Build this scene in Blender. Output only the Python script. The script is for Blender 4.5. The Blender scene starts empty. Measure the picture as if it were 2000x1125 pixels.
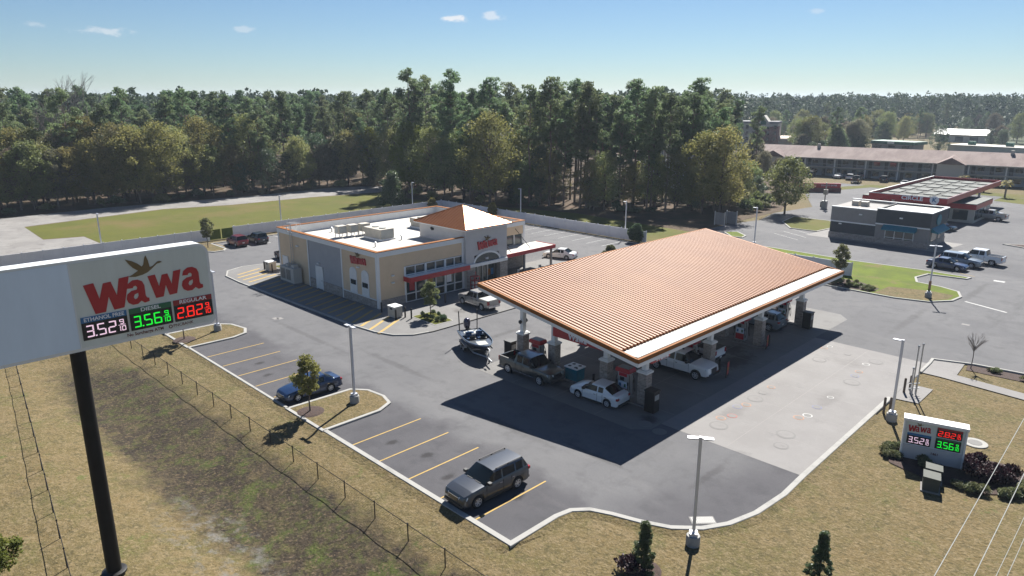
import bpy, bmesh, math, random
import numpy as np
from mathutils import Vector, Matrix
R = math.radians
sc = bpy.context.scene
col = sc.collection
# ------------------------------------------------------------------ camera, sky, sun, exposure
# world axes follow the site: x runs along the kerb towards the road, y runs along the store front
CAM_H, FPX, HOR = 22.0, 1375.0, 194.0
PITCH = math.atan((562.5 - HOR) / FPX)
cd = bpy.data.cameras.new('camera'); cam = bpy.data.objects.new('camera', cd); col.objects.link(cam)
cd.sensor_width = 36; cd.lens = FPX / 2000 * 36; cd.clip_start = .5; cd.clip_end = 9000
cam.location = (0, 0, CAM_H); cam.rotation_euler = (math.pi / 2 - PITCH, 0, R(45))
sc.camera = cam
SUN_AZ, SUN_EL = 115.4, 45.0
w = bpy.data.worlds.new('World'); sc.world = w; w.use_nodes = True
nt = w.node_tree; nt.nodes.clear()
sky = nt.nodes.new('ShaderNodeTexSky'); sky.sky_type = 'NISHITA'; sky.sun_disc = False
sky.sun_elevation = R(SUN_EL); sky.sun_rotation = R(90 - SUN_AZ)
sky.altitude = 20; sky.air_density = 1.0; sky.dust_density = 0.1; sky.ozone_density = 1.6
bg = nt.nodes.new('ShaderNodeBackground'); bg.inputs[1].default_value = 0.05
wo = nt.nodes.new('ShaderNodeOutputWorld')
tint = nt.nodes.new('ShaderNodeMix'); tint.data_type = 'RGBA'; tint.blend_type = 'MULTIPLY'; tint.inputs[0].default_value = 1; tint.inputs[7].default_value = (.49, .60, .735, 1)
nt.links.new(sky.outputs[0], tint.inputs[6])
def clouds(base):
    tc = nt.nodes.new('ShaderNodeTexCoord'); out = base
    no = nt.nodes.new('ShaderNodeTexNoise'); no.inputs['Scale'].default_value = 55; no.inputs['Detail'].default_value = 7; no.inputs['Roughness'].default_value = .6
    mp = nt.nodes.new('ShaderNodeMapping'); mp.inputs['Scale'].default_value = (1, 1, 2.4); nt.links.new(tc.outputs['Generated'], mp.inputs[0]); nt.links.new(mp.outputs[0], no.inputs['Vector'])
    # a handful of small fair-weather wisps: azimuth, elevation (degrees), half width, half height, strength
    for az, el, hw, hh, k in ((139.3, 5.9, .020, .0065, .9), (136.5, 6.1, .017, .008, .6), (163.5, 4.4, .034, .006, .5), (154.8, 4.9, .016, .005, .35), (167.5, 4.7, .012, .004, .3), (113, 6.0, .014, .004, .3), (80, 8, .05, .012, .7), (215, 9, .06, .014, .7), (20, 12, .06, .016, .7), (290, 11, .07, .016, .7)):
        a, e = R(az), R(el); d = (math.cos(a) * math.cos(e), math.sin(a) * math.cos(e), math.sin(e)); rt = (math.sin(a) / hw, -math.cos(a) / hw, 0)
        def dot(v, c):
            k_ = nt.nodes.new('ShaderNodeVectorMath'); k_.operation = 'DOT_PRODUCT'; nt.links.new(v, k_.inputs[0]); k_.inputs[1].default_value = c; return k_.outputs['Value']
        sb = nt.nodes.new('ShaderNodeVectorMath'); sb.operation = 'SUBTRACT'; nt.links.new(tc.outputs['Generated'], sb.inputs[0]); sb.inputs[1].default_value = d
        cb = nt.nodes.new('ShaderNodeCombineXYZ'); nt.links.new(dot(sb.outputs[0], rt), cb.inputs[0]); nt.links.new(dot(sb.outputs[0], (0, 0, 1 / hh)), cb.inputs[1]); 
        dp = dot(sb.outputs[0], tuple(q * 2 for q in d)); nt.links.new(dp, cb.inputs[2])
        ln = nt.nodes.new('ShaderNodeVectorMath'); ln.operation = 'LENGTH'; nt.links.new(cb.outputs[0], ln.inputs[0])
        ad = nt.nodes.new('ShaderNodeMath'); ad.operation = 'MULTIPLY_ADD'; nt.links.new(no.outputs['Fac'], ad.inputs[0]); ad.inputs[1].default_value = -2.4; nt.links.new(ln.outputs['Value'], ad.inputs[2])
        mr = nt.nodes.new('ShaderNodeMapRange'); mr.interpolation_type = 'SMOOTHSTEP'; mr.inputs[1].default_value = -.25; mr.inputs[2].default_value = -.85; mr.inputs[3].default_value = 0; mr.inputs[4].default_value = k; nt.links.new(ad.outputs[0], mr.inputs[0])
        mx = nt.nodes.new('ShaderNodeMix'); mx.data_type = 'RGBA'; nt.links.new(mr.outputs[0], mx.inputs[0]); nt.links.new(out, mx.inputs[6]); mx.inputs[7].default_value = (7.2, 7.4, 7.7, 1); out = mx.outputs[2]
    return out
nt.links.new(clouds(tint.outputs[2]), bg.inputs[0]); nt.links.new(bg.outputs[0], wo.inputs[0])
sl = bpy.data.lights.new('sun', 'SUN'); sl.energy = 5.0; sl.angle = R(.5); sl.color = (1, .965, .90)
so = bpy.data.objects.new('sun', sl); col.objects.link(so)
dv = Vector((math.cos(R(SUN_AZ)) * math.cos(R(SUN_EL)), math.sin(R(SUN_AZ)) * math.cos(R(SUN_EL)), math.sin(R(SUN_EL))))
so.rotation_euler = dv.to_track_quat('Z', 'Y').to_euler(); so.location = dv * 300
vs = sc.view_settings; vs.view_transform = 'Standard'; vs.look = 'None'; vs.gamma = 1; vs.exposure = 1.25
sc.render.resolution_x = 1024; sc.render.resolution_y = 576
try:
    sc.cycles.max_bounces = 5; sc.cycles.transparent_max_bounces = 6; sc.cycles.volume_bounces = 0
except Exception: pass

def P(px, py, z=0.0):
    """photo pixel -> site point on the horizontal plane at height z"""
    u = (px - 1000) / FPX; v = -(py - 562.5) / FPX
    ct, st = math.cos(PITCH), math.sin(PITCH)
    X, Y, Z = u, ct + v * st, -st + v * ct
    k = (z - CAM_H) / Z
    s = 2 ** -.5
    return Vector(((X * k - Y * k) * s, (X * k + Y * k) * s, z))
def polar(px, d):
    """point on the ground at d metres ahead of the camera under picture column px"""
    X = (px - 1000) / FPX * d * .97; s = 2 ** -.5
    return Vector(((X - d) * s, (X + d) * s, 0))
# ------------------------------------------------------------------ materials
def lin(h):
    h = h.lstrip('#'); o = []
    for i in (0, 2, 4):
        c = int(h[i:i + 2], 16) / 255
        o.append(c / 12.92 if c <= .04045 else ((c + .055) / 1.055) ** 2.4)
    return (o[0], o[1], o[2], 1)
def C(r, g, b): return (r, g, b, 1)
MATS = {}
def mat(name, c, rough=.6, metal=0, c2=None, scale=2.0, detail=6, bump=0, bscale=None, coat=0, emit=0, trans=0, rnd=0, spec=.5, lo=.35, hi=.65, stretch=None):
    m = bpy.data.materials.new(name); m.use_nodes = True; n = m.node_tree.nodes; l = m.node_tree.links
    b = n['Principled BSDF']; b.inputs['Base Color'].default_value = c; b.inputs['Roughness'].default_value = rough
    b.inputs['Metallic'].default_value = metal; b.inputs['Coat Weight'].default_value = coat; b.inputs['Coat Roughness'].default_value = .06
    b.inputs['Specular IOR Level'].default_value = spec
    out = n['Material Output']
    geo = n.new('ShaderNodeNewGeometry'); vec = geo.outputs['Position']
    if stretch:
        mp = n.new('ShaderNodeMapping'); mp.inputs['Scale'].default_value = stretch; l.new(vec, mp.inputs[0]); vec = mp.outputs[0]
    csock = None
    if c2 is not None:
        no = n.new('ShaderNodeTexNoise'); no.inputs['Scale'].default_value = scale; no.inputs['Detail'].default_value = detail; no.inputs['Roughness'].default_value = .65
        l.new(vec, no.inputs['Vector'])
        mr = n.new('ShaderNodeMapRange'); mr.inputs[1].default_value = lo; mr.inputs[2].default_value = hi; l.new(no.outputs['Fac'], mr.inputs[0])
        mx = n.new('ShaderNodeMix'); mx.data_type = 'RGBA'; mx.inputs[6].default_value = c; mx.inputs[7].default_value = c2
        l.new(mr.outputs[0], mx.inputs[0]); csock = mx.outputs[2]
    if rnd:
        oi = n.new('ShaderNodeObjectInfo'); hs = n.new('ShaderNodeHueSaturation')
        m1 = n.new('ShaderNodeMapRange'); m1.inputs[3].default_value = .5 - rnd * .06; m1.inputs[4].default_value = .5 + rnd * .04; l.new(oi.outputs['Random'], m1.inputs[0])
        mu = n.new('ShaderNodeMath'); mu.operation = 'MULTIPLY'; mu.inputs[1].default_value = 7.31; l.new(oi.outputs['Random'], mu.inputs[0])
        fr = n.new('ShaderNodeMath'); fr.operation = 'FRACT'; l.new(mu.outputs[0], fr.inputs[0])
        m2 = n.new('ShaderNodeMapRange'); m2.inputs[3].default_value = 1 - rnd * .35; m2.inputs[4].default_value = 1 + rnd * .35; l.new(fr.outputs[0], m2.inputs[0])
        l.new(m1.outputs[0], hs.inputs['Hue']); l.new(m2.outputs[0], hs.inputs['Value'])
        if csock: l.new(csock, hs.inputs['Color'])
        else: hs.inputs['Color'].default_value = c
        csock = hs.outputs[0]
    if csock: l.new(csock, b.inputs['Base Color'])
    if bump:
        nb = n.new('ShaderNodeTexNoise'); nb.inputs['Scale'].default_value = bscale or scale * 4; nb.inputs['Detail'].default_value = 5; l.new(vec, nb.inputs['Vector'])
        bp = n.new('ShaderNodeBump'); bp.inputs['Strength'].default_value = bump; bp.inputs['Distance'].default_value = .05
        l.new(nb.outputs['Fac'], bp.inputs['Height']); l.new(bp.outputs[0], b.inputs['Normal'])
    if emit:
        b.inputs['Emission Color'].default_value = c; b.inputs['Emission Strength'].default_value = emit
    if trans:
        tb = n.new('ShaderNodeBsdfTranslucent'); ms = n.new('ShaderNodeMixShader'); ms.inputs[0].default_value = trans
        if csock: l.new(csock, tb.inputs[0])
        else: tb.inputs[0].default_value = c
        l.new(b.outputs[0], ms.inputs[1]); l.new(tb.outputs[0], ms.inputs[2]); l.new(ms.outputs[0], out.inputs[0])
    MATS[name] = m
    return m
def layered(name, layers, rough=.9, bump=.4, bscale=9):
    """ground material: layers = [(colour, scale, lo, hi, stretch)], each laid over the last by its own noise"""
    m = bpy.data.materials.new(name); m.use_nodes = True; n = m.node_tree.nodes; l = m.node_tree.links
    b = n['Principled BSDF']; b.inputs['Roughness'].default_value = rough; b.inputs['Specular IOR Level'].default_value = .2
    geo = n.new('ShaderNodeNewGeometry'); prev = None
    for i, L in enumerate(layers):
        c, s, lo, hi = L[:4]
        if i == 0: prev = c; continue
        mp = n.new('ShaderNodeMapping'); mp.inputs['Location'].default_value = (i * 17.3, i * 7.1, 0)
        if len(L) > 4: mp.inputs['Scale'].default_value = L[4]
        l.new(geo.outputs['Position'], mp.inputs[0])
        no = n.new('ShaderNodeTexNoise'); no.inputs['Scale'].default_value = s; no.inputs['Detail'].default_value = 8; no.inputs['Roughness'].default_value = .68
        l.new(mp.outputs[0], no.inputs['Vector'])
        mr = n.new('ShaderNodeMapRange'); mr.inputs[1].default_value = lo; mr.inputs[2].default_value = hi; l.new(no.outputs['Fac'], mr.inputs[0])
        mx = n.new('ShaderNodeMix'); mx.data_type = 'RGBA'; mx.inputs[7].default_value = c
        if isinstance(prev, tuple): mx.inputs[6].default_value = prev
        else: l.new(prev, mx.inputs[6])
        l.new(mr.outputs[0], mx.inputs[0]); prev = mx.outputs[2]
    l.new(prev, b.inputs['Base Color'])
    nb = n.new('ShaderNodeTexNoise'); nb.inputs['Scale'].default_value = bscale; nb.inputs['Detail'].default_value = 6; l.new(geo.outputs['Position'], nb.inputs['Vector'])
    bp = n.new('ShaderNodeBump'); bp.inputs['Strength'].default_value = bump; bp.inputs['Distance'].default_value = .08
    l.new(nb.outputs['Fac'], bp.inputs['Height']); l.new(bp.outputs[0], b.inputs['Normal'])
    MATS[name] = m; return m
def brickmat(name, c1, c2, mortar, sx, rh, ms=.02):
    m = bpy.data.materials.new(name); m.use_nodes = True; n = m.node_tree.nodes; l = m.node_tree.links
    b = n['Principled BSDF']; b.inputs['Roughness'].default_value = .85
    geo = n.new('ShaderNodeNewGeometry'); sep = n.new('ShaderNodeSeparateXYZ'); l.new(geo.outputs['Position'], sep.inputs[0])
    ad = n.new('ShaderNodeMath'); l.new(sep.outputs[0], ad.inputs[0]); l.new(sep.outputs[1], ad.inputs[1])
    cb = n.new('ShaderNodeCombineXYZ'); l.new(ad.outputs[0], cb.inputs[0]); l.new(sep.outputs[2], cb.inputs[1])
    br = n.new('ShaderNodeTexBrick'); br.inputs['Scale'].default_value = 1; br.inputs['Brick Width'].default_value = sx; br.inputs['Row Height'].default_value = rh
    br.inputs['Mortar Size'].default_value = ms; br.inputs['Color1'].default_value = c1; br.inputs['Color2'].default_value = c2; br.inputs['Mortar'].default_value = mortar
    l.new(cb.outputs[0], br.inputs['Vector'])
    no = n.new('ShaderNodeTexNoise'); no.inputs['Scale'].default_value = 5; l.new(geo.outputs['Position'], no.inputs['Vector'])
    mx = n.new('ShaderNodeMix'); mx.data_type = 'RGBA'; mx.blend_type = 'OVERLAY'; mx.inputs[0].default_value = .5; l.new(br.outputs[0], mx.inputs[6]); l.new(no.outputs['Fac'], mx.inputs[7])
    l.new(mx.outputs[2], b.inputs['Base Color'])
    bp = n.new('ShaderNodeBump'); bp.inputs['Strength'].default_value = .6; bp.inputs['Distance'].default_value = .03; bp.invert = True
    l.new(br.outputs['Fac'], bp.inputs['Height']); l.new(bp.outputs[0], b.inputs['Normal'])
    MATS[name] = m; return m

M = MATS
mat('white_paint', C(.72, .72, .70), .45, c2=C(.64, .64, .63), scale=1.5)
mat('vinyl', C(.74, .74, .76), .4, c2=C(.66, .66, .69), scale=.7)
mat('roof_white', C(.46, .44, .41), .75, c2=C(.37, .355, .32), scale=.6, bump=.1)
mat('stucco_yellow', C(.66, .50, .335), .85, c2=C(.61, .46, .305), scale=.8, bump=.15, bscale=25)
mat('stucco_grey', C(.36, .36, .37), .85, c2=C(.33, .33, .34), scale=.8, bump=.15, bscale=25)
mat('stucco_pale', C(.50, .48, .47), .85, c2=C(.46, .44, .43), scale=.8, bump=.15, bscale=25)
mat('trim_white', C(.70, .70, .69), .5)
mat('orange_metal', C(.255, .094, .020), .65, c2=C(.205, .074, .015), scale=.25, spec=.12)
mat('orange_gloss', C(.33, .125, .04), .36, metal=.55, c2=C(.28, .10, .03), scale=.6)
mat('orange_dark', C(.085, .027, .011), .7, spec=.1)  # deck coloured darker than the ribs, painting in shade between them
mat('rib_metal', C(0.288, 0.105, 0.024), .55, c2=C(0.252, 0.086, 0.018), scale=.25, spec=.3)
mat('red_paint', C(.42, .018, .028), .4, c2=C(.36, .015, .022), scale=1)
mat('logo_red', C(.36, .008, .02), .35)
mat('gold', C(.14, .09, .03), .5)
mat('glass', C(.012, .02, .025), .06, spec=.8)
mat('store_glass', C(.02, .035, .04), .05, spec=.9)
mat('car_glass', C(.006, .010, .013), .08, spec=.35)
mat('black', C(.012, .012, .013), .5)
mat('black_metal', C(.014, .013, .013), .45, metal=.3)
mat('pole_bronze', C(.005, .0045, .0045), .6, spec=.25, c2=C(.008, .007, .007), scale=1)
mat('rubber', C(.015, .015, .016), .8)
mat('rim', C(.55, .55, .57), .3, metal=.4)
mat('chrome', C(.6, .6, .62), .15, metal=1)
mat('steel', C(.40, .41, .43), .4, metal=.7)
mat('lamp_pole', C(.55, .56, .60), .4, metal=.3)
mat('unit_beige', C(.44, .40, .34), .6, c2=C(.38, .35, .29), scale=2)
mat('unit_grey', C(.30, .31, .30), .6, c2=C(.26, .27, .26), scale=2)
mat('green_box', C(.045, .052, .042), .7, c2=C(.034, .04, .032), scale=3)
mat('sign_face', C(.58, .62, .59), .4, c2=C(.51, .545, .515), scale=.7, stretch=(1, 1, .25))
mat('sign_blank', C(.62, .73, .85), .35, c2=C(.55, .65, .76), scale=.6, stretch=(1, 1, .25))
mat('sign_edge', C(.62, .64, .64), .4)
mat('hdr_blue', C(.02, .13, .30), .4); mat('hdr_green', C(.01, .12, .055), .4); mat('hdr_red', C(.26, .012, .02), .4)
mat('led_board', C(.006, .006, .01), .5)
mat('led_white', C(1, .70, .84), .5, emit=.26); mat('led_green', C(.01, 1, .05), .5, emit=.30); mat('led_red', C(1, .02, .012), .5, emit=.36)
mat('brown_text', C(.13, .03, .02), .5); mat('white_text', C(.75, .75, .78), .5)
mat('bark', C(.13, .10, .08), .9, c2=C(.075, .057, .045), scale=3, stretch=(1, 1, .2))
mat('bark_pine', C(.20, .145, .115), .9, c2=C(.12, .085, .068), scale=3, stretch=(1, 1, .2))
mat('bark_pale', C(.22, .19, .17), .9, c2=C(.15, .13, .115), scale=3)
mat('leaf_pine', C(0.163, 0.215, 0.098), .6, c2=C(0.098, 0.150, 0.072), scale=.5, trans=0.5, rnd=.8, spec=.25)
mat('leaf_oak', C(0.221, 0.240, 0.088), .55, c2=C(0.130, 0.166, 0.062), scale=.45, trans=0.5, rnd=1, spec=.3)
mat('leaf_dark', C(0.095, 0.135, 0.065), .45, c2=C(0.061, 0.097, 0.049), scale=.5, trans=0.4, rnd=.6, spec=.4)
mat('leaf_gold', C(0.258, 0.228, 0.078), .6, c2=C(0.162, 0.168, 0.058), scale=.4, trans=0.5, rnd=.5, spec=.25)
mat('leaf_fresh', C(.190, .225, .045), .6, c2=C(.115, .150, .035), scale=.4, trans=0.45, rnd=.4, spec=.25)
mat('leaf_brown', C(0.210, 0.186, 0.126), .7, c2=C(0.138, 0.132, 0.086), scale=.5, trans=0.45, rnd=.8, spec=.2)
mat('leaf_sapling', C(0.299, 0.267, 0.091), .6, c2=C(0.195, 0.195, 0.068), scale=1.5, trans=0.55, rnd=.5, spec=.3)
mat('leaf_shrub', C(0.180, 0.210, 0.090), .6, c2=C(0.102, 0.126, 0.054), scale=3, trans=0.5, rnd=.7)
mat('leaf_pale', C(.200, .215, .105), .6, c2=C(.105, .12, .05), scale=3, trans=0.35, rnd=.5)
mat('leaf_purple', C(.060, .022, .028), .6, c2=C(.032, .016, .018), scale=3, trans=.15, rnd=.5)
mat('mulch', C(.060, .034, .026), .95, c2=C(.030, .019, .016), scale=6, bump=.8, bscale=14)
layered('asphalt', [(C(0.110, 0.109, 0.114), 0, 0, 0), (C(0.135, 0.133, 0.136), .07, .40, .62), (C(0.078, 0.077, 0.084), .045, .52, .70), (C(0.090, 0.089, 0.093), .6, .50, .72), (C(0.149, 0.145, 0.146), .35, .58, .78, (.22, 1, 1)), (C(0.086, 0.085, 0.088), .28, .58, .74, (1, .18, 1)), (C(0.052, 0.051, 0.052), .9, .70, .80), (C(0.082, 0.082, 0.087), 12, .5, .8)], .9, .25, 40)
layered('asphalt_dark', [(C(0.054, 0.053, 0.057), 0, 0, 0), (C(0.073, 0.071, 0.074), .25, .45, .65), (C(0.040, 0.038, 0.042), .7, .55, .75), (C(0.092, 0.090, 0.088), .6, .66, .82), (C(0.046, 0.046, 0.048), 14, .5, .75)], .9, .25, 40)
layered('asphalt_old', [(C(0.185, 0.175, 0.167), 0, 0, 0), (C(0.231, 0.221, 0.209), .15, .42, .6), (C(0.120, 0.111, 0.106), .5, .55, .72), (C(0.148, 0.129, 0.083), .3, .66, .78), (C(0.111, 0.111, 0.111), 8, .55, .8)], .9, .3, 30)
layered('concrete', [(C(0.193, 0.184, 0.179), 0, 0, 0), (C(0.215, 0.206, 0.200), .2, .42, .6), (C(0.150, 0.145, 0.143), .35, .58, .76), (C(0.229, 0.221, 0.215), 1.4, .55, .8), (C(0.156, 0.150, 0.149), 18, .55, .8)], .85, .15, 40)
layered('concrete_pad', [(C(0.154, 0.149, 0.145), 0, 0, 0), (C(0.173, 0.169, 0.165), .3, .42, .6), (C(0.109, 0.104, 0.103), .5, .58, .78), (C(0.074, 0.071, 0.068), .25, .68, .8), (C(0.124, 0.123, 0.125), 18, .55, .8)], .85, .15, 40)
layered('kerb_mat', [(C(0.306, 0.299, 0.281), 0, 0, 0), (C(0.234, 0.230, 0.217), .8, .5, .7), (C(0.352, 0.346, 0.323), 3, .55, .75)], .85, .1, 30)
layered('lawn_dry', [(C(0.124, 0.090, 0.040), 0, 0, 0), (C(0.097, 0.080, 0.032), .16, .40, .62), (C(0.072, 0.078, 0.021), .3, .52, .72), (C(0.153, 0.113, 0.059), .8, .50, .68), (C(0.064, 0.053, 0.023), 1.5, .52, .66), (C(0.179, 0.137, 0.076), 3.5, .50, .66), (C(0.050, 0.042, 0.019), 5.5, .53, .68), (C(0.064, 0.086, 0.019), .5, .62, .72), (C(0.194, 0.152, 0.087), 11, .53, .68), (C(0.049, 0.042, 0.021), 14, .55, .7)], .95, 1.0, 6)
layered('lawn_green', [(C(0.084, 0.087, 0.012), 0, 0, 0), (C(0.070, 0.076, 0.010), .12, .42, .6), (C(0.112, 0.087, 0.028), .08, .50, .68), (C(0.135, 0.097, 0.040), .5, .64, .8), (C(0.051, 0.053, 0.010), 5, .55, .75)], .95, .5, 8)
layered('lawn_bright', [(C(0.101, 0.132, 0.011), 0, 0, 0), (C(0.076, 0.101, 0.012), .4, .42, .6), (C(0.141, 0.104, 0.049), .22, .54, .66), (C(0.055, 0.067, 0.011), 6, .55, .75)], .95, .6, 8)
layered('forest_floor', [(C(0.068, 0.046, 0.029), 0, 0, 0), (C(0.112, 0.070, 0.046), .3, .5, .68), (C(0.040, 0.040, 0.020), .2, .5, .7), (C(0.128, 0.096, 0.068), 2, .6, .8)], .95, .8, 4)
layered('far_land', [(C(0.048, 0.058, 0.026), 0, 0, 0), (C(0.090, 0.088, 0.048), .02, .56, .68), (C(0.036, 0.051, 0.019), .05, .5, .65)], .95, .3, 2)
mat('stripe_yellow', C(0.361, 0.238, 0.057), .8, c2=C(0.279, 0.184, 0.062), scale=3, lo=.45, hi=.75)
mat('stripe_white', C(.38, .38, .37), .8, c2=C(.22, .22, .215), scale=3, lo=.45, hi=.75)
brickmat('stone', C(.34, .285, .245), C(.215, .18, .16), C(.36, .33, .30), .42, .13, .012)
brickmat('stone_store', C(.33, .29, .26), C(.24, .21, .19), C(.30, .28, .26), .5, .16, .012)
brickmat('red_brick', C(.20, .055, .04), C(.15, .04, .03), C(.25, .22, .2), .4, .14, .012)
mat('wall_charcoal', C(.055, .060, .066), .8, c2=C(.045, .05, .055), scale=1.5)
mat('wall_taupe', C(.25, .235, .225), .85, c2=C(.22, .205, .195), scale=1)
mat('teal', C(.005, .165, .215), .6, c2=C(.004, .13, .175), scale=2)
mat('motel_wall', C(.27, .29, .30), .8, c2=C(.22, .24, .25), scale=.5)
mat('motel_roof', C(.13, .082, .075), .85, c2=C(.20, .145, .13), scale=.35, lo=.4, hi=.6, stretch=(1, .3, 1))
mat('roof_tan', C(.45, .33, .24), .7); mat('roof_shingle', C(.22, .22, .23), .9); mat('roof_metal', C(.78, .77, .74), .5)
mat('awning_green', C(.01, .10, .06), .6); mat('cream', C(.45, .42, .37), .8)

# ------------------------------------------------------------------ mesh helpers
class MB:
    def __init__(s): s.v = []; s.f = []
    def add(s, vs, fs):
        o = len(s.v); s.v += [tuple(v) for v in vs]; s.f += [tuple(i + o for i in f) for f in fs]; return s
    def box(s, a, b):
        x0, y0, z0 = a; x1, y1, z1 = b
        x0, x1 = min(x0, x1), max(x0, x1); y0, y1 = min(y0, y1), max(y0, y1); z0, z1 = min(z0, z1), max(z0, z1)
        return s.add([(x0, y0, z0), (x1, y0, z0), (x1, y1, z0), (x0, y1, z0), (x0, y0, z1), (x1, y0, z1), (x1, y1, z1), (x0, y1, z1)],
              [(3, 2, 1, 0), (4, 5, 6, 7), (0, 1, 5, 4), (1, 2, 6, 5), (2, 3, 7, 6), (3, 0, 4, 7)])
    def cbox(s, c, d): return s.box([c[i] - d[i] / 2 for i in range(3)], [c[i] + d[i] / 2 for i in range(3)])
    def tube(s, p0, p1, r0, r1=None, n=8, cap=True):
        r1 = r0 if r1 is None else r1; p0 = Vector(p0); p1 = Vector(p1); d = (p1 - p0)
        if d.length < 1e-6: return s
        q = d.to_track_quat('Z', 'Y'); vs = []
        for p, r in ((p0, r0), (p1, r1)):
            for i in range(n):
                t = 2 * math.pi * i / n; vs.append(p + q @ Vector((math.cos(t) * r, math.sin(t) * r, 0)))
        fs = [(i, (i + 1) % n, n + (i + 1) % n, n + i) for i in range(n)]
        if cap: fs += [tuple(range(n - 1, -1, -1)), tuple(range(n, 2 * n))]
        return s.add(vs, fs)
    def path(s, pts, r, n=6):
        for i in range(len(pts) - 1):
            ra = r[i] if isinstance(r, (list, tuple)) else r; rb = r[i + 1] if isinstance(r, (list, tuple)) else r
            s.tube(pts[i], pts[i + 1], ra, rb, n, cap=True)
        return s
    def lathe(s, prof, c=(0, 0, 0), n=16, axis='z'):
        vs = []
        for r, z in prof:
            for i in range(n):
                t = 2 * math.pi * i / n; a, b = r * math.cos(t), r * math.sin(t)
                vs.append({'z': (c[0] + a, c[1] + b, c[2] + z), 'y': (c[0] + a, c[1] - z, c[2] + b), 'x': (c[0] + z, c[1] + a, c[2] + b)}[axis])
        fs = []
        for k in range(len(prof) - 1):
            for i in range(n): fs.append((k * n + i, k * n + (i + 1) % n, (k + 1) * n + (i + 1) % n, (k + 1) * n + i))
        fs.append(tuple(range(n - 1, -1, -1))); fs.append(tuple(range((len(prof) - 1) * n, len(prof) * n)))
        return s.add(vs, fs)
    def prism(s, poly, z0, z1):
        n = len(poly); ar = sum(poly[i][0] * poly[(i + 1) % n][1] - poly[(i + 1) % n][0] * poly[i][1] for i in range(n))
        if ar < 0: poly = poly[::-1]
        vs = [(p[0], p[1], z0) for p in poly] + [(p[0], p[1], z1) for p in poly]
        fs = [tuple(range(n - 1, -1, -1)), tuple(range(n, 2 * n))] + [(i, (i + 1) % n, n + (i + 1) % n, n + i) for i in range(n)]
        return s.add(vs, fs)
    def extr(s, poly, fn, d0, d1):
        """polygon (u,v) extruded from depth d0 to d1; fn(u,v,d)->xyz"""
        n = len(poly); vs = [fn(u, v, d0) for u, v in poly] + [fn(u, v, d1) for u, v in poly]
        fs = [tuple(range(n - 1, -1, -1)), tuple(range(n, 2 * n))] + [(i, (i + 1) % n, n + (i + 1) % n, n + i) for i in range(n)]
        return s.add(vs, fs)
    def build(s, name, m, parent=None, sharp=None, label=None, cat=None, group=None, kind=None, fix=False):
        me = bpy.data.meshes.new(name); me.from_pydata(s.v, [], s.f)
        if fix:
            b = bmesh.new(); b.from_mesh(me); bmesh.ops.recalc_face_normals(b, faces=b.faces); b.to_mesh(me); b.free()
        return link(name, me, m, parent, sharp, label, cat, group, kind)
def link(name, me, m, parent=None, sharp=None, label=None, cat=None, group=None, kind=None):
    o = bpy.data.objects.new(name, me); col.objects.link(o)
    if m is not None and not me.materials: me.materials.append(M[m] if isinstance(m, str) else m)
    if sharp is not None:
        for p in me.polygons: p.use_smooth = True
        me.set_sharp_from_angle(angle=R(sharp))
    if parent is not None: o.parent = parent
    tag(o, label, cat, group, kind); return o
def tag(o, label=None, cat=None, group=None, kind=None):
    if label: o['label'] = label
    if cat: o['category'] = cat
    if group: o['group'] = group
    if kind: o['kind'] = kind
    return o
def thing(name, label, cat, loc=(0, 0, 0), rz=0, group=None):
    o = bpy.data.objects.new(name, None); col.objects.link(o); o.empty_display_size = .3
    o.location = loc; o.rotation_euler = (0, 0, rz); return tag(o, label, cat, group)
def copy_tree(o, parent=None):
    c = o.copy(); col.objects.link(c); c.parent = parent
    for ch in list(o.children): copy_tree(ch, c)
    return c
def place(o, loc, rz=0, s=None, label=None, group=None):
    o.location = loc; o.rotation_euler = (0, 0, rz)
    if s is not None: o.scale = s if isinstance(s, (tuple, list)) else (s, s, s)
    if label: o['label'] = label
    if group: o['group'] = group
    return o
def curve_mesh(polys, depth):
    """2-D outlines (holes allowed) -> solid mesh in local XY, thickness depth along +z"""
    cu = bpy.data.curves.new('outline', 'CURVE'); cu.dimensions = '2D'; cu.fill_mode = 'BOTH'; cu.extrude = depth / 2
    for p in polys:
        sp = cu.splines.new('POLY'); sp.points.add(len(p) - 1)
        for i, (x, y) in enumerate(p): sp.points[i].co = (x, y, depth / 2, 1)
        sp.use_cyclic_u = True
    o = bpy.data.objects.new('outline', cu); me = bpy.data.meshes.new_from_object(o)
    bpy.data.objects.remove(o); bpy.data.curves.remove(cu); return me
def text_mesh(t, size, depth=.02, bold=0.0, align='CENTER', sx=1.0):
    cu = bpy.data.curves.new('text', 'FONT'); cu.body = t; cu.size = size; cu.extrude = depth / 2; cu.offset = bold; cu.align_x = align; cu.align_y = 'CENTER'; cu.resolution_u = 3
    o = bpy.data.objects.new('text', cu); me = bpy.data.meshes.new_from_object(o)
    bpy.data.objects.remove(o); bpy.data.curves.remove(cu)
    if sx != 1: me.transform(Matrix.Diagonal((sx, 1, 1, 1)))
    me.transform(Matrix.Translation((0, 0, depth / 2))); return me
def frame(normal):
    """matrix taking local XY (reading plane, z outward) to a wall facing 'normal' (+x, -x, +y, -y)"""
    n = {'+x': (1, 0), '-x': (-1, 0), '+y': (0, 1), '-y': (0, -1)}[normal]
    return Matrix(((-n[1], 0, n[0], 0), (n[0], 0, n[1], 0), (0, 1, 0, 0), (0, 0, 0, 1)))
def wall_mesh(me, normal, loc, name, m, parent, **k):
    me.transform(Matrix.Translation(loc) @ frame(normal)); return link(name, me, m, parent, **k)
W_OUT = [(0, .97), (.30, 1.0), (.41, .44), (.57, .94), (.80, .96), (.93, .46), (1.05, 1.02), (1.36, 1.05), (1.10, .0), (.79, -.02), (.68, .46), (.54, -.04), (.23, -.05)]
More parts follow.
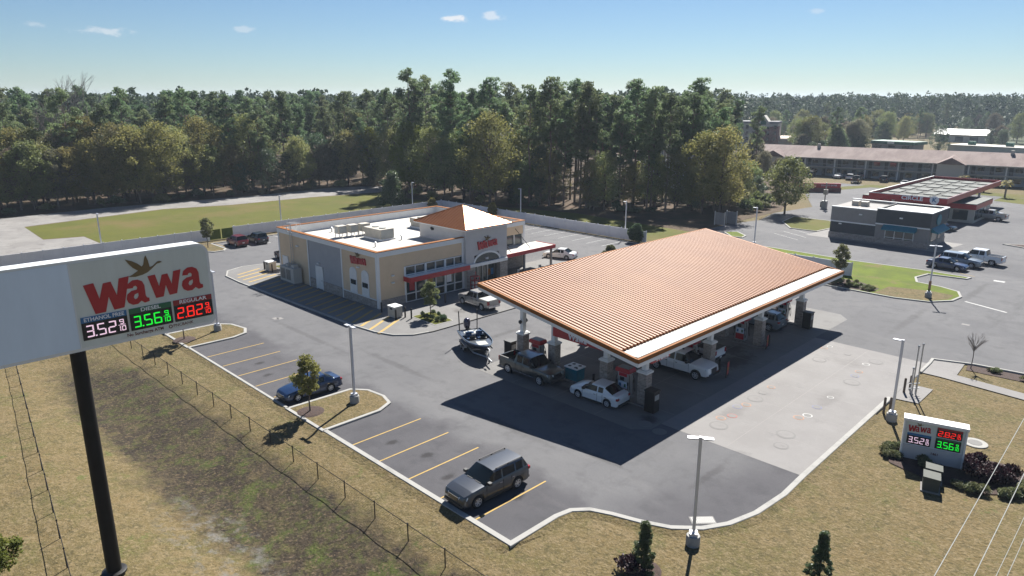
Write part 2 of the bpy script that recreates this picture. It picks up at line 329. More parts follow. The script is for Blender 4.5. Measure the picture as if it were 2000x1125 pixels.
A_OUT = [(.06, .56), (.12, .72), (.30, .82), (.50, .82), (.66, .74), (.73, .58), (.73, .22), (.77, .14), (.85, .12), (.85, .0), (.66, -.03), (.54, .06), (.40, -.03), (.20, -.03), (.05, .06), (.0, .2), (.05, .36), (.22, .46), (.43, .48), (.45, .56), (.39, .62), (.32, .61), (.28, .55)]
A_HOLE = [(.46, .36), (.32, .32), (.27, .23), (.31, .15), (.40, .17), (.46, .25)]
GOOSE = [(1.0, .30), (.93, .345), (.86, .335), (.72, .22), (.63, .20), (.60, .42), (.555, .57), (.51, .50), (.46, .30), (.41, .25), (.30, .36), (.15, .46), (-.02, .53), (.05, .40), (.15, .26), (.29, .14), (.12, .045), (.0, .0), (.2, -.03), (.4, .0), (.55, .05), (.68, .14), (.84, .27), (.92, .285)]
def sub(poly, dx, dy, sx, sy): return [(dx + x * sx, dy + y * sy) for x, y in poly]
def logo_letters(width, height):
    s = width / 3.72; h = height
    return [[sub(W_OUT, 0, 0, s, h)], [sub(A_OUT, 1.20 * s, .06 * h, s * .82, h), sub(A_HOLE, 1.20 * s, .06 * h, s * .82, h)],
            [sub(W_OUT, 1.93 * s, .16 * h, s * .80, h * .80)], [sub(A_OUT, 3.0 * s, .20 * h, s * .84, h), sub(A_HOLE, 3.0 * s, .20 * h, s * .84, h)]]
def logo(width, height, depth, normal, loc, parent, m='logo_red', goose=True, gm='gold'):
    """four letters and the flying goose; loc = left-bottom corner of the word"""
    for k, pl in enumerate(logo_letters(width, height)):
        wall_mesh(curve_mesh(pl, depth), normal, loc, 'letter', m, parent)
    if goose:
        g = sub(GOOSE, width * .36, height * 1.02, width * .30, width * .30)
        wall_mesh(curve_mesh([g], depth), normal, loc, 'goose_emblem', gm, parent)
SEG = {'0': 'abcdef', '1': 'bc', '2': 'abged', '3': 'abgcd', '5': 'afgcd', '6': 'afgedc', '8': 'abcdefg', '9': 'abcdfg'}
def digit_polys(ch, x, y, w_, h_, t):
    out = []; g = t * .18
    S = {'a': (x + t, y + h_ - t, x + w_ - t, y + h_), 'd': (x + t, y, x + w_ - t, y + t), 'g': (x + t, y + h_ / 2 - t / 2, x + w_ - t, y + h_ / 2 + t / 2),
         'f': (x, y + h_ / 2 + g, x + t, y + h_ - g), 'e': (x, y + g, x + t, y + h_ / 2 - g), 'b': (x + w_ - t, y + h_ / 2 + g, x + w_, y + h_ - g), 'c': (x + w_ - t, y + g, x + w_, y + h_ / 2 - g)}
    for k in SEG[ch]:
        a = S[k]; out.append([(a[0], a[1]), (a[2], a[1]), (a[2], a[3]), (a[0], a[3])])
    return out
def bars_mesh(polys, d):
    mb = MB()
    for p in polys: mb.extr(p, lambda u, v, q: (u, v, q), 0, d)
    me = bpy.data.meshes.new('digit'); me.from_pydata(mb.v, [], mb.f); return me
def price_panel(parent, normal, loc, w_, h_, price, led, hdr, title, head=.24):
    """LED price board: loc = left-bottom corner on the wall face"""
    L = Matrix.Translation(loc) @ frame(normal)
    def put(polys, d, z, name, m, par):
        me = bars_mesh(polys, d); me.transform(L @ Matrix.Translation((0, 0, z))); return link(name, me, m, par)
    bh = h_ * (1 - head) if title is not None else h_
    rect = lambda a, b, c, d: [(a, b), (c, b), (c, d), (a, d)]
    b = put([rect(0, 0, w_, bh)], .03, 0, 'price_board', 'led_board', parent)
    if title is not None:
        hb = put([rect(0, bh, w_, h_)], .03, 0, 'price_header', hdr, parent)
        if title:
            me = text_mesh(title, h_ * head * .95, .012, .004 * h_, sx=min(1.25, w_ / (len(title) * h_ * head * .62))); me.transform(L @ Matrix.Translation((w_ / 2, bh + h_ * head / 2, .031))); link('lettering', me, 'white_text', hb)
    m = .06 * w_; dw = w_ * .185; dh = bh * .68; y = bh * .16; t = dh * .105; x = m
    for i, ch in enumerate(price.replace('.', '')):
        # every lit bar of a digit is its own patch of the same board
        put(digit_polys(ch, x, y, dw, dh, t), .012, .031, 'digit', led, b)
        x += dw + w_ * (.075 if i == 0 else .045)
        if i == 0: put([rect(x - w_ * .055, y, x - w_ * .02, y + t)], .012, .031, 'decimal_point', led, b)
    put(digit_polys('9', x + w_ * .03, y + dh * .58, w_ * .10, dh * .42, t * .6), .012, .031, 'digit', led, b)
    put([rect(x, y + dh * .49, x + w_ * .16, y + dh * .53)], .012, .031, 'fraction_bar', led, b)
    put(digit_polys('1', x - w_ * .005, y, w_ * .05, dh * .42, t * .6), .012, .031, 'digit', led, b)
    put(digit_polys('0', x + w_ * .07, y, w_ * .09, dh * .42, t * .6), .012, .031, 'digit', led, b)


# ------------------------------------------------------------------ the setting: ground, paving, kerbs
rng = random.Random(7); nr = np.random.default_rng(7)
def fence2_b(x): return 5.5 + (-35.4 - x) * .128
def sg(v): return 1 / (1 + math.exp(max(-60, min(60, v))))
def swale(x, y):
    """shallow drainage basin between the two wire fences"""
    c = 13.2 + .02 * (x + 40); d = (y - c) / 4.2
    run = sg((x + 14) / 2.5) * sg((-72 - x) / 3)
    return -1.0 * math.exp(-min(60, d * d)) * run
def ground_material():
    m = M['lawn_dry'].copy(); m.name = 'ground_turf'; n = m.node_tree.nodes; l = m.node_tree.links; b = n['Principled BSDF']
    old = b.inputs['Base Color'].links[0].from_socket
    at = n.new('ShaderNodeAttribute'); at.attribute_name = 'basin'
    geo = n.new('ShaderNodeNewGeometry')
    def nz(s, lo, hi, off):
        mp = n.new('ShaderNodeMapping'); mp.inputs['Location'].default_value = (off, off * 2, 0); l.new(geo.outputs['Position'], mp.inputs[0])
        a = n.new('ShaderNodeTexNoise'); a.inputs['Scale'].default_value = s; a.inputs['Detail'].default_value = 8; a.inputs['Roughness'].default_value = .7; l.new(mp.outputs[0], a.inputs['Vector'])
        r_ = n.new('ShaderNodeMapRange'); r_.inputs[1].default_value = lo; r_.inputs[2].default_value = hi; l.new(a.outputs['Fac'], r_.inputs[0]); return r_.outputs[0]
    def mix(f, a, bc):
        x = n.new('ShaderNodeMix'); x.data_type = 'RGBA'; l.new(f, x.inputs[0])
        if isinstance(a, tuple): x.inputs[6].default_value = a
        else: l.new(a, x.inputs[6])
        if isinstance(bc, tuple): x.inputs[7].default_value = bc
        else: l.new(bc, x.inputs[7])
        return x.outputs[2]
    mud = mix(nz(.4, .42, .62, 3), C(.030, .023, .017), C(.060, .046, .028))
    mud = mix(nz(1.3, .48, .62, 14), mud, C(.058, .056, .020))
    mud = mix(nz(2.6, .5, .64, 9), mud, C(.018, .014, .011))
    mud = mix(nz(.45, .54, .66, 21), mud, C(.058, .072, .017))
    mud = mix(nz(4.5, .52, .66, 5), mud, C(.12, .088, .055))
    mud = mix(nz(8, .54, .68, 33), mud, C(.020, .017, .013))
    fc = n.new('ShaderNodeMath'); fc.operation = 'MULTIPLY_ADD'; l.new(nz(.6, .3, .7, 40), fc.inputs[0]); fc.inputs[1].default_value = .9; fc.inputs[2].default_value = -.45
    ad = n.new('ShaderNodeMath'); ad.use_clamp = True; l.new(at.outputs['Fac'], ad.inputs[0]); l.new(fc.outputs[0], ad.inputs[1])
    st = n.new('ShaderNodeMapRange'); st.inputs[1].default_value = .2; st.inputs[2].default_value = .85; l.new(ad.outputs[0], st.inputs[0])
    c1 = mix(st.outputs[0], old, mud)
    at2 = n.new('ShaderNodeAttribute'); at2.attribute_name = 'silt'
    si = n.new('ShaderNodeMath'); si.operation = 'MULTIPLY'; l.new(at2.outputs['Fac'], si.inputs[0]); l.new(nz(1.1, .50, .66, 60), si.inputs[1])
    c2 = mix(si.outputs[0], c1, C(.135, .128, .116))
    l.new(c2, b.inputs['Base Color']); return m
def make_ground():
    # fine near sheet with the basin, coarse ring out to the horizon, one mesh
    xs = sorted(set([-6000, -2500, -1000, -500, -300, -200] + [round(-150 + i * 2.0, 2) for i in range(26)] + [round(-98 + i * .55, 2) for i in range(192)] + [10, 20, 40, 90, 200, 600, 2500, 6000]))
    ys = sorted(set([-6000, -2000, -600, -150, -50, -20] + [round(-8 + i * .5, 2) for i in range(62)] + [23 + i * 2 for i in range(40)] + [110, 150, 220, 320, 500, 900, 2000, 6000]))
    v = [(x, y, -.04 + swale(x, y) + (.035 * math.sin(x * 1.7 + y * .6) * math.sin(y * 1.3) if -97 < x < 8 and -8 < y < 21 else 0)) for y in ys for x in xs]
    nx = len(xs); f = [(j * nx + i, j * nx + i + 1, (j + 1) * nx + i + 1, (j + 1) * nx + i) for j in range(len(ys) - 1) for i in range(nx - 1)]
    me = bpy.data.meshes.new('ground'); me.from_pydata(v, [], f)
    a = me.attributes.new('basin', 'FLOAT', 'POINT'); s = me.attributes.new('silt', 'FLOAT', 'POINT')
    ba = []; sa = []
    for x, y, z in v:
        c = 15.0 + .03 * (x + 40); d = (y - c) / 3.0
        run = sg((x + 8) / 2) * sg((-66 - x) / 2)
        ba.append(min(1, 1.15 * math.exp(-min(60, d ** 4 * .6)) * run))
        sa.append(max(0, 1 - ((x + 34) / 8) ** 2 - ((y - 12.0) / 2.6) ** 2))
    a.data.foreach_set('value', ba); s.data.foreach_set('value', sa)
    for p in me.polygons: p.use_smooth = True
    return link('ground', me, ground_material(), kind='structure')
make_ground()
def sheet(name, poly, z, m, kind='structure', parent=None, label=None):
    me = bpy.data.meshes.new(name); b = bmesh.new()
    vs = [b.verts.new((p[0], p[1], z)) for p in poly]; es = [b.edges.new((vs[i], vs[(i + 1) % len(vs)])) for i in range(len(vs))]
    bmesh.ops.triangle_fill(b, use_beauty=True, edges=es); bmesh.ops.recalc_face_normals(b, faces=b.faces)
    for f in b.faces:
        if f.normal.z < 0: f.normal_flip()
    b.to_mesh(me); b.free(); return link(name, me, m, parent, kind=kind if parent is None else None)
def arc(cx, cy, r, a0, a1, n=7): return [(cx + r * math.cos(R(a0 + (a1 - a0) * i / n)), cy + r * math.sin(R(a0 + (a1 - a0) * i / n))) for i in range(n + 1)]
def kerb(pts, closed=False, w_=.25, h=.13, name='kerb', z0=-.05, m='kerb_mat'):
    n = len(pts); mb = MB(); L = []
    for i in range(n):
        p = Vector(pts[i][:2])
        a = Vector(pts[i - 1][:2]) if (i > 0 or closed) else None; c = Vector(pts[(i + 1) % n][:2]) if (i < n - 1 or closed) else None
        d1 = (p - a).normalized() if a is not None else (c - p).normalized(); d2 = (c - p).normalized() if c is not None else d1
        t = (d1 + d2); t = t.normalized() if t.length > 1e-3 else d1
        nn = Vector((-t.y, t.x)); k = min(2.0, 1 / max(.3, nn.dot(Vector((-d1.y, d1.x))))) * w_ / 2
        L.append((p + nn * k, p - nn * k))
    rings = []
    for a, b in L:
        o = len(mb.v); e = (a - b).normalized() * .03
        mb.v += [(a.x, a.y, z0), (a.x, a.y, h - .03), (a.x - e.x, a.y - e.y, h), (b.x + e.x, b.y + e.y, h), (b.x, b.y, h - .03), (b.x, b.y, z0)]; rings.append(o)
    for i in range(n if closed else n - 1):
        p, q = rings[i], rings[(i + 1) % n]
        for j in range(5): mb.f.append((p + j, q + j, q + j + 1, p + j + 1))
    if not closed: mb.f += [tuple(rings[0] + j for j in range(6)), tuple(rings[-1] + j for j in range(5, -1, -1))]
    return mb.build(name, m, kind='structure', fix=True)
def verge(pts, side, w_=1.0, top=.09):
    # turf ramped up to the back of the kerb
    n = len(pts); mb = MB()
    for i in range(n):
        p = Vector(pts[i][:2]); a = Vector(pts[max(0, i - 1)][:2]); c = Vector(pts[min(n - 1, i + 1)][:2]); t = (c - a).normalized(); nn = Vector((-t.y, t.x)) * side
        q0, q1 = p + nn * .17, p + nn * w_; mb.v += [(q0.x, q0.y, top), (q1.x, q1.y, -.13)]
    mb.f = [(2 * i, 2 * i + 2, 2 * i + 3, 2 * i + 1) for i in range(n - 1)]
    o = mb.build('verge', 'lawn_dry', None, kind='structure', fix=True); return o
FRONT = [(-22.2, 22.1), (-22.2, 25.6), (-22.0, 26.6), (-21.3, 27.4), (-20.2, 27.9), (-18.7, 28.4), (-17.2, 29.1), (-16.0, 30.2), (-15.2, 31.6), (-14.65, 33.6), (-14.4, 36.5), (-14.5, 39.3)]
LOT = FRONT + [(-14.7, 65.6), (-14.9, 66.8), (-12, 67.9), (-8.5, 68.3), (10, 68.3), (60, 70), (60, 230), (-50, 199), (-74, 199), (-74, 178), (-60, 150), (-62, 136), (-60, 126), (-62, 118), (-62, 91.2), (-110.5, 91.2), (-110.5, 22.1)]
lot = sheet('asphalt_lot', LOT, 0, 'asphalt')
# newer, darker surfacing in the stalls along the fence and at the curved corner (soft, ragged joint with the old)
def resurfaced():
    m = M['asphalt']; n = m.node_tree.nodes; l = m.node_tree.links; b = n['Principled BSDF']; old = b.inputs['Base Color'].links[0].from_socket
    geo = n.new('ShaderNodeNewGeometry'); no = n.new('ShaderNodeTexNoise'); no.inputs['Scale'].default_value = .35; no.inputs['Detail'].default_value = 6; l.new(geo.outputs['Position'], no.inputs['Vector'])
    sp = n.new('ShaderNodeSeparateXYZ'); l.new(geo.outputs['Position'], sp.inputs[0])
    def mth(op, a, b_=None, clamp=False):
        k = n.new('ShaderNodeMath'); k.operation = op; k.use_clamp = clamp
        for i_, v in enumerate((a, b_)):
            if v is None: continue
            if isinstance(v, (int, float)): k.inputs[i_].default_value = v
            else: l.new(v, k.inputs[i_])
        return k.outputs[0]
    def ramp(v, lo, hi):
        r_ = n.new('ShaderNodeMapRange'); r_.interpolation_type = 'SMOOTHSTEP'; r_.inputs[1].default_value = lo; r_.inputs[2].default_value = hi; l.new(v, r_.inputs[0]); return r_.outputs[0]
    wob = mth('MULTIPLY', mth('SUBTRACT', no.outputs['Fac'], .5), 5.0)
    yy = mth('ADD', sp.outputs[1], wob); xx = mth('ADD', sp.outputs[0], wob)
    a = mth('MULTIPLY', ramp(yy, 29.6, 27.2), ramp(xx, -20.5, -23))
    c = mth('MULTIPLY', ramp(mth('ADD', xx, mth('MULTIPLY', yy, -.25)), -29.5, -25), ramp(sp.outputs[1], 39.7, 39.3))
    f = mth('MAXIMUM', a, c, True)
    mx = n.new('ShaderNodeMix'); mx.data_type = 'RGBA'; mx.blend_type = 'MULTIPLY'; l.new(mth('MULTIPLY', f, .85), mx.inputs[0]); l.new(old, mx.inputs[6]); mx.inputs[7].default_value = C(.56, .55, .585); l.new(mx.outputs[2], b.inputs['Base Color'])
resurfaced()
def stains(m, spots):
    # oil and water marks where vehicles stand
    n = m.node_tree.nodes; l = m.node_tree.links; b = n['Principled BSDF']; out = b.inputs['Base Color'].links[0].from_socket
    geo = n.new('ShaderNodeNewGeometry'); no = n.new('ShaderNodeTexNoise'); no.inputs['Scale'].default_value = 1.6; no.inputs['Detail'].default_value = 6; no.inputs['Roughness'].default_value = .65; l.new(geo.outputs['Position'], no.inputs['Vector'])
    for x, y, rx, ry, k in spots:
        mp = n.new('ShaderNodeMapping'); mp.inputs['Location'].default_value = (-x / rx, -y / ry, 0); mp.inputs['Scale'].default_value = (1 / rx, 1 / ry, 0); l.new(geo.outputs['Position'], mp.inputs[0])
        ln = n.new('ShaderNodeVectorMath'); ln.operation = 'LENGTH'; l.new(mp.outputs[0], ln.inputs[0])
        ad = n.new('ShaderNodeMath'); ad.operation = 'MULTIPLY_ADD'; l.new(no.outputs['Fac'], ad.inputs[0]); ad.inputs[1].default_value = -1.5; l.new(ln.outputs['Value'], ad.inputs[2])
        mr = n.new('ShaderNodeMapRange'); mr.interpolation_type = 'SMOOTHSTEP'; mr.inputs[1].default_value = .25; mr.inputs[2].default_value = -.45; mr.inputs[3].default_value = 0; mr.inputs[4].default_value = k; l.new(ad.outputs[0], mr.inputs[0])
        mx = n.new('ShaderNodeMix'); mx.data_type = 'RGBA'; mx.blend_type = 'MULTIPLY'; l.new(mr.outputs[0], mx.inputs[0]); l.new(out, mx.inputs[6]); mx.inputs[7].default_value = C(.32, .30, .29); out = mx.outputs[2]
    l.new(out, b.inputs['Base Color'])
stains(M['concrete_pad'], [(-26.8, 54.5, 1.5, 3.4, .8), (-28.5, 56.8, 1.4, 2.0, .7), (-25.6, 39.4, .9, .9, .8), (-33, 39.3, 2.4, .5, .45), (-33, 45.8, 3, .8, .5), (-33, 55.2, 3, .8, .5), (-33, 64.2, 3, .8, .5), (-55, 47, 1.0, .8, .5), (-55, 52.5, 1.0, .8, .5)])
stains(M['concrete'], [(-22, 45, .9, 2.6, .25), (-18, 52, .9, 3, .22), (-20, 61, 2, 1.2, .22)])
stains(M['asphalt'], [(x + 1.5, y, .42, .6, .75) for x, y in ((-28.13, 24.6), (-31.11, 24.2), (-34.15, 25.0), (-37.2, 24.4), (-51.11, 24.6), (-54.19, 24.1), (-57.24, 25.0), (-26.6, 25.6))] + [(-47, 33, 7, .5, .3), (-60, 31.6, 9, .45, .28), (-33, 31.5, 8, .5, .3), (-20, 78, .6, 9, .25), (-46, 60, .6, 10, .25), (-25, 32.5, 3.5, .35, .35), (-18.6, 35.5, .4, 3, .35), (-95, 32, 7, .6, .3), (-46.5, 45, .5, 6, .3), (-40, 100, 8, .6, .3), (-18, 95, .6, 8, .3)])
pad = sheet('concrete_pad', [(-41.6, 37.2), (-25.6, 37.2), (-24.6, 38.2), (-24.6, 73.6), (-25.8, 75.0), (-41.6, 75.0)], .008, 'concrete_pad')
apron = sheet('concrete_apron', [(-24.6, 39.4), (-14.65, 39.4), (-14.75, 65.6), (-24.6, 65.6)], .006, 'concrete')
# saw-cut joints in the slabs
def joint(a, b, par): 
    d = (Vector(b) - Vector(a)).normalized(); n_ = Vector((-d.y, d.x)) * .018
    mb = MB(); mb.add([(a[0] + n_.x, a[1] + n_.y, .0105), (b[0] + n_.x, b[1] + n_.y, .0105), (b[0] - n_.x, b[1] - n_.y, .0105), (a[0] - n_.x, a[1] - n_.y, .0105)], [(3, 2, 1, 0)])
    return mb.build('joint', 'wall_taupe', par)
for y in (43.6, 48, 52.4, 56.8, 61.2): joint((-24.55, y), (-14.75, y), apron)
joint((-19.7, 39.5), (-19.7, 65.5), apron)
for y in (41.3, 46, 50.7, 55.4, 60.2, 65, 69.7): joint((-41.5, y), (-24.7, y), pad)
for x in (-37.3, -33.1, -28.9): joint((x, 37.3), (x, 74.9), pad)
STORE_PAD = [(-83.5, 35.9)] + [(-58.5, 36.4), (-55.6, 36.7), (-53.6, 37.4), (-52.3, 38.8), (-51.7, 40.8), (-51.7, 72), (-60, 72.0), (-60, 75), (-66, 75), (-66, 41), (-84, 41), (-84, 50), (-88, 50), (-88.5, 46)] + [(-91.2, 42.5), (-91.6, 39.8), (-90.6, 37.4), (-88, 36.1)]
spad = sheet('store_pad', STORE_PAD, .10, 'concrete_pad')
kerb([(-88.5, 46), (-91.2, 42.5), (-91.6, 39.8), (-90.6, 37.4), (-88, 36.1), (-83.5, 35.9), (-58.5, 36.4), (-55.6, 36.7), (-53.6, 37.4), (-52.3, 38.8), (-51.9, 40.4)], h=.125, w_=.22)
def stripe(a, b, w_=.11, z=.009, m='stripe_yellow', par=None, name='parking_line'):
    d = (Vector(b) - Vector(a)).normalized(); n_ = Vector((-d.y, d.x)) * w_ / 2
    mb = MB(); mb.add([(a[0] + n_.x, a[1] + n_.y, z), (b[0] + n_.x, b[1] + n_.y, z), (b[0] - n_.x, b[1] - n_.y, z), (a[0] - n_.x, a[1] - n_.y, z)], [(3, 2, 1, 0)])
    return mb.build(name, m, par or lot)
for x in (-25.15, -28.13, -31.11, -34.15, -37.2): stripe((x, 22.35), (x, 28.0))
for x in (-48.1, -51.11, -54.19, -57.24, -60.4): stripe((x, 22.35), (x, 27.6))
for x in (-72.5, -75.6, -78.7, -81.8): stripe((x, 22.35), (x, 27.6))
for x in (-66, -69, -72, -75, -78, -81, -84): stripe((x, 85.6), (x, 91), m='stripe_white')
for y in (41, 44.1, 47.4, 50.6, 53.8, 57, 60, 63, 66): stripe((-110.3, y), (-104.8, y), m='stripe_white' if y > 50 else 'stripe_yellow')
for x in np.arange(-87.5, -54.5, 1.55): stripe((x, 36.7 if x > -86 else 37.4), (x - 1.4 if x < -62 else x - 2.2, 41.0 if x < -62 else 40.6), .32, .105, par=spad, name='hatch_line')
for y in (97, 100, 103, 106): stripe((-52 + (y - 97) * .1, y + 18), (-46.5, y + 15), m='stripe_white')
stripe((-17.8, 90), (-13.5, 88.2), .3, m='stripe_white'); stripe((-24.2, 106), (-20, 104), m='stripe_yellow')
for p in ((-17.2, 103.4),): stripe((p[0] - .6, p[1]), (p[0] + .6, p[1]), .7, m='stripe_white', name='arrow_marking')
for p in P(1886, 634), P(888 - 350, 622), P(547, 622): stripe((p.x - .35, p.y), (p.x + .35, p.y), .5, z=.0065, m='concrete', name='utility_cover')
# kerbs round the lot
kerb([(-40.3, 22.1)] + FRONT[::1][0:] + [(-14.75, 65.6)]) if False else None
kerb([(-40.25, 22.1)] + FRONT + [(-14.72, 55.4)], w_=.36); verge([(-69, 22.1), (-40.25, 22.1)] + FRONT + [(-14.72, 51.5)], -1)
def island(name, pts, m='lawn_dry', h=.11):
    sheet(name, pts, h, m); kerb(pts, True, .28, .13)
island('lawn_island', [(-45.3, 22.0), (-40.3, 22.0), (-40.3, 26.6), (-40.9, 27.9), (-42.2, 28.3), (-44.0, 28.1), (-45.1, 27.2)])
island('lawn_island', [(-69.2, 22.0), (-63.9, 22.0), (-63.8, 26.2), (-64.3, 27.6), (-65.6, 28.2), (-67.8, 27.8), (-69.0, 26.8)])
island('lawn_island', [(-110.4, 40.4), (-105.2, 40.4), (-103.9, 41.2), (-103.9, 42.6), (-105, 43.4), (-110.4, 43.4)])
kerb([(-45.3, 22.05), (-63.9, 22.05)]); kerb([(-69.2, 22.05), (-110.4, 22.05), (-110.4, 91.1), (-62.2, 91.1), (-62.2, 100)])
island('planter_bed', [(-56.9, 42.3), (-53.1, 42.2), (-53.0, 44.3), (-56.9, 44.9)], 'lawn_green', .15)
island('planter_bed', [(-88.6, 43.0), (-85.6, 43.0), (-85.6, 46.2), (-88.6, 46.2)], 'lawn_green', .15)
ISL = [(-33.6, 87.2), (-32.6, 86.1), (-28.5, 85.9), (-23.9, 85.8), (-20.6, 86.7), (-18.9, 89), (-18.6, 91.5), (-19.4, 93.8), (-21.5, 94.9), (-24.3, 95.4), (-25.2, 98), (-24.6, 101), (-20.4, 101.6), (-20.2, 102.6), (-26, 102.9), (-34.3, 102.2), (-46, 102.8), (-62, 103), (-62, 100.8), (-44, 100.5), (-36, 97)]
island('lawn_island', ISL, 'lawn_bright')
sheet('mulch_bed', [(-33.4, 87.3), (-32.4, 86.4), (-28.5, 86.2), (-26.6, 86.6), (-26.4, 88.6), (-29, 90.2), (-33, 91)], .118, 'mulch')
sheet('bare_verge', [(-26.3, 86.3), (-23.9, 86.1), (-20.8, 87), (-19.3, 89.2), (-19.3, 91.6), (-22, 91.8), (-26, 90.5)], .116, 'lawn_dry')
island('lawn_island', [(-58.4, 109.8), (-55.6, 107.0), (-53.8, 107.2), (-54.2, 109.2), (-56.8, 111.4)], 'lawn_bright')
island('lawn_island', [(-52, 121.4), (-47.5, 121.6), (-46.8, 127.5), (-50, 134), (-57, 134), (-56, 127)], 'lawn_green')
sheet('sidewalk', [(-47.6, 117.2), (-27.6, 117.2), (-26.6, 127), (-46.8, 128)], .02, 'concrete')
island('lawn_island', [(-22, 131), (-14, 128), (-10, 131), (-16, 136)], 'mulch')
# walk and planted verge by the entrance drive
sheet('sidewalk', [(-14.8, 65.8), (-14.7, 62.9), (-13.2, 62.9), (-7, 62.2), (12, 60.2), (12, 61.6), (-7, 63.6), (-12.4, 64.3), (-12.6, 67.6), (-14.9, 66.8)], .03, 'concrete')
sheet('vent_pad', [(-14.7, 55.6), (-12.9, 55.9), (-12.9, 59.6), (-14.7, 59.6)], .02, 'concrete')
kerb([(-14.72, 62.8), (-14.8, 65.8), (-14.9, 66.9), (-12, 68.0), (-8.5, 68.4), (12, 68.4)])
sheet('mulch_bed', [(-12.4, 67.7), (-8.5, 68.15), (6, 68.1), (6, 66.6), (-8, 66.5), (-12.2, 66.2)], .0, 'mulch')
sheet('mulch_bed', [(-12.3, 46.2), (-11.4, 44.9), (-9, 44.2), (-6.5, 44.6), (-4.6, 46.4), (-4.4, 48.8), (-6, 49.8), (-8.6, 49.2), (-11.2, 48.6), (-12.4, 47.6)], .015, 'mulch')
# behind the lot: mown field, old road, wood floor
FIELD = [P(48, 444), P(85, 467), P(164, 461), P(206, 478), (-113.6, 32), (-113.6, 92), (-100, 95), (-62, 95), (-62, 106), (-90, 108), (-112, 102), (-122, 98), P(746, 376), P(606, 386), P(450, 401), P(320, 409), P(178, 427)]
sheet('mown_field', FIELD, -.02, 'lawn_green')
sheet('old_road', [P(-300, 470), P(-300, 432), P(0, 427), P(213, 405), P(498, 382), P(649, 366.5), P(760, 362), P(765, 374), P(746, 375), P(606, 385), P(450, 400), P(320, 408), P(178, 426), P(47, 443), P(84, 468), P(164, 462), P(205, 479), (-113.8, 32), (-113.8, 5), (-130, 0)], -.016, 'asphalt_old')
sheet('forest_floor', [P(-300, 431), P(0, 426), P(213, 404), P(498, 381), P(649, 365.5), P(768, 363), P(770, 384), (-121, 98), (-112, 102.2), (-90, 108.2), (-62.3, 106.5), (-62.3, 140), (-80, 190), (-300, 600), (-700, 300), (-400, 20)], -.012, 'forest_floor')
sheet('far_ground', [(-130, 640), (-60, 232), (60, 240), (500, 700), (300, 1400), (-500, 1400)], -.012, 'far_land')
sheet('motel_lawn', [P(1560, 378), P(1700, 366), P(1900, 380), P(2100, 395), P(2100, 388), P(1900, 374), P(1700, 361), P(1560, 370)], .012, 'lawn_green')
sheet('roadside_verge', [P(1940, 392), P(2100, 412), P(2100, 398), P(1960, 384)], .012, 'lawn_green')

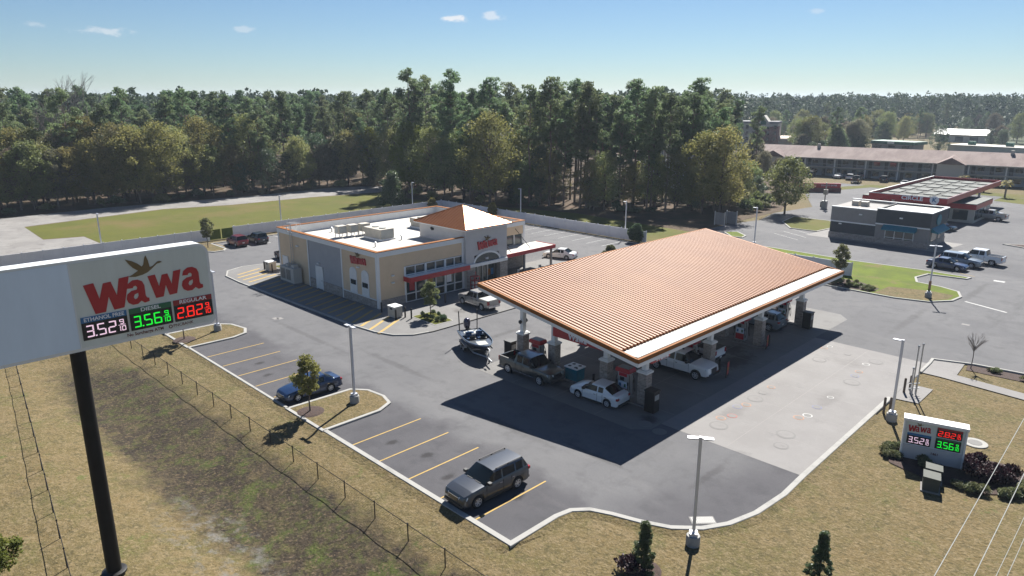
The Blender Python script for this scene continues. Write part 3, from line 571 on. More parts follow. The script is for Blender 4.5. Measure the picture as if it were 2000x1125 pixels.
# ------------------------------------------------------------------ store
def store():
    t = thing('store_building', 'yellow stucco convenience store with corner tower and copper pyramid roof', 'building', (0, 0, 0))
    x0, x1, y0, y1, H = -83.5, -61.7, 41.4, 67.3, 6.3; xb = -65.0; yt0, yt1 = 53.6, 60.4; T = .3
    # left wall in three fields
    MB().box((x0, y0, 0), (-76.2, y0 + T, H)).build('wall', 'stucco_yellow', t)
    MB().box((-76.2, y0 + .04, 0), (-68.7, y0 + T, H)).build('wall', 'stucco_grey', t, label='grey stucco panel with a white door')
    MB().box((-68.7, y0, 0), (x1, y0 + T, H)).build('wall', 'stucco_yellow', t)
    MB().box((x1 - T, y0 + T, 0), (x1, 45.0, H)).build('wall', 'stucco_yellow', t)
    MB().box((x1 - T, 45.0, 4.25), (x1, yt0, H)).build('wall', 'stucco_yellow', t)
    MB().box((x0, y0 + T, 0), (x0 + T, y1, H)).build('wall', 'stucco_yellow', t)
    MB().box((x0 + T, y1 - T, 0), (xb, y1, H)).build('wall', 'stucco_yellow', t)
    MB().box((xb - T, yt1, 4.6), (xb, y1 - T, H)).build('wall', 'stucco_yellow', t)
    MB().box((xb - T, yt1, 0), (xb, y1 - T, 3.3)).build('wall', 'stone_store', t)
    MB().box((xb - T - .04, yt1, 3.3), (xb - .12, y1 - T, 4.6)).build('window', 'store_glass', t)
    for y in (62, 63.7, 65.4, y1 - .35): MB().box((xb - .1, y - .06, 3.3), (xb + .02, y + .06, 4.6)).build('mullion', 'trim_white', t)
    # white lining of the parapet and the roof deck
    MB().box((x0 + T, y0 + T, 5.3), (x1 - T, y0 + T + .05, H - .01)).box((x0 + T, y0 + T, 5.3), (x0 + T + .05, y1 - T, H - .01)).box((x0 + T, y1 - T - .05, 5.3), (xb - T, y1 - T, H - .01)).box((x1 - T - .05, y0 + T + .06, 5.3), (x1 - T - .003, yt0, H - .01)).build('parapet_lining', 'white_paint', t)
    MB().box((x0 + T, y0 + T, 5.0), (x1 - T, yt0, 5.32)).box((x0 + T, yt0, 5.0), (-70.2, y1 - T, 5.32)).box((-70.2, yt1, 5.0), (xb - T, y1 - T, 5.318)).build('roof_deck', 'roof_white', t)
    # cornice and red-orange coping
    c = MB(); k = MB()
    for a, b in (((x0 - .1, y0 - .1), (x1 + .1, y0)), ((x1, y0), (x1 + .1, yt0)), ((x0 - .1, y0), (x0, y1 + .1)), ((x0, y1), (xb + .1, y1 + .1)), ((xb, yt1), (xb + .1, y1))):
        c.box((a[0], a[1], H - .55), (b[0], b[1], H - .02))
    for a, b in (((x0 - .14, y0 - .14), (x1 + .14, y0 + .36)), ((x1 - .36, y0 + .36), (x1 + .14, yt0)), ((x0 - .14, y0 + .36), (x0 + .36, y1 + .14)), ((x0 + .36, y1 - .36), (xb + .14, y1 + .14)), ((xb - .36, yt1), (xb + .14, y1 - .36))):
        k.box((a[0], a[1], H), (b[0], b[1], H + .07))
    c.build('cornice', 'trim_white', t); k.build('coping', 'orange_metal', t)
    for a, b in (((x1 - .28, y0 - .05), (x1 + .05, y0)), ((x1, y0), (x1 + .05, y0 + .28)), ((x0 - .05, y0 - .05), (x0 + .25, y0)), ((-76.3, y0 - .05), (-76.08, y0)), ((-68.82, y0 - .05), (-68.6, y0)), ((x1, yt0 - .3), (x1 + .05, yt0)), ((xb, y1 - .25), (xb + .06, y1 + .06))):
        MB().box((a[0], a[1], .0), (b[0], b[1], H - .56)).build('corner_trim', 'trim_white', t)
    # stone plinth
    MB().box((-76.0, y0 - .09, 0), (-74.7, y0 - .003, 1.15)).box((-72.9, y0 - .09, 0), (-68.9, y0 - .003, 1.15)).box((-68.55, y0 - .09, 0), (-62.0, y0 - .003, 1.0)).build('stone_plinth', 'stone_store', t)
    MB().box((x1 + .003, y0 + .3, 0), (x1 + .09, 44.9, 1.0)).build('stone_plinth', 'stone_store', t)
    MB().box((-68.5, y0 - .12, 1.0), (-62.0, y0 - .004, 1.08)).build('plinth_cap', 'trim_white', t)
    # arched blind windows
    for a, b in ((-67.1, -65.7), (-64.75, -63.35)):
        cx = (a + b) / 2; r = (b - a) / 2; poly = [(a, 1.1), (b, 1.1)] + [(cx + r * math.cos(R(q)), 3.45 + r * math.sin(R(q)) * .8) for q in range(0, 181, 15)]
        w_ = MB().extr(poly, lambda u, v, d: (u, y0 - d, v), .004, .07).build('arched_panel', 'white_paint', t, fix=True)
        MB().box((a + .18, y0 - .1, 2.05), (b - .18, y0 - .071, 2.6)).build('dark_pane', 'glass', w_)
    # doors
    for a, b in ((-82.6, -81.4), (-74.5, -73.1)):
        f = MB().box((a - .12, y0 - .07, 0), (a, y0 + .02, 2.75)).box((b, y0 - .07, 0), (b + .12, y0 + .02, 2.75)).box((a - .12, y0 - .07, 2.6), (b + .12, y0 + .02, 2.85)).build('door_frame', 'trim_white', t)
        d = MB().box((a, y0 - .05, .1), (b, y0 + .01, 2.6)).build('door', 'white_paint', t)
        MB().box((b - .2, y0 - .12, 1.1), (b - .08, y0 - .051, 1.22)).build('handle', 'steel', d)
    # ladder with a safety cage at the top
    l = MB()
    for x in (-80.0, -79.5): l.tube((x, y0 - .25, 2.0), (x, y0 - .25, 7.2), .03)
    for i in range(17): l.tube((-80.0, y0 - .25, 2.2 + i * .3), (-79.5, y0 - .25, 2.2 + i * .3), .018, n=5)
    for z in (2.4, 4.2, 6): l.tube((-80, y0 - .25, z), (-80, y0, z), .02, n=5).tube((-79.5, y0 - .25, z), (-79.5, y0, z), .02, n=5)
    l.build('ladder', 'steel', t)
    for x in (-80.25, -79.25): MB().box((x - .03, y0 - .5, 6.2), (x + .03, y0 + .9, 6.26)).box((x - .03, y0 - .5, 6.2), (x + .03, y0 - .44, 7.3)).box((x - .03, y0 + .84, 6.3), (x + .03, y0 + .9, 7.3)).box((x - .03, y0 - .5, 7.24), (x + .03, y0 + .9, 7.3)).build('ladder_guard', 'white_paint', t)

    # shop window wall, three bays
    gl = MB().box((x1 - .22, 45.1, .1), (x1 - .14, yt0 - .1, 4.15)).build('shop_glazing', 'store_glass', t)
    ys = [45.0, 46.45, 47.9, 49.35, 50.75, 52.15, 53.5]
    for i, y in enumerate(ys): MB().box((x1 - .14, y - (.12 if i % 2 == 0 else .04), .1), (x1 + .03, y + (.12 if i % 2 == 0 else .04), 4.2)).build('mullion', 'trim_white', t)
    for z in (.1, 1.05, 2.7, 3.2, 4.15): MB().box((x1 - .13, 45.0, z - .05), (x1 + .02, yt0 - .02, z + .05)).build('transom', 'trim_white', t)
    for y0_, y1_ in ((45.2, 47.6), (48, 50.5)): MB().box((x1 - .135, y0_, .2), (x1 - .1, y1_, .95)).build('lower_panel', 'black', t)
    aw = MB().box((x1 + .03, 44.8, 2.98), (x1 + 1.15, yt0 - .05, 3.12)).build('awning', 'trim_white', t)
    MB().box((x1 + 1.15, 44.75, 2.62), (x1 + 1.22, yt0 - .05, 3.16)).box((x1 + .04, 44.73, 2.62), (x1 + 1.22, 44.8, 3.16)).build('awning_fascia', 'red_paint', aw)
    # side awning over the patio, on tie rods
    a2 = MB().box((xb + .03, yt1 + .02, 2.98), (-61.5, 69.6, 3.16)).build('awning', 'roof_white', t)
    MB().box((-61.5, yt1 + .02, 2.75), (-61.42, 69.7, 3.22)).box((xb + .03, 69.6, 2.75), (-61.5, 69.7, 3.22)).build('awning_fascia', 'red_paint', a2)
    for y in (62.0, 65.6): MB().tube((xb + .02, y, 5.4), (-62.2, y, 3.2), .04).build('tie_rod', 'black_metal', a2)
    for y in (64, 69.2): MB().box((-61.9, y - .12, 0), (-61.66, y + .12, 2.98)).build('awning_post', 'stone_store', a2)
    # tower
    tx0, tx1 = -70.0, -61.3
    tw = MB().box((tx0, yt0, 5.2), (tx1, yt1, 7.25)).box((-62.0, yt0, 3.95), (tx1, yt1, 5.2)).box((-66, yt0, 3.0), (tx1 - .004, yt0 + 1.35, 3.95)).box((-66, yt1 - 1.35, 3.0), (tx1 - .004, yt1, 3.95)).box((-66, yt1 - .3, 0), (tx1 - .01, yt1, 3)).box((-66, yt0, 0), (tx1 - .01, yt0 + .3, 3)).build('tower', 'stucco_pale', t)
    ax0, ax1, axm, eb = tx0 - .55, tx1 + .55, (yt0 - .5, yt1 + .5), 7.25
    apex = ((ax0 + ax1) / 2, (axm[0] + axm[1]) / 2, 9.45)
    cs = [(ax0, axm[0], eb + .12), (ax1, axm[0], eb + .12), (ax1, axm[1], eb + .12), (ax0, axm[1], eb + .12)]
    rf = MB().add(cs + [apex] + [(p[0], p[1], eb) for p in cs], [(0, 1, 4), (1, 2, 4), (2, 3, 4), (3, 0, 4), (5, 6, 1, 0), (6, 7, 2, 1), (7, 8, 3, 2), (8, 5, 0, 3), (8, 7, 6, 5)]).build('pyramid_roof', 'orange_gloss', tw)
    MB().box((ax0 - .02, axm[0] - .02, eb - .1), (ax1 + .02, axm[1] + .02, eb - .002)).build('eave_trim', 'trim_white', tw)
    for s in range(4):
        p, q = Vector(cs[s]), Vector(cs[(s + 1) % 4]); ap = Vector(apex); n_ = ((q - p).cross(ap - p)).normalized()
        for i in range(1, 18):
            u = i / 18; st = p.lerp(q, u); k_ = 1 - abs(2 * u - 1); mid = p.lerp(q, .5)
            en = st + (ap - mid) * k_
            MB().tube(st + n_ * .02, en + n_ * .02, .035, n=4).build('seam', 'orange_gloss', rf)
        MB().tube(p + n_ * .02, ap, .06, n=5).build('hip_cap', 'orange_metal', rf)
    # entrance under the tower
    MB().box((-62.3, yt0 + 1.3, .1), (-62.2, yt1 - 1.3, 3.0)).build('entrance_glazing', 'store_glass', tw)
    poly = [(55.0, 3.02), (59.0, 3.02)] + [(57 + 2.0 * math.cos(R(q)), 3.02 + 1.02 * math.sin(R(q))) for q in range(0, 181, 12)]
    MB().extr(poly, lambda u, v, d: (tx1 + d, u, v), .005, .03).build('arched_window', 'store_glass', tw, fix=True)
    ring = [(57 + 2.25 * math.cos(R(q)), 3.02 + 1.25 * math.sin(R(q))) for q in range(0, 181, 12)] + [(57 + 2.0 * math.cos(R(q)), 3.02 + 1.02 * math.sin(R(q))) for q in range(180, -1, -12)]
    MB().extr(ring, lambda u, v, d: (tx1 + d, u, v), .004, .08).build('arch_trim', 'trim_white', tw, fix=True)
    MB().box((tx1 - .5, yt0 + .1, 2.62), (tx1 + .25, yt1 - .1, 3.0)).build('portal_beam', 'trim_white', tw)
    for a, b in ((yt0 + .05, yt0 + 1.3), (yt1 - 1.3, yt1 - .05)):
        MB().box((tx1 - .45, a, .1), (tx1 + .16, b, 2.62)).build('stone_pier', 'stone_store', tw)
    for y in (55.0, 56.2, 57.0, 57.8, 59.0): MB().box((-62.2, y - .05, .1), (-62.1, y + .05, 2.62)).build('door_stile', 'steel', tw)
    for y in (56.9, 57.1): MB().tube((-62.05, y, .9), (-62.05, y, 1.6), .02, n=6).build('door_handle', 'steel', tw)
    for y, m_ in ((55.25, 'stripe_yellow'), (55.75, 'red_paint'), (58.15, 'orange_metal'), (58.65, 'hdr_blue')): MB().box((-62.19, y - .2, .9), (-62.15, y + .2, 1.7)).build('poster', m_, tw)
    for y, m_ in ((46.0, 'red_paint'), (48.6, 'stripe_yellow'), (51.4, 'white_text')): MB().box((x1 - .138, y - .35, 1.3), (x1 - .12, y + .35, 2.2)).build('poster', m_, t)
    me = text_mesh('1461', .3, .02, .005); wall_mesh(me, '+x', (tx1 + .032, 57, 3.35), 'lettering', 'white_text', tw)
    # wall signs
    logo(3.3, .95, .12, '+x', (tx1 + .01, 55.4, 4.62), t, 'red_paint'); logo(3.1, .85, .12, '-y', (-66.8, y0 - .01, 4.45), t, 'red_paint')
    for p in ((x1 + .1, 43.3, 3.5), (x1 + .1, 43.3, 2.7)): MB().cbox(p, (.2, .35, .14)).build('wall_light', 'white_paint', t)
    MB().cbox((-65.3, y0 - .08, 4.15), (.5, .16, .14)).build('wall_light', 'white_paint', t); MB().cbox((-78.6, y0 - .1, 4.6), (.5, .2, .16)).build('wall_light', 'white_paint', t)
    MB().cbox((-73.8, y0 - .1, 3.2), (.4, .2, .14)).build('wall_light', 'white_paint', t)
    for z, y in ((6.7, 53.95), (6.6, 54.3)): MB().tube((-67.3, yt0 - .25, z), (-67.6 + (y - 54), yt0 - .02, z), .14, n=10).build('camera_dome', 'black', t)
    return t
store()
def ac_unit(name, label, loc, d, group=None):
    t = thing(name, label, 'rooftop unit', loc, 0, group); x, y, z = d
    b = MB().box((-x / 2, -y / 2, .2), (x / 2, y / 2, z)).build('casing', 'unit_beige', t)
    MB().box((-x / 2 - .15, -y / 2 - .1, 0), (x / 2 + .15, y / 2 + .1, .2)).build('curb', 'white_paint', t)
    for i in range(4): MB().box((-x / 2 + (i + .12) * x / 4, -y / 2 - .02, .35), (-x / 2 + (i + .9) * x / 4, -y / 2 - .004, z - .12)).build('side_panel', 'unit_beige', b)
    MB().box((x / 2 + .002, -y / 2 + .1, .3), (x / 2 + .05, y / 2 - .1, z - .1)).build('coil_grille', 'unit_grey', t)
    for i in (-1, 1): MB().lathe([(.42, 0), (.42, .1), (.1, .12)], (i * x * .22, 0, z + .002), 14).build('fan', 'unit_grey', t, sharp=40)
    MB().box((-x / 2 - .5, -y / 2 + .2, z * .45), (-x / 2 - .003, y / 2 - .2, z - .05)).build('intake_hood', 'unit_beige', t)
ac_unit('rooftop_unit', 'large beige rooftop unit in the middle of the white store roof', (-72.6, 49.3, 5.32), (3.4, 2.0, 1.35))
ac_unit('rooftop_unit', 'beige rooftop unit beside the store tower', (-74.6, 57.8, 5.32), (3.0, 2.0, 1.3))
for i in range(3):
    t = thing('condenser_unit', 'small beige condenser on a stand on the store roof', 'condenser', (-76.6 + .25 * i, 46.3 + i * 1.55, 5.32), 0, 'row of roof condensers')
    MB().box((-.5, -.6, .5), (.5, .6, 1.45)).build('casing', 'unit_beige', t); MB().box((.503, -.5, .6), (.53, .5, 1.35)).build('coil_grille', 'unit_grey', t)
    MB().box((-.4, -.612, .6), (.4, -.603, 1.35)).build('coil_grille', 'unit_grey', t)
    for a in (-.45, .45):
        for b in (-.5, .5): MB().box((a - .04, b - .04, 0), (a + .04, b + .04, .5)).build('leg', 'white_paint', t)
for i, (x, y) in enumerate(((-80.6, 47.4), (-79.4, 48.6), (-71.2, 55), (-69.8, 50.6), (-68.4, 45.8))):
    t = thing('roof_vent', 'short pipe vent on the store roof', 'vent', (x, y, 5.32), 0, 'pipe vents on the store roof')
    MB().tube((0, 0, 0), (0, 0, .55), .09).build('pipe', 'steel', t); MB().lathe([(.17, 0), (.17, .05), (.03, .14)], (0, 0, .5), 10).build('cap', 'steel', t)
t = thing('power_cabinet', 'beige power cabinet with two louvred doors against store wall', 'cabinet', (-79.3, 40.55, .1))
MB().box((-1.7, -.55, .12), (1.7, .55, 1.95)).build('casing', 'cream', t); MB().box((-1.8, -.65, 0), (1.8, .65, .12)).build('plinth', 'concrete', t)
for a in (-1.45, -.1):
    d = MB().box((a, -.58, .4), (a + 1.1, -.553, 1.75)).build('louvre_door', 'unit_grey', t)
    for i in range(9): MB().box((a + .06, -.6, .48 + i * .14), (a + 1.04, -.582, .55 + i * .14)).build('louvre', 'black', d)
for p in ((-.4, 0, 1.95), (.9, .1, 1.95)): MB().box((p[0] - .3, p[1] - .3, p[2]), (p[0] + .3, p[1] + .3, p[2] + .35)).build('vent_hood', 'cream', t)

# ------------------------------------------------------------------ fuel canopy
CX0, CX1, CY0, CY1 = -41.2, -25.4, 37.4, 73.0          # high back edge .. low front edge
def cz(x): return 5.0 + (CX1 - x) * .152
COLX = (-27.4, -30.95, -36.35, -39.95); ROWS = (41.3, 50.6, 59.6, 68.4)
def canopy():
    t = thing('fuel_canopy', 'big sloping fuel canopy with ribbed orange metal roof', 'canopy', (0, 0, 0))
    gx = CX1 - 1.55       # where the ribbed deck stops and the white gutter begins
    mb = MB(); th = .16
    mb.add([(CX0, CY0, cz(CX0)), (gx, CY0, cz(gx)), (gx, CY1, cz(gx)), (CX0, CY1, cz(CX0)), (CX0, CY0, cz(CX0) - th), (gx, CY0, cz(gx) - th), (gx, CY1, cz(gx) - th), (CX0, CY1, cz(CX0) - th)], [(0, 1, 2, 3), (7, 6, 5, 4), (0, 4, 5, 1), (1, 5, 6, 2), (2, 6, 7, 3), (3, 7, 4, 0)])
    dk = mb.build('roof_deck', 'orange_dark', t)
    # one folded rib mesh shared by all the ribs
    rb = MB(); a, b = CX0 + .12, gx + .02; w0, w1, h = .115, .10, .15
    rb.add([(a, -w0, cz(a) + .002), (a, w0, cz(a) + .002), (a, w1, cz(a) + h), (a, -w1, cz(a) + h), (b, -w0, cz(b) + .002), (b, w0, cz(b) + .002), (b, w1, cz(b) + h), (b, -w1, cz(b) + h)],
           [(0, 1, 2, 3), (7, 6, 5, 4), (1, 5, 6, 2), (2, 6, 7, 3), (3, 7, 4, 0)])
    n = 88; first = None
    for i in range(n):
        y = CY0 + .25 + (CY1 - CY0 - .5) * i / (n - 1)
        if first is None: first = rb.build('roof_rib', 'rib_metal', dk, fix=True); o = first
        else: o = first.copy(); col.objects.link(o)
        o.location = (0, y, 0)
    g = MB(); z0 = cz(gx) - .03
    g.box((gx + .003, CY0 + .1, z0 - .15), (CX1 - .1, CY1 - .1, z0)).build('gutter_deck', 'roof_white', t)
    f = MB()
    f.box((CX1 - .1, CY0 - .1, 4.86), (CX1 + .1, CY1 + .1, 5.16))
    fz = []
    def slope_bar(y0, y1, lo, hi): 
        x0, x1 = CX0 - .1, CX1 - .1
        f.add([(x0, y0, cz(x0) + lo), (x1, y0, cz(x1) + lo), (x1, y1, cz(x1) + lo), (x0, y1, cz(x0) + lo), (x0, y0, cz(x0) + hi), (x1, y0, cz(x1) + hi), (x1, y1, cz(x1) + hi), (x0, y1, cz(x0) + hi)], [(3, 2, 1, 0), (4, 5, 6, 7), (0, 1, 5, 4), (1, 2, 6, 5), (2, 3, 7, 6), (3, 0, 4, 7)])
    slope_bar(CY0 - .1, CY0 + .1, -.18, .13); slope_bar(CY1 - .1, CY1 + .1, -.18, .13)
    f.box((CX0 - .12, CY0 + .1, cz(CX0) - .18), (CX0 + .1, CY1 - .1, cz(CX0) + .13))
    f.build('fascia', 'orange_metal', t)
    # white soffit below the deck and the lower white fascia line
    s = MB(); x0, x1 = CX0 - .05, CX1 + .03; lo, hi = -.46, -.2
    for (ya, yb) in ((CY0 - .04, CY1 + .04),):
        s.add([(x0, ya, cz(x0) + lo), (x1, ya, cz(x1) + lo), (x1, yb, cz(x1) + lo), (x0, yb, cz(x0) + lo), (x0, ya, cz(x0) + hi), (x1, ya, cz(x1) + hi), (x1, yb, cz(x1) + hi), (x0, yb, cz(x0) + hi)], [(3, 2, 1, 0), (4, 5, 6, 7), (0, 1, 5, 4), (1, 2, 6, 5), (2, 3, 7, 6), (3, 0, 4, 7)])
    s.build('soffit', 'trim_white', t)
    for y in ROWS:
        bm_ = MB(); x0, x1 = -40.9, -26.2
        bm_.add([(x0, y - .14, cz(x0) - .85), (x1, y - .14, cz(x1) - .75), (x1, y + .14, cz(x1) - .75), (x0, y + .14, cz(x0) - .85), (x0, y - .14, cz(x0) - .462), (x1, y - .14, cz(x1) - .462), (x1, y + .14, cz(x1) - .462), (x0, y + .14, cz(x0) - .462)], [(3, 2, 1, 0), (4, 5, 6, 7), (0, 1, 5, 4), (1, 2, 6, 5), (2, 3, 7, 6), (3, 0, 4, 7)])
        bm_.build('beam', 'trim_white', t)
        for x in COLX:
            c = MB().box((x - .19, y - .19, 2.75), (x + .19, y + .19, cz(x) - .8)).build('column', 'trim_white', t)
            MB().box((x - .37, y - .37, .1), (x + .37, y + .37, 2.55)).build('stone_base', 'stone', c)
            MB().box((x - .45, y - .45, 2.55), (x + .45, y + .45, 2.68)).box((x - .36, y - .36, 2.68), (x + .36, y + .36, 2.76)).build('column_cap', 'trim_white', c)
        for x in (-31.5, -36.5):
            for dy in (-3.2, 3.2):
                if CY0 + .5 < y + dy < CY1 - .5: MB().box((x - .25, y + dy - .25, cz(x) - .52), (x + .25, y + dy + .25, cz(x) - .462)).build('ceiling_light', 'white_paint', t)
    # red name boards spanning the columns of the two outer rows
    for y, nn, dy in ((41.3, '-y', -.3), (68.4, '+y', .3)):
        b = MB().box((-36.2, y + dy - .08, 3.35), (-31.1, y + dy + .08, 4.1)).build('name_board', 'red_paint', t)
        me = text_mesh('Wawa', .72, .03, .018); wall_mesh(me, nn, (-33.6, y + dy + (.085 if dy > 0 else -.085), 3.7), 'lettering', 'white_text', b)
    b = MB().box((CX1 - .5, 39.6, 4.1), (CX1 - .36, 41.9, 4.75)).build('name_board', 'red_paint', t)
    for y in (39.9, 41.6): MB().box((CX1 - .46, y - .05, 4.7), (CX1 - .4, y + .05, 4.9)).build('hanger', 'trim_white', b)
    wall_mesh(text_mesh('Wawa', .62, .1, .016), '+x', (CX1 - .358, 40.75, 4.4), 'lettering', 'white_text', b)
    for dy in (-.3, .3): MB().lathe([(.16, 0), (.16, .12), (.05, .2)], (-39.95 + .05, 41.3 + dy * 1.2, 3.7), 10, 'y' if dy < 0 else 'y').build('loudspeaker', 'black', t)
canopy()
def dispenser(loc, label, group='fuel dispensers under the canopy'):
    t = thing('fuel_dispenser', label, 'fuel pump', loc, 0, group)
    # long side parallel to the island (x), faces +-y
    MB().box((-.55, -.42, 0), (.55, .42, .12)).build('plinth', 'concrete', t)
    MB().box((-.48, -.3, .12), (.48, .3, 2.05)).build('cabinet', 'steel', t)
    tp = [(-.62, 2.05), (.62, 2.05), (.66, 2.2), (.56, 2.38), (-.56, 2.38), (-.66, 2.2)]
    MB().extr(tp, lambda u, v, d: (u, d, v), -.42, .42).build('red_hood', 'red_paint', t, fix=True)
    MB().box((-.5, -.34, 2.383), (.5, .34, 2.4)).build('hood_top', 'unit_grey', t)
    for s in (-1, 1):
        f = MB().box((-.4, s * .302, .2), (.4, s * .325, .75)).build('red_panel', 'red_paint', t)
        MB().box((-.4, s * .302, .8), (.4, s * .325, 1.3)).build('grade_panel', 'sign_blank', t)
        MB().box((-.26, s * .302, 1.36), (.1, s * .33, 1.66)).build('screen', 'glass', t)
        MB().box((-.36, s * .302, 1.72), (.36, s * .33, 1.98)).build('topper_card', 'logo_red', t)
        for k, m in enumerate(('hdr_blue', 'white_text', 'hdr_green')): MB().box((-.3 + k * .22, s * .326, .9), (-.14 + k * .22, s * .345, 1.15)).build('grade_button', m, t)
        for sx in (-1, 1):
            h = MB(); pts = [(sx * .5, s * .2, 1.9), (sx * .62, s * .3, 1.5), (sx * .66, s * .36, .8), (sx * .6, s * .4, .45), (sx * .52, s * .38, .8), (sx * .5, s * .34, 1.15)]
            h.path(pts, .022, 5).build('hose', 'rubber', t)
            MB().box((sx * .5 - .04, s * .33, 1.1), (sx * .5 + .04, s * .42, 1.36)).build('nozzle', 'black', t)
for i, y in enumerate(ROWS):
    for j, x in enumerate((-29.15, -38.2)):
        dispenser((x, y, .1), 'red-hooded fuel dispenser on the %s, %s end' % (('outer pump island beside the white sedan', 'pump island beside the white crew-cab', 'third pump island with the poster stand', 'farthest pump island')[i], ('low-roof', 'high-roof')[j]))
    r = 1.0; x0, x1 = -41.0, -26.4
    isl = [(x1 - .5 + .5 * math.cos(R(a)), y + .62 * math.sin(R(a))) for a in range(-90, 91, 30)] + [(x0 + .5 - .5 * math.cos(R(a)), y + .62 * math.sin(R(a))) for a in range(90, -91, -30)]
    MB().prism(isl, .0, .12).build('pump_island', 'concrete', None, kind='structure')
def bollard(loc, label, group, m='black_metal', h=1.05):
    t = thing('bollard', label, 'bollard', loc, 0, group)
    MB().tube((0, 0, 0), (0, 0, h), .09, n=10).build('post', m, t); MB().lathe([(.09, 0), (.07, .05), (.02, .075)], (0, 0, h + .001), 10).build('cap', m, t, sharp=50)
for i, y in enumerate(ROWS):
    for x in (-40.75, -26.55): bollard((x, y + .28, .12), 'dark steel bollard at the end of a pump island', 'bollards at the pump islands')
    for x in (-31.9, -33.6): bollard((x, y - .35, .12), 'dark bollard in the middle of a pump island', 'mid-island bollards')
def ice_box(loc, label):
    t = thing('waste_station', label, 'bin', loc)
    MB().box((-.4, -.36, 0), (.4, .36, 1.55)).build('casing', 'black_metal', t); MB().box((-.44, -.4, 1.55), (.44, .4, 1.66)).build('lid', 'black', t)
    MB().box((.402, -.26, .95), (.42, .26, 1.35)).build('opening', 'unit_grey', t); MB().box((.402, -.3, .1), (.415, .3, .85)).build('door', 'black', t)
ice_box((-26.2, 40.55, .1), 'tall dark waste station beside the corner canopy column by the sedan')
ice_box((-26.3, 67.7, .1), 'tall dark waste station beside the farthest canopy column on the road side')
ice_box((-41.1, 40.9, .1), 'low dark waste station at the high-roof end by the boat')
t = thing('island_cooler', 'square island drinks cooler, white top with four round holes', 'cooler', (-34.1, 41.3, .12))
MB().box((-.6, -.5, 0), (.6, .5, 1.0)).build('casing', 'teal', t); MB().box((-.68, -.58, 1.0), (.68, .58, 1.08)).build('top', 'white_paint', t)
for a in (-.32, .32):
    for b in (-.27, .27): MB().lathe([(.15, 0), (.15, .012)], (a, b, 1.081), 14).build('round_hole', 'black', t)
def aframe(loc, rz, label):
    t = thing('sidewalk_sign', label, 'sign', loc, rz)
    MB().box((-.05, -.4, .0), (.05, .4, .12)).build('base', 'black', t); MB().box((-.03, -.36, .12), (.03, .36, 1.3)).build('frame', 'black_metal', t)
    for s in (-1, 1): MB().box((s * .031, -.3, .2), (s * .038, .3, 1.22)).build('poster', 'red_paint', t); MB().box((s * .039, -.2, .55), (s * .044, .2, .8)).build('poster_picture', 'stripe_yellow', t)
aframe((-26.4, 59.2, .1), R(15), 'black framed poster stand with red poster on the third pump island')
aframe((-25.6, 50.5, .1), R(15), 'poster stand just beyond the white crew cab bonnet')
# tank covers in the apron
mat('cover_red', C(.26, .085, .07), .8); mat('cover_orange', C(.29, .16, .10), .8); mat('cover_blue', C(.13, .135, .20), .8); mat('cover_grey', C(.15, .145, .14), .85); mat('cover_white', C(.36, .355, .34), .7)
for p, m, r in (((-22.8, 63.2), 'orange', .3), ((-22.6, 64.0), 'white', .26), ((-20.68, 63.05), 'grey', .32), ((-21.89, 59.86), 'grey', .6), ((-23.4, 53.2), 'grey', .32), ((-22.1, 51.1), 'orange', .32), ((-22.07, 49.6), 'grey', .36), ((-21.95, 48.1), 'grey', .62), ((-21.9, 46.6), 'orange', .36), ((-22.2, 45.8), 'blue', .36),
                ((-21.7, 44.1), 'red', .36), ((-22.1, 43.2), 'orange', .36), ((-21.6, 42.0), 'grey', .66), ((-18.0, 49.9), 'blue', .36), ((-17.9, 48.0), 'white', .34), ((-18.2, 47.2), 'orange', .38), ((-17.96, 56.6), 'grey', .66), ((-18.3, 58.2), 'blue', .34), ((-18.4, 59.4), 'orange', .32), ((-18.6, 61.6), 'white', .3), ((-18.2, 62.8), 'grey', .6), ((-17.7, 44.0), 'grey', .66), ((-18, 52.4), 'white', .25), ((-17.2, 42.2), 'grey', .5)):
    t = thing('tank_cover', '%s round %s cover set flush in the sunlit concrete' % ({'grey': 'grey', 'orange': 'faded orange', 'red': 'red', 'blue': 'blue', 'white': 'white'}[m], 'tank sump' if r > .45 else 'fill'), 'manhole cover', (p[0], p[1], .007), 0, 'tank covers, %s %s' % (m, 'large' if r > .45 else 'small'))
    MB().lathe([(r, 0), (r, .008)], (0, 0, 0), 20).build('rim', 'cover_' + m, t)
    MB().lathe([(r * .78, 0), (r * .78, .006)], (0, 0, .0085), 18).build('lid', 'cover_grey' if m != 'grey' else 'concrete', t)
    if r > .45: MB().lathe([(.12, 0), (.12, .006)], (.08, .1, .015), 10).build('inspection_cap', 'concrete', t)
for p in ((-24.0, 38.3), (-25.4, 38.6)):
    t = MB().lathe([(.5, 0), (.5, .008)], (p[0], p[1], .009), 18).build('drain_cover', 'cover_grey', None, label='dark round drain lid in the shaded pad corner', cat='manhole cover', group='drain lids at the pad corner')

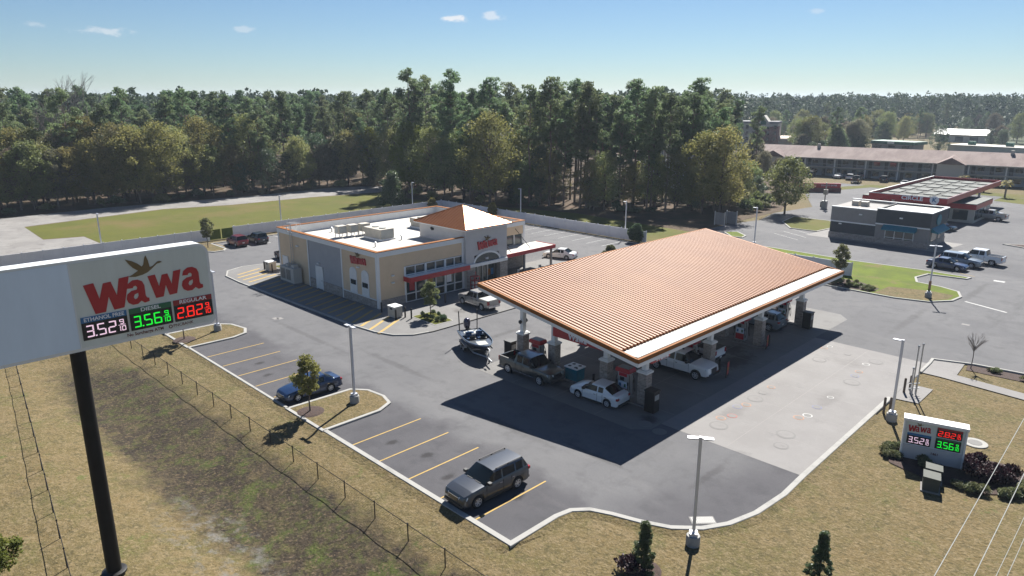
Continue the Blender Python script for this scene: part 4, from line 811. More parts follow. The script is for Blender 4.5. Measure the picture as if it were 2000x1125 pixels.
# ------------------------------------------------------------------ lamp posts
def lamp(loc, rz, label, heads=2, h=5.75):
    t = thing('lamp_post', label, 'lamp post', loc, rz)
    MB().lathe([(.36, 0), (.36, .5), (.33, .55)], (0, 0, 0), 16).build('concrete_base', 'kerb_mat', t, sharp=40)
    MB().box((-.2, -.2, .55), (.2, .2, .72)).build('base_cover', 'lamp_pole', t)
    MB().box((-.075, -.075, .72), (.075, .075, h + .3)).build('pole', 'lamp_pole', t)
    for s in ((-1, 1) if heads == 2 else (1,)):
        hd = MB().box((s * .14, -.13, h + .18), (s * .62, .13, h + .25)).build('lamp_head', 'lamp_pole', t)
        MB().box((s * .07, -.04, h + .18), (s * .17, .04, h + .25)).build('arm', 'lamp_pole', hd); MB().box((s * .2, -.1, h + .165), (s * .58, .1, h + .178)).build('lens', 'sign_face', hd)
lamp((-42.75, 26.1, .11), 0, 'twin-head lamp post on lawn island beside the blue sedan')
lamp((-15.7, 28.8, -.04), R(35), 'twin-head lamp post in the dry lawn beside the storm drain')
lamp((-13.4, 51.5, -.04), R(180), 'single-head lamp post by the lit price monument', 1)
lamp((-21.2, 88.6, .11), R(20), 'twin-head lamp post on the grass island with orange tape')
lamp((-66.8, 26.0, .11), 0, 'lamp post on the lawn island beside the tall pole sign')
lamp((-114.4, 57.5, -.04), R(0), 'lamp post behind the white fence in front of the mown field', 1)
lamp((-114.6, 29.2, -.04), R(0), 'lamp post behind the white fence near the old road', 1)
lamp((-114.4, 86.0, -.04), R(0), 'lamp post by the round dark magnolia', 1)
lamp((-91.5, 93.8, -.04), R(180), 'lamp post behind the side fence near the rear stalls', 1)
lamp((-67.5, 93.8, -.04), R(180), 'lamp post near the end of the side fence', 1)
lamp((-48.9, 101.6, .11), R(180), 'lamp post on the strip behind the canopy', 1)
t = thing('lamp_wrap', 'orange and green band wrapped round lamp post on the grass island', 'wrap', (-21.2, 88.6, .83))
MB().box((-.11, -.11, .3), (.11, .11, 1.2)).build('orange_band', 'cover_orange', t); MB().box((-.115, -.115, 0), (.115, .115, .3)).build('green_band', 'leaf_fresh', t)

# ------------------------------------------------------------------ fences
def vinyl_fence(p0, p1, label, h=1.85, step=2.44):
    p0 = Vector(p0); p1 = Vector(p1); d = p1 - p0; L = d.length; n = max(1, round(L / step)); a = math.atan2(d.y, d.x)
    t = thing('vinyl_fence', label, 'fence', (p0.x, p0.y, -.03), a); s = L / n
    pm = pn = None
    for i in range(n + 1):
        if pm is None:
            pm = MB().box((-.065, -.065, 0), (.065, .065, h + .08)).add([(-.08, -.08, h + .08), (.08, -.08, h + .08), (.08, .08, h + .08), (-.08, .08, h + .08), (0, 0, h + .17)], [(0, 1, 4), (1, 2, 4), (2, 3, 4), (3, 0, 4), (3, 2, 1, 0)]).build('post', 'vinyl', t); o = pm
        else: o = pm.copy(); col.objects.link(o)
        o.location = (i * s, 0, 0)
        if i < n:
            if pn is None:
                m = MB().box((.07, -.03, .05), (s - .07, .03, .2)).box((.07, -.03, h - .14), (s - .07, .03, h)); k = 12
                for q in range(k): m.box((.07 + (s - .14) * q / k + .004, -.018, .2), (.07 + (s - .14) * (q + 1) / k - .004, .018, h - .14))
                pn = m.build('panel', 'vinyl', t); o = pn
            else: o = pn.copy(); col.objects.link(o)
            o.location = (i * s, 0, 0)
    return t
vinyl_fence((-113.3, 4), (-113.3, 44.2), 'long white vinyl fence between the lot and the old road')
vinyl_fence((-113.3, 48.6), (-113.3, 92.5), 'white vinyl fence behind the store, in front of the mown field')
vinyl_fence((-113.3, 92.6), (-62.6, 92.6), 'white vinyl fence along the rear stalls below the wood')
vinyl_fence((-46, 92.6), (-31.2, 92.6), 'short white vinyl fence length beside the grass island')
t = thing('yellow_gate', 'open yellow gate panel in the white fence behind the red car', 'gate', (-113.3, 44.4, 0))
for y in (.1, 2.1): MB().box((-.04, y, .1), (.04, y + 1.8, 1.7)).build('gate_leaf', 'leaf_fresh', t)
MB().box((-.06, 3.95, 0), (.06, 4.1, 1.9)).box((-.06, -.05, 0), (.06, .08, 1.9)).build('gate_post', 'vinyl', t)
def wire_fence(p0, p1, label, h=1.07, step=3.0):
    p0 = Vector((p0[0], p0[1])); p1 = Vector((p1[0], p1[1])); d = p1 - p0; L = d.length; n = round(L / step); a = math.atan2(d.y, d.x); u = d.normalized()
    t = thing('wire_fence', label, 'fence', (p0.x, p0.y, 0), a); pm = None
    gz = lambda s: -.05 + swale(p0.x + u.x * s, p0.y + u.y * s)
    for i in range(n + 1):
        s = L * i / n
        if pm is None: pm = MB().tube((0, 0, -.1), (0, 0, h), .032, n=6).lathe([(.055, 0), (.03, .06)], (0, 0, h), 6).build('post', 'black_metal', t); o = pm
        else: o = pm.copy(); col.objects.link(o)
        o.location = (s, 0, gz(s))
    r = MB()
    for i in range(n): r.tube((L * i / n, 0, gz(L * i / n) + h - .03), (L * (i + 1) / n, 0, gz(L * (i + 1) / n) + h - .03), .021, n=5)
    r.build('top_rail', 'black_metal', t)
    wv = MB(); k = int(L / .16); hh = h - .08
    for i in range(k):
        s0 = i * .16
        for s1 in (s0 + hh, s0 - hh):
            if -.01 <= s1 <= L + .01:
                za, zb = gz(s0) + .03, gz(s1) + hh; q = .0035
                wv.add([(s0 - q, 0, za), (s0 + q, 0, za), (s1 + q, 0, zb), (s1 - q, 0, zb)], [(0, 1, 2, 3)])
    wv.build('chain_mesh', 'black_metal', t, kind='stuff')
wire_fence((-74, 18.45), (-17.5, 18.85), 'low black chain-link fence along the parking stalls')
wire_fence((-78, fence2_b(-78)), (-27.4, fence2_b(-27.4)), 'low black chain-link fence beside the tall sign pole')

# ------------------------------------------------------------------ pylon sign
def pylon():
    t = thing('pylon_sign', 'tall pole sign with red lettering, goose and three lit fuel prices', 'sign', (-34.3, 7.15, -.05))
    MB().tube((0, 0, 0), (0, 0, 11.5), .33, .31, 28).build('pole', 'pole_bronze', t, sharp=40)
    MB().lathe([(.55, 0), (.55, .1), (.42, .14)], (0, 0, 0), 20).build('base_plate', 'black_metal', t, sharp=40)
    z0, z1, ya, yb, hx = 11.38, 15.42, -6.1, 6.0, .42
    rr = .55; poly = [(ya, z0), (yb - .3, z0)] + [(yb - .3 + .3 * math.sin(R(a)), z0 + .3 - .3 * math.cos(R(a))) for a in range(15, 91, 15)] + [(yb - rr + rr * math.cos(R(a)), z1 - rr + rr * math.sin(R(a))) for a in range(0, 91, 10)] + [(ya, z1)]
    MB().extr(poly, lambda u, v, d: (d, u, v), -hx, hx).build('cabinet', 'sign_edge', t, fix=True)
    # faces, 60 mm inside the cabinet edge
    for s in (1, -1):
        inner = [(.12, z0 + .14), (yb - .33, z0 + .14)] + [(yb - .37 + .25 * math.sin(R(a)), z0 + .39 - .25 * math.cos(R(a))) for a in range(15, 91, 15)] + [(yb - .12 - .45 + .45 * math.cos(R(a)), z1 - .12 - .45 + .45 * math.sin(R(a))) for a in range(0, 91, 10)] + [(.12, z1 - .12)]
        MB().extr(inner, lambda u, v, d: (d * s, u, v), hx + .001, hx + .012).build('sign_panel', 'sign_face', t, fix=True)
        MB().box((s * (hx + .001), ya + .1, z0 + .14), (s * (hx + .012), .06, z1 - .12)).build('blank_panel', 'sign_blank', t, label='blank pale blue panel')
        MB().box((s * (hx + .001), .062, z0 + .12), (s * (hx + .02), .118, z1 - .1)).build('panel_joint', 'sign_edge', t)
        MB().box((s * (hx + .001), ya + 3.0, z0 + .15), (s * (hx + .0135), ya + 3.012, z1 - .13)).build('panel_seam', 'unit_grey', t)
    X = hx + .014
    logo(5.05, 1.32, .02, '+x', (X, .52, 13.0), t)
    nx = '+x'
    price_panel(t, nx, (X, .22, 11.83), 1.84, 1.04, '3.52', 'led_white', 'hdr_blue', 'ETHANOL FREE')
    price_panel(t, nx, (X, 2.16, 11.83), 1.84, 1.04, '3.56', 'led_green', 'hdr_green', 'DIESEL')
    price_panel(t, nx, (X, 4.1, 11.83), 1.8, 1.04, '2.82', 'led_red', 'hdr_red', 'REGULAR')
    wall_mesh(text_mesh('No Surcharge ATM', .2, .01, .004), nx, (X, 2.75, 11.66), 'lettering', 'brown_text', t)
    wall_mesh(text_mesh('PNCBANK', .2, .01, 0), nx, (X, 4.45, 11.66), 'lettering', 'brown_text', t)
    wall_mesh(curve_mesh([[(.09 * math.cos(R(a)), .09 * math.sin(R(a))) for a in range(0, 360, 30)], [(.055 * math.cos(R(a)), .055 * math.sin(R(a))) for a in range(0, 360, 30)]], .01), nx, (X, 3.86, 11.66), 'round_emblem', 'brown_text', t)
pylon()
def monument():
    # faces the road and the camera: turned so that its face looks along +x-y
    t = thing('monument_sign', 'low white monument sign with lit fuel prices in a shrub bed', 'sign', (-9.7, 46.95, 0), R(-74))
    # local: width along y, face towards +x... rotated so the face looks at the road corner
    MB().box((-.32, -1.62, 0), (.32, 1.62, .95)).build('base', 'stucco_pale', t); MB().box((-.27, -1.6, .95), (.27, 1.6, 2.55)).build('cabinet', 'sign_edge', t)
    MB().box((-.42, -1.75, 2.55), (.42, 1.75, 2.72)).build('cap', 'white_paint', t)
    MB().box((.271, -1.55, 1.0), (.28, 1.55, 2.5)).build('sign_panel', 'sign_face', t)
    for y in (-1.66, 1.66): MB().box((-.34, y - .05, 0), (.34, y + .05, 2.55)).build('end_pier', 'white_paint', t)
    X = .282; logo(1.25, .42, .015, '+x', (X, -1.45, 1.86), t)
    price_panel(t, '+x', (X, -1.45, 1.03), 1.3, .72, '3.52', 'led_white', 'hdr_blue', '', .2)
    price_panel(t, '+x', (X, .1, 1.82), 1.35, .62, '2.82', 'led_red', 'hdr_red', '', .2)
    price_panel(t, '+x', (X, .1, 1.03), 1.35, .72, '3.56', 'led_green', 'hdr_green', '', .12)
    wall_mesh(text_mesh('1461', .22, .015, .004), '+x', (.322, .15, .62), 'lettering', 'brown_text', t)
monument()
for i, (x, y, h, l) in enumerate(((-8.9, 44.5, .95, 'green utility box nearer the monument sign'), (-8.7, 43.3, .95, 'green utility box on the open lawn, farther from the monument sign'))):
    t = thing('utility_box', l, 'utility box', (x, y, -.04), R(15))
    MB().box((-.5, -.55, 0), (.5, .55, .08)).build('pad', 'concrete', t); MB().prism([(-.42, -.46), (.42, -.46), (.42, .46), (-.42, .46)], .08, h - .12).build('casing', 'green_box', t)
    MB().add([(-.45, -.49, h - .12), (.45, -.49, h - .12), (.45, .49, h - .12), (-.45, .49, h - .12), (-.45, -.49, h), (.45, -.49, h - .05), (.45, .49, h - .05), (-.45, .49, h)], [(3, 2, 1, 0), (4, 5, 6, 7), (0, 1, 5, 4), (1, 2, 6, 5), (2, 3, 7, 6), (3, 0, 4, 7)]).build('lid', 'green_box', t)
t = thing('utility_box', 'dark utility box at the edge of the lawn beneath the overhead lines', 'utility box', (-3.6, 46.0, -.04))
MB().box((-.5, -.5, 0), (.5, .5, .75)).build('casing', 'green_box', t); MB().box((-.55, -.55, .75), (.55, .55, .85)).build('lid', 'green_box', t)
t = thing('manhole', 'round concrete manhole ring in the lawn behind the monument sign', 'manhole cover', (-8.3, 51.7, -.04))
MB().lathe([(.75, 0), (.75, .06), (.7, .07)], (0, 0, 0), 24).build('ring', 'kerb_mat', t); MB().lathe([(.42, 0), (.42, .012)], (0, 0, .071), 20).build('lid', 'cover_grey', t)
# vent pipes and guard posts at the tank pad
t = thing('vent_pipes', 'group of tall tank vent pipes with valve fittings on a small pad', 'vent pipe', (-13.75, 57.2, .02))
for i, (dx, dy, h) in enumerate(((0, 0, 3.9), (.25, .12, 4.1), (-.2, .3, 2.0), (.1, .55, 1.4))):
    p = MB().tube((dx, dy, 0), (dx, dy, h), .05, n=8).build('pipe', 'steel', t)
    MB().lathe([(.085, 0), (.085, .1), (.03, .16)], (dx, dy, h), 8).build('pipe_cap', 'steel', p)
for z in (.5, .9): MB().tube((-.25, -.1, z), (.3, .6, z), .03, n=6).build('brace', 'steel', t)
for x, y in ((-14.35, 57.4), (-14.2, 58.3), (-14.2, 52.4), (-13.9, 52.7)): bollard((x, y, -.02), 'rusty brown guard post by the concrete apron edge', 'guard posts by the vent pipes', 'bark', 1.15)
t = thing('storm_drain', 'steel grate storm drain at the curved kerb', 'drain', (-16.42, 31.0, .004), R(47))
MB().box((-.68, -.36, .0), (.68, .36, .012)).build('frame', 'cover_grey', t)
for i in range(13): MB().box((-.6 + i * .095, -.28, .013), (-.55 + i * .095, .28, .03)).build('grate_bar', 'black_metal', t)
MB().box((-.62, -.3, .0125), (.62, .3, .0128)).build('pit', 'black', t)
# clutter by the store
def bench_box(loc, label):
    t = thing('ice_merchandiser', label, 'ice box', loc)
    MB().box((-.6, -.5, .08), (.6, .5, 1.15)).build('casing', 'cream', t); MB().box((-.64, -.54, 1.15), (.64, .54, 1.25)).build('lid', 'white_paint', t)
    MB().box((-.5, -.52, .2), (.5, -.503, .8)).build('door', 'unit_beige', t); MB().box((-.2, -.515, .88), (.2, -.503, 1.05)).build('label_plate', 'black', t)
bench_box((-58.2, 41.0, .1), 'cream waste box with white lid by the store front corner'); bench_box((-86.8, 41.6, .1), 'cream waste box with white lid beside the sapling behind the store')
for p in ((-57.4, 40.5), (-57.3, 41.6), (-56.5, 41.8), (-60.5, 40.9), (-58.6, 46.5), (-58.5, 48.0), (-58.4, 54.0), (-58.4, 57.5)): bollard((p[0], p[1], .1), 'dark bollard along the store front walk', 'bollards at the store front')
for p in ((-87.8, 41.2), (-85.6, 41.2)): bollard((p[0], p[1], .1), 'dark bollard beside the waste box behind the store', 'bollards behind the store')
t = thing('display_rack', 'red wire display rack beside the store entrance', 'rack', (-60.3, 54.1, .1))
for x in (-.35, .35):
    for y in (-.4, .4): MB().box((x - .03, y - .03, 0), (x + .03, y + .03, 1.7)).build('upright', 'red_paint', t)
for z in (.15, .65, 1.15, 1.65): MB().box((-.38, -.43, z), (.38, .43, z + .05)).build('shelf', 'red_paint', t)
for z in (.2, .7): 
    for y in (-.22, .2): MB().lathe([(.14, 0), (.16, .1), (.14, .32), (.05, .38)], (0, y, z + .004), 10).build('gas_bottle', 'white_paint', t, sharp=40)
for i, (x, y) in enumerate(((-60.0, 64.6), (-60.2, 67.6))):
    t = thing('patio_planter', 'tan square planter on the side patio', 'planter', (x, y, .1), 0, 'planters on the patio')
    MB().add([(-.4, -.6, 0), (.4, -.6, 0), (.4, .6, 0), (-.4, .6, 0), (-.5, -.7, .75), (.5, -.7, .75), (.5, .7, .75), (-.5, .7, .75)], [(3, 2, 1, 0), (0, 1, 5, 4), (1, 2, 6, 5), (2, 3, 7, 6), (3, 0, 4, 7)]).build('tub', 'cream', t)
    MB().box((-.44, -.64, .6), (.44, .64, .68)).build('soil', 'mulch', t)
for i, (x, y) in enumerate(((-60.6, 62.4), (-60.4, 66.2))):
    t = thing('patio_table', 'round black patio table under the side awning', 'table', (x, y, .1), 0, 'patio tables')
    MB().lathe([(.45, 0), (.45, .03)], (0, 0, .72), 18).build('table_top', 'black_metal', t); MB().tube((0, 0, .03), (0, 0, .72), .04).build('stem', 'black_metal', t); MB().lathe([(.25, 0), (.25, .03)], (0, 0, 0), 12).build('foot', 'black_metal', t)
    for a in (40, 160, 280):
        c = thing('patio_chair', 'slim grey metal chair at a patio table', 'chair', (x + .8 * math.cos(R(a)), y + .8 * math.sin(R(a)), .1), R(a + 180), 'chairs on the patio')
        MB().box((-.2, -.2, .42), (.2, .2, .46)).build('seat', 'steel', c); MB().box((-.22, -.2, .5), (-.19, .2, .85)).build('backrest', 'steel', c)
        for p in (-.17, .17):
            for q in (-.17, .17): MB().box((p - .015, q - .015, 0), (p + .015, q + .015, .42)).build('leg', 'steel', c)

# ------------------------------------------------------------------ vehicles
def pw(tbl, x):
    if x >= tbl[0][0]: return tbl[0][1]
    for (a, va), (b, vb) in zip(tbl, tbl[1:]):
        if x >= b: return vb + (va - vb) * (x - b) / (a - b)
    return tbl[-1][1]
KINDS = {
 # L, W, roof, cowl, windscreen top, rear top, rear base, wheel radius, axles, shoulder line (front to back), pillars
 'suv': dict(L=5.05, W=2.0, roof=1.74, cowl=1.02, wt=.22, rt=-2.12, rb=-2.42, R=.39, ax=(1.53, -1.49), sh=[(2.52, .74), (2.4, .96), (1.9, 1.08), (1.02, 1.16), (-1.2, 1.2), (-2.42, 1.2), (-2.52, 1.0)], pil=(-.35, -1.38), sill=.30),
 'smallsuv': dict(L=4.5, W=1.86, roof=1.66, cowl=.95, wt=.2, rt=-1.75, rb=-2.1, R=.36, ax=(1.33, -1.33), sh=[(2.25, .7), (2.1, .92), (1.6, 1.02), (.95, 1.08), (-1.2, 1.12), (-2.12, 1.1), (-2.25, .9)], pil=(-.35, -1.2), sill=.28),
 'sedan': dict(L=4.75, W=1.84, roof=1.45, cowl=.98, wt=.12, rt=-1.0, rb=-1.72, R=.33, ax=(1.42, -1.33), sh=[(2.37, .60), (2.2, .76), (1.6, .87), (.98, .94), (-.6, .97), (-1.72, 1.02), (-2.25, .98), (-2.37, .8)], pil=(-.4,), sill=.22),
 'hatch': dict(L=4.45, W=1.83, roof=1.48, cowl=1.02, wt=.15, rt=-1.05, rb=-1.72, R=.33, ax=(1.32, -1.32), sh=[(2.22, .60), (2.05, .78), (1.6, .90), (1.02, .97), (-.6, 1.0), (-1.72, 1.06), (-2.1, 1.02), (-2.22, .8)], pil=(-.42,), sill=.22),
 'pickup': dict(L=5.9, W=2.04, roof=1.95, cowl=1.32, wt=.72, rt=-.92, rb=-1.08, R=.42, ax=(1.85, -1.80), sh=[(2.95, .85), (2.85, 1.12), (2.2, 1.24), (1.32, 1.28), (-1.08, 1.30), (-2.88, 1.30), (-2.95, 1.1)], pil=(-.12,), sill=.46, bed=-1.14),
 'midpickup': dict(L=5.4, W=1.9, roof=1.80, cowl=1.2, wt=.58, rt=-.86, rb=-1.02, R=.39, ax=(1.70, -1.65), sh=[(2.7, .8), (2.6, 1.02), (2.0, 1.12), (1.2, 1.16), (-1.02, 1.18), (-2.62, 1.2), (-2.7, 1.0)], pil=(-.15,), sill=.42, bed=-1.08),
}
PAINTS = {}
def paint(c, metal=.35):
    k = (c, metal)
    if k not in PAINTS: PAINTS[k] = mat('paint_%d' % len(PAINTS), C(*c), .32, metal, coat=.8)
    return PAINTS[k]
mat('tail_red', C(.30, .008, .012), .2, coat=.5); mat('headlamp', C(.55, .58, .60), .12, spec=.9); mat('plate', C(.6, .6, .58), .5); mat('trim_dark', C(.02, .02, .021), .55); mat('bed_liner', C(.01, .01, .01), .9); mat('amber', C(.5, .16, .02), .3)
CARS = {}
def car_geo(kind):
    if kind in CARS: return CARS[kind]
    k = KINDS[kind]; L, W, hw = k['L'], k['W'], k['W'] / 2; e = L / 2; Rw = k['R']; Ra = Rw * 1.16; roof = k['roof']
    wt = [(e, .78), (e - .08, .87), (e - .3, .95), (e - .8, .99), (e - 1.4, 1), (-e + 1, 1), (-e + .4, .975), (-e + .1, .92), (-e, .86)]
    xs = set([e, e - .04, e - .1, e - .2, e - .4, -e, -e + .05, -e + .15, -e + .35, k['cowl'], k['wt'], k['rt'], k['rb']])
    for a, _ in k['sh']: xs.add(a)
    for a in k['ax']:
        for q in range(0, 181, 15): xs.add(a + Ra * math.cos(R(q)))
        xs.add(a + Ra + .02); xs.add(a - Ra - .02)
    for p in k['pil']: xs.add(p + .05); xs.add(p - .05)
    for q in (.33, .66): xs.add(k['cowl'] + (k['wt'] - k['cowl']) * q); xs.add(k['rt'] + (k['rb'] - k['rt']) * q)
    xs.add(k['rt'] + .14); xs.add((k['wt'] + k['rt']) / 2); xs.add(k['wt'] - .25)
    if 'bed' in k: xs.add(k['bed']); xs.add(-e + .12)
    xs = sorted([x for x in xs if -e <= x <= e], reverse=True)
    xs2 = [xs[0]]
    for x in xs[1:]:
        if xs2[-1] - x > .012: xs2.append(x)
    if xs2[-1] != -e: xs2[-1] = -e
    xs = xs2
    def kk(x):
        if x >= k['cowl'] or x <= k['rb']: return 0.0
        if x > k['wt']: return (k['cowl'] - x) / (k['cowl'] - k['wt'])
        if x < k['rt']: return (x - k['rb']) / (k['rt'] - k['rb'])
        return 1.0
    rings = []
    for x in xs:
        w_ = hw * pw(wt, x); zs = pw(k['sh'], x); sill = k['sill'] + (.08 if abs(x) > e - .12 else 0); zb = sill
        for a in k['ax']:
            if abs(x - a) < Ra: zb = max(zb, Rw + math.sqrt(Ra * Ra - (x - a) ** 2))
        zb = min(zb, zs - .12); q = kk(x); zm = max(k['sill'] + (zs - k['sill']) * .55, zb + .04); zh = max(zs - .1, zm + .01)
        lerp = lambda a, b: a + (b - a) * q
        crown = .045 * min(1, (e - abs(x)) / .4)
        sag = .03 * (1 - ((x - (k['wt'] + k['rt']) / 2) / 1.6) ** 2) if q == 1 else 0
        h = [(w_ - .13, zb), (w_ - .025, zb + .015), (w_, zm), (w_ - .025, zh), (w_ - .085, zs), (lerp(w_ - .14, w_ * .80), lerp(zs + .01, roof - .09)), (lerp((w_ - .14) * .8, w_ * .70), lerp(zs + crown * .7, roof - .02 + sag)), (0, lerp(zs + crown, roof + .012 + sag))]
        rings.append([(x, y, z) for y, z in h] + [(x, -y, z) for y, z in h[-2::-1]])
    parts = {}
    def put(p, vs): 
        d = parts.setdefault(p, ({}, [], [])); ids = []
        for v in vs:
            key = (round(v[0], 4), round(v[1], 4), round(v[2], 4))
            if key not in d[0]: d[0][key] = len(d[1]); d[1].append(v)
            if d[0][key] not in ids: ids.append(d[0][key])
        if len(ids) > 2: d[2].append(tuple(ids))
    nr_ = 15
    for i in range(len(xs) - 1):
        xa, xb = xs[i], xs[i + 1]; xm = (xa + xb) / 2; q = (kk(xa) + kk(xb)) / 2
        for j in range(nr_ - 1):
            jj = j if j < 7 else 13 - j      # strip index from the sill up
            p = 'body'
            if jj == 4 and q > 0:
                pil = any(abs(xm - c) < .06 for c in k['pil']) or (k['rt'] < xm < k['rt'] + .15)
                if not pil and (q > .0): p = 'side_window_%d_%d' % (0 if j < 7 else 1, sum(xm < c for c in k['pil']))
                if xm < k['rt'] and kind in ('sedan', 'hatch', 'pickup', 'midpickup'): p = 'body'
            if jj >= 5 and q > 0:
                if k['wt'] < xm < k['cowl']: p = 'windscreen'
                elif k['rb'] < xm < k['rt']: p = 'rear_window'
            if 'bed' in k and xm < k['bed'] and jj >= 4: continue
            put(p, [rings[i][j], rings[i + 1][j], rings[i + 1][j + 1], rings[i][j + 1]])
    put('body', rings[0][::-1]) ; put('body', rings[-1])
    CARS[kind] = (k, parts, xs, rings); return CARS[kind]
def wheel_meshes(Rw, wd=.24):
    key = ('wheel', Rw)
    if key not in CARS:
        ty = MB().lathe([(Rw * .62, -wd / 2), (Rw * .93, -wd / 2), (Rw, -wd / 2 + .04), (Rw, wd / 2 - .04), (Rw * .93, wd / 2), (Rw * .62, wd / 2)], n=24, axis='y')
        ty.f = ty.f[:-2]; m1 = bpy.data.meshes.new('tyre'); m1.from_pydata(ty.v, [], ty.f); m1.materials.append(M['rubber'])
        rm = MB().lathe([(Rw * .66, -.012), (Rw * .66, .012)], (0, 0, 0), 20, 'y')
        m2 = bpy.data.meshes.new('wheel_disc'); m2.from_pydata(rm.v, [], rm.f); m2.materials.append(M['trim_dark'])
        sp = MB().lathe([(Rw * .16, -.02), (Rw * .16, .03)], n=10, axis='y')
        for a in range(0, 360, 60):
            c, s_ = math.cos(R(a)), math.sin(R(a)); r0, r1, w2 = Rw * .1, Rw * .64, Rw * .085
            sp.add([(c * r0 - s_ * w2, y, s_ * r0 + c * w2) for y in (-.03, .015)] + [(c * r0 + s_ * w2, y, s_ * r0 - c * w2) for y in (-.03, .015)] + [(c * r1 + s_ * w2 * 1.3, y, s_ * r1 - c * w2 * 1.3) for y in (-.03, .015)] + [(c * r1 - s_ * w2 * 1.3, y, s_ * r1 + c * w2 * 1.3) for y in (-.03, .015)], [(0, 2, 3, 1), (2, 4, 5, 3), (4, 6, 7, 5), (6, 0, 1, 7), (0, 6, 4, 2), (1, 3, 5, 7)])
        ring = MB().lathe([(Rw * .58, -.03), (Rw * .66, -.03), (Rw * .66, .02), (Rw * .58, .02), (Rw * .58, -.03)], n=20, axis='y'); ring.f = ring.f[:-2]
        sp.add(ring.v, ring.f)
        m3 = bpy.data.meshes.new('rim'); m3.from_pydata(sp.v, [], sp.f); m3.materials.append(M['rim'])
        CARS[key] = (m1, m2, m3)
    return CARS[key]
def car(name, label, kind, pnt, loc, heading, cover=None, simple=False, rails=False, cat='car', group=None, scale=1, roof_bar=False, flip_dark=None):
    k, parts, xs, rings = car_geo(kind); e = k['L'] / 2; hw = k['W'] / 2
    t = thing(name, label, cat, loc, R(heading), group)
    if scale != 1: t.scale = (scale,) * 3
    body = None
    for p, (_, v, f) in parts.items():
        nm = 'side_window' if p.startswith('side_window') else p
        key = (kind, p)
        if key not in CARS:
            me = bpy.data.meshes.new(nm); me.from_pydata(v, [], f); b = bmesh.new(); b.from_mesh(me); bmesh.ops.recalc_face_normals(b, faces=b.faces); b.to_mesh(me); b.free()
            for q in me.polygons: q.use_smooth = True
            me.set_sharp_from_angle(angle=R(32)); CARS[key] = me
        me = CARS[key]
        if nm == 'body': me = me.copy(); me.materials.append(pnt)
        elif not me.materials: me.materials.append(M['car_glass'])
        o = bpy.data.objects.new(nm, me); col.objects.link(o); o.parent = t
        if nm == 'body': body = o
    def bx(nm, a, b, m, par=None): return MB().box(a, b).build(nm, m, par or t)
    m1, m2, m3 = wheel_meshes(k['R'])
    for a in k['ax']:
        for s in (1, -1):
            wy = s * (hw - .13); wo = bpy.data.objects.new('wheel', m1); col.objects.link(wo); wo.parent = t; wo.location = (a, wy, k['R'])
            for nm, mm, dy in (('wheel_disc', m2, .06), ('rim', m3, .09)):
                ro = bpy.data.objects.new(nm, mm); col.objects.link(ro); ro.parent = wo; ro.location = (0, s * dy, 0)
                if s < 0: ro.rotation_euler = (0, 0, math.pi)
    bx('underbody', (-e + .25, -hw + .3, k['sill'] - .05), (e - .25, hw - .3, k['sill'] + .25), 'black')  # plain dark box added between the wheels to block light
    for a in k['ax']: bx('wheel_housing', (a - k['R'] * 1.1, -hw + .1, k['R'] * .9), (a + k['R'] * 1.1, hw - .1, k['R'] * 2.05), 'black')
    zf = pw(k['sh'], e - .1); zr_ = pw(k['sh'], -e + .08); we = hw * .84
    for s in (1, -1):
        MB().add([(e - .03, s * we * .52, zf - .2), (e + .012, s * we * .52, zf - .2), (e - .20, s * (we + .115), zf - .15), (e - .3, s * (we + .06), zf - .15), (e - .06, s * we * .52, zf - .05), (e - .015, s * we * .52, zf - .06), (e - .27, s * (we + .12), zf - .02), (e - .36, s * (we + .06), zf - .02)], [(0, 1, 2, 3), (4, 5, 6, 7), (0, 1, 5, 4), (1, 2, 6, 5), (2, 3, 7, 6), (3, 0, 4, 7)]).build('headlight', 'headlamp', t, fix=True)
        th = .42 if 'bed' in k else .2
        bx('taillight', (-e - .012, s * we * .78, zr_ - th), (-e + .14, s * (hw * .93 + .012), zr_ - .04), 'tail_red')
        zc = pw(k['sh'], k['cowl']); mx = k['cowl'] - .28
        bx('mirror', (mx - .1, s * (hw - .06), zc + .0), (mx + .1, s * (hw + .17), zc + .17), 'trim_dark' if not simple else pnt.name if pnt.name in M else 'trim_dark')
        if not simple:
            for xh in (k['pil'][0] + .18, k['pil'][0] - .75): bx('door_handle', (xh - .1, s * (hw - .03), zc - .2), (xh + .1, s * (hw + .02), zc - .16), 'chrome' if 'bed' not in k else 'trim_dark')
            for xd in (k['cowl'] - .12, k['pil'][0] - .01, (k['rt'] + .12 if 'bed' in k else k['ax'][1] + k['R'] * 1.25)): bx('door_seam', (xd - .008, s * (hw - .05), k['sill'] + .12), (xd + .008, s * (hw + .003), zc - .06), 'black')
            bx('sill_trim', (k['ax'][1] + k['R'] * 1.25, s * (hw - .1), k['sill'] - .03), (k['ax'][0] - k['R'] * 1.25, s * (hw - .005), k['sill'] + .07), 'trim_dark' if 'bed' not in k else 'chrome')
    big = 'bed' in k
    g = bx('grille', (e - .06, -we * .5, zf - (.5 if big else .32)), (e + .02, we * .5, zf - .07), 'trim_dark')
    for i in range(3): bx('grille_bar', (e + .021, -we * .5, zf - (.45 if big else .29) + i * (.13 if big else .08)), (e + .032, we * .5, zf - (.42 if big else .27) + i * (.13 if big else .08)), 'chrome', g)
    bx('front_bumper', (e - .22, -we * .92, k['sill'] + .02), (e + .05, we * .92, k['sill'] + (.26 if big else .16)), 'chrome' if big else 'trim_dark')
    bx('rear_bumper', (-e - .06, -we * .98, k['sill'] + .02), (-e + .2, we * .98, k['sill'] + (.24 if big else .18)), 'chrome' if big else 'trim_dark')
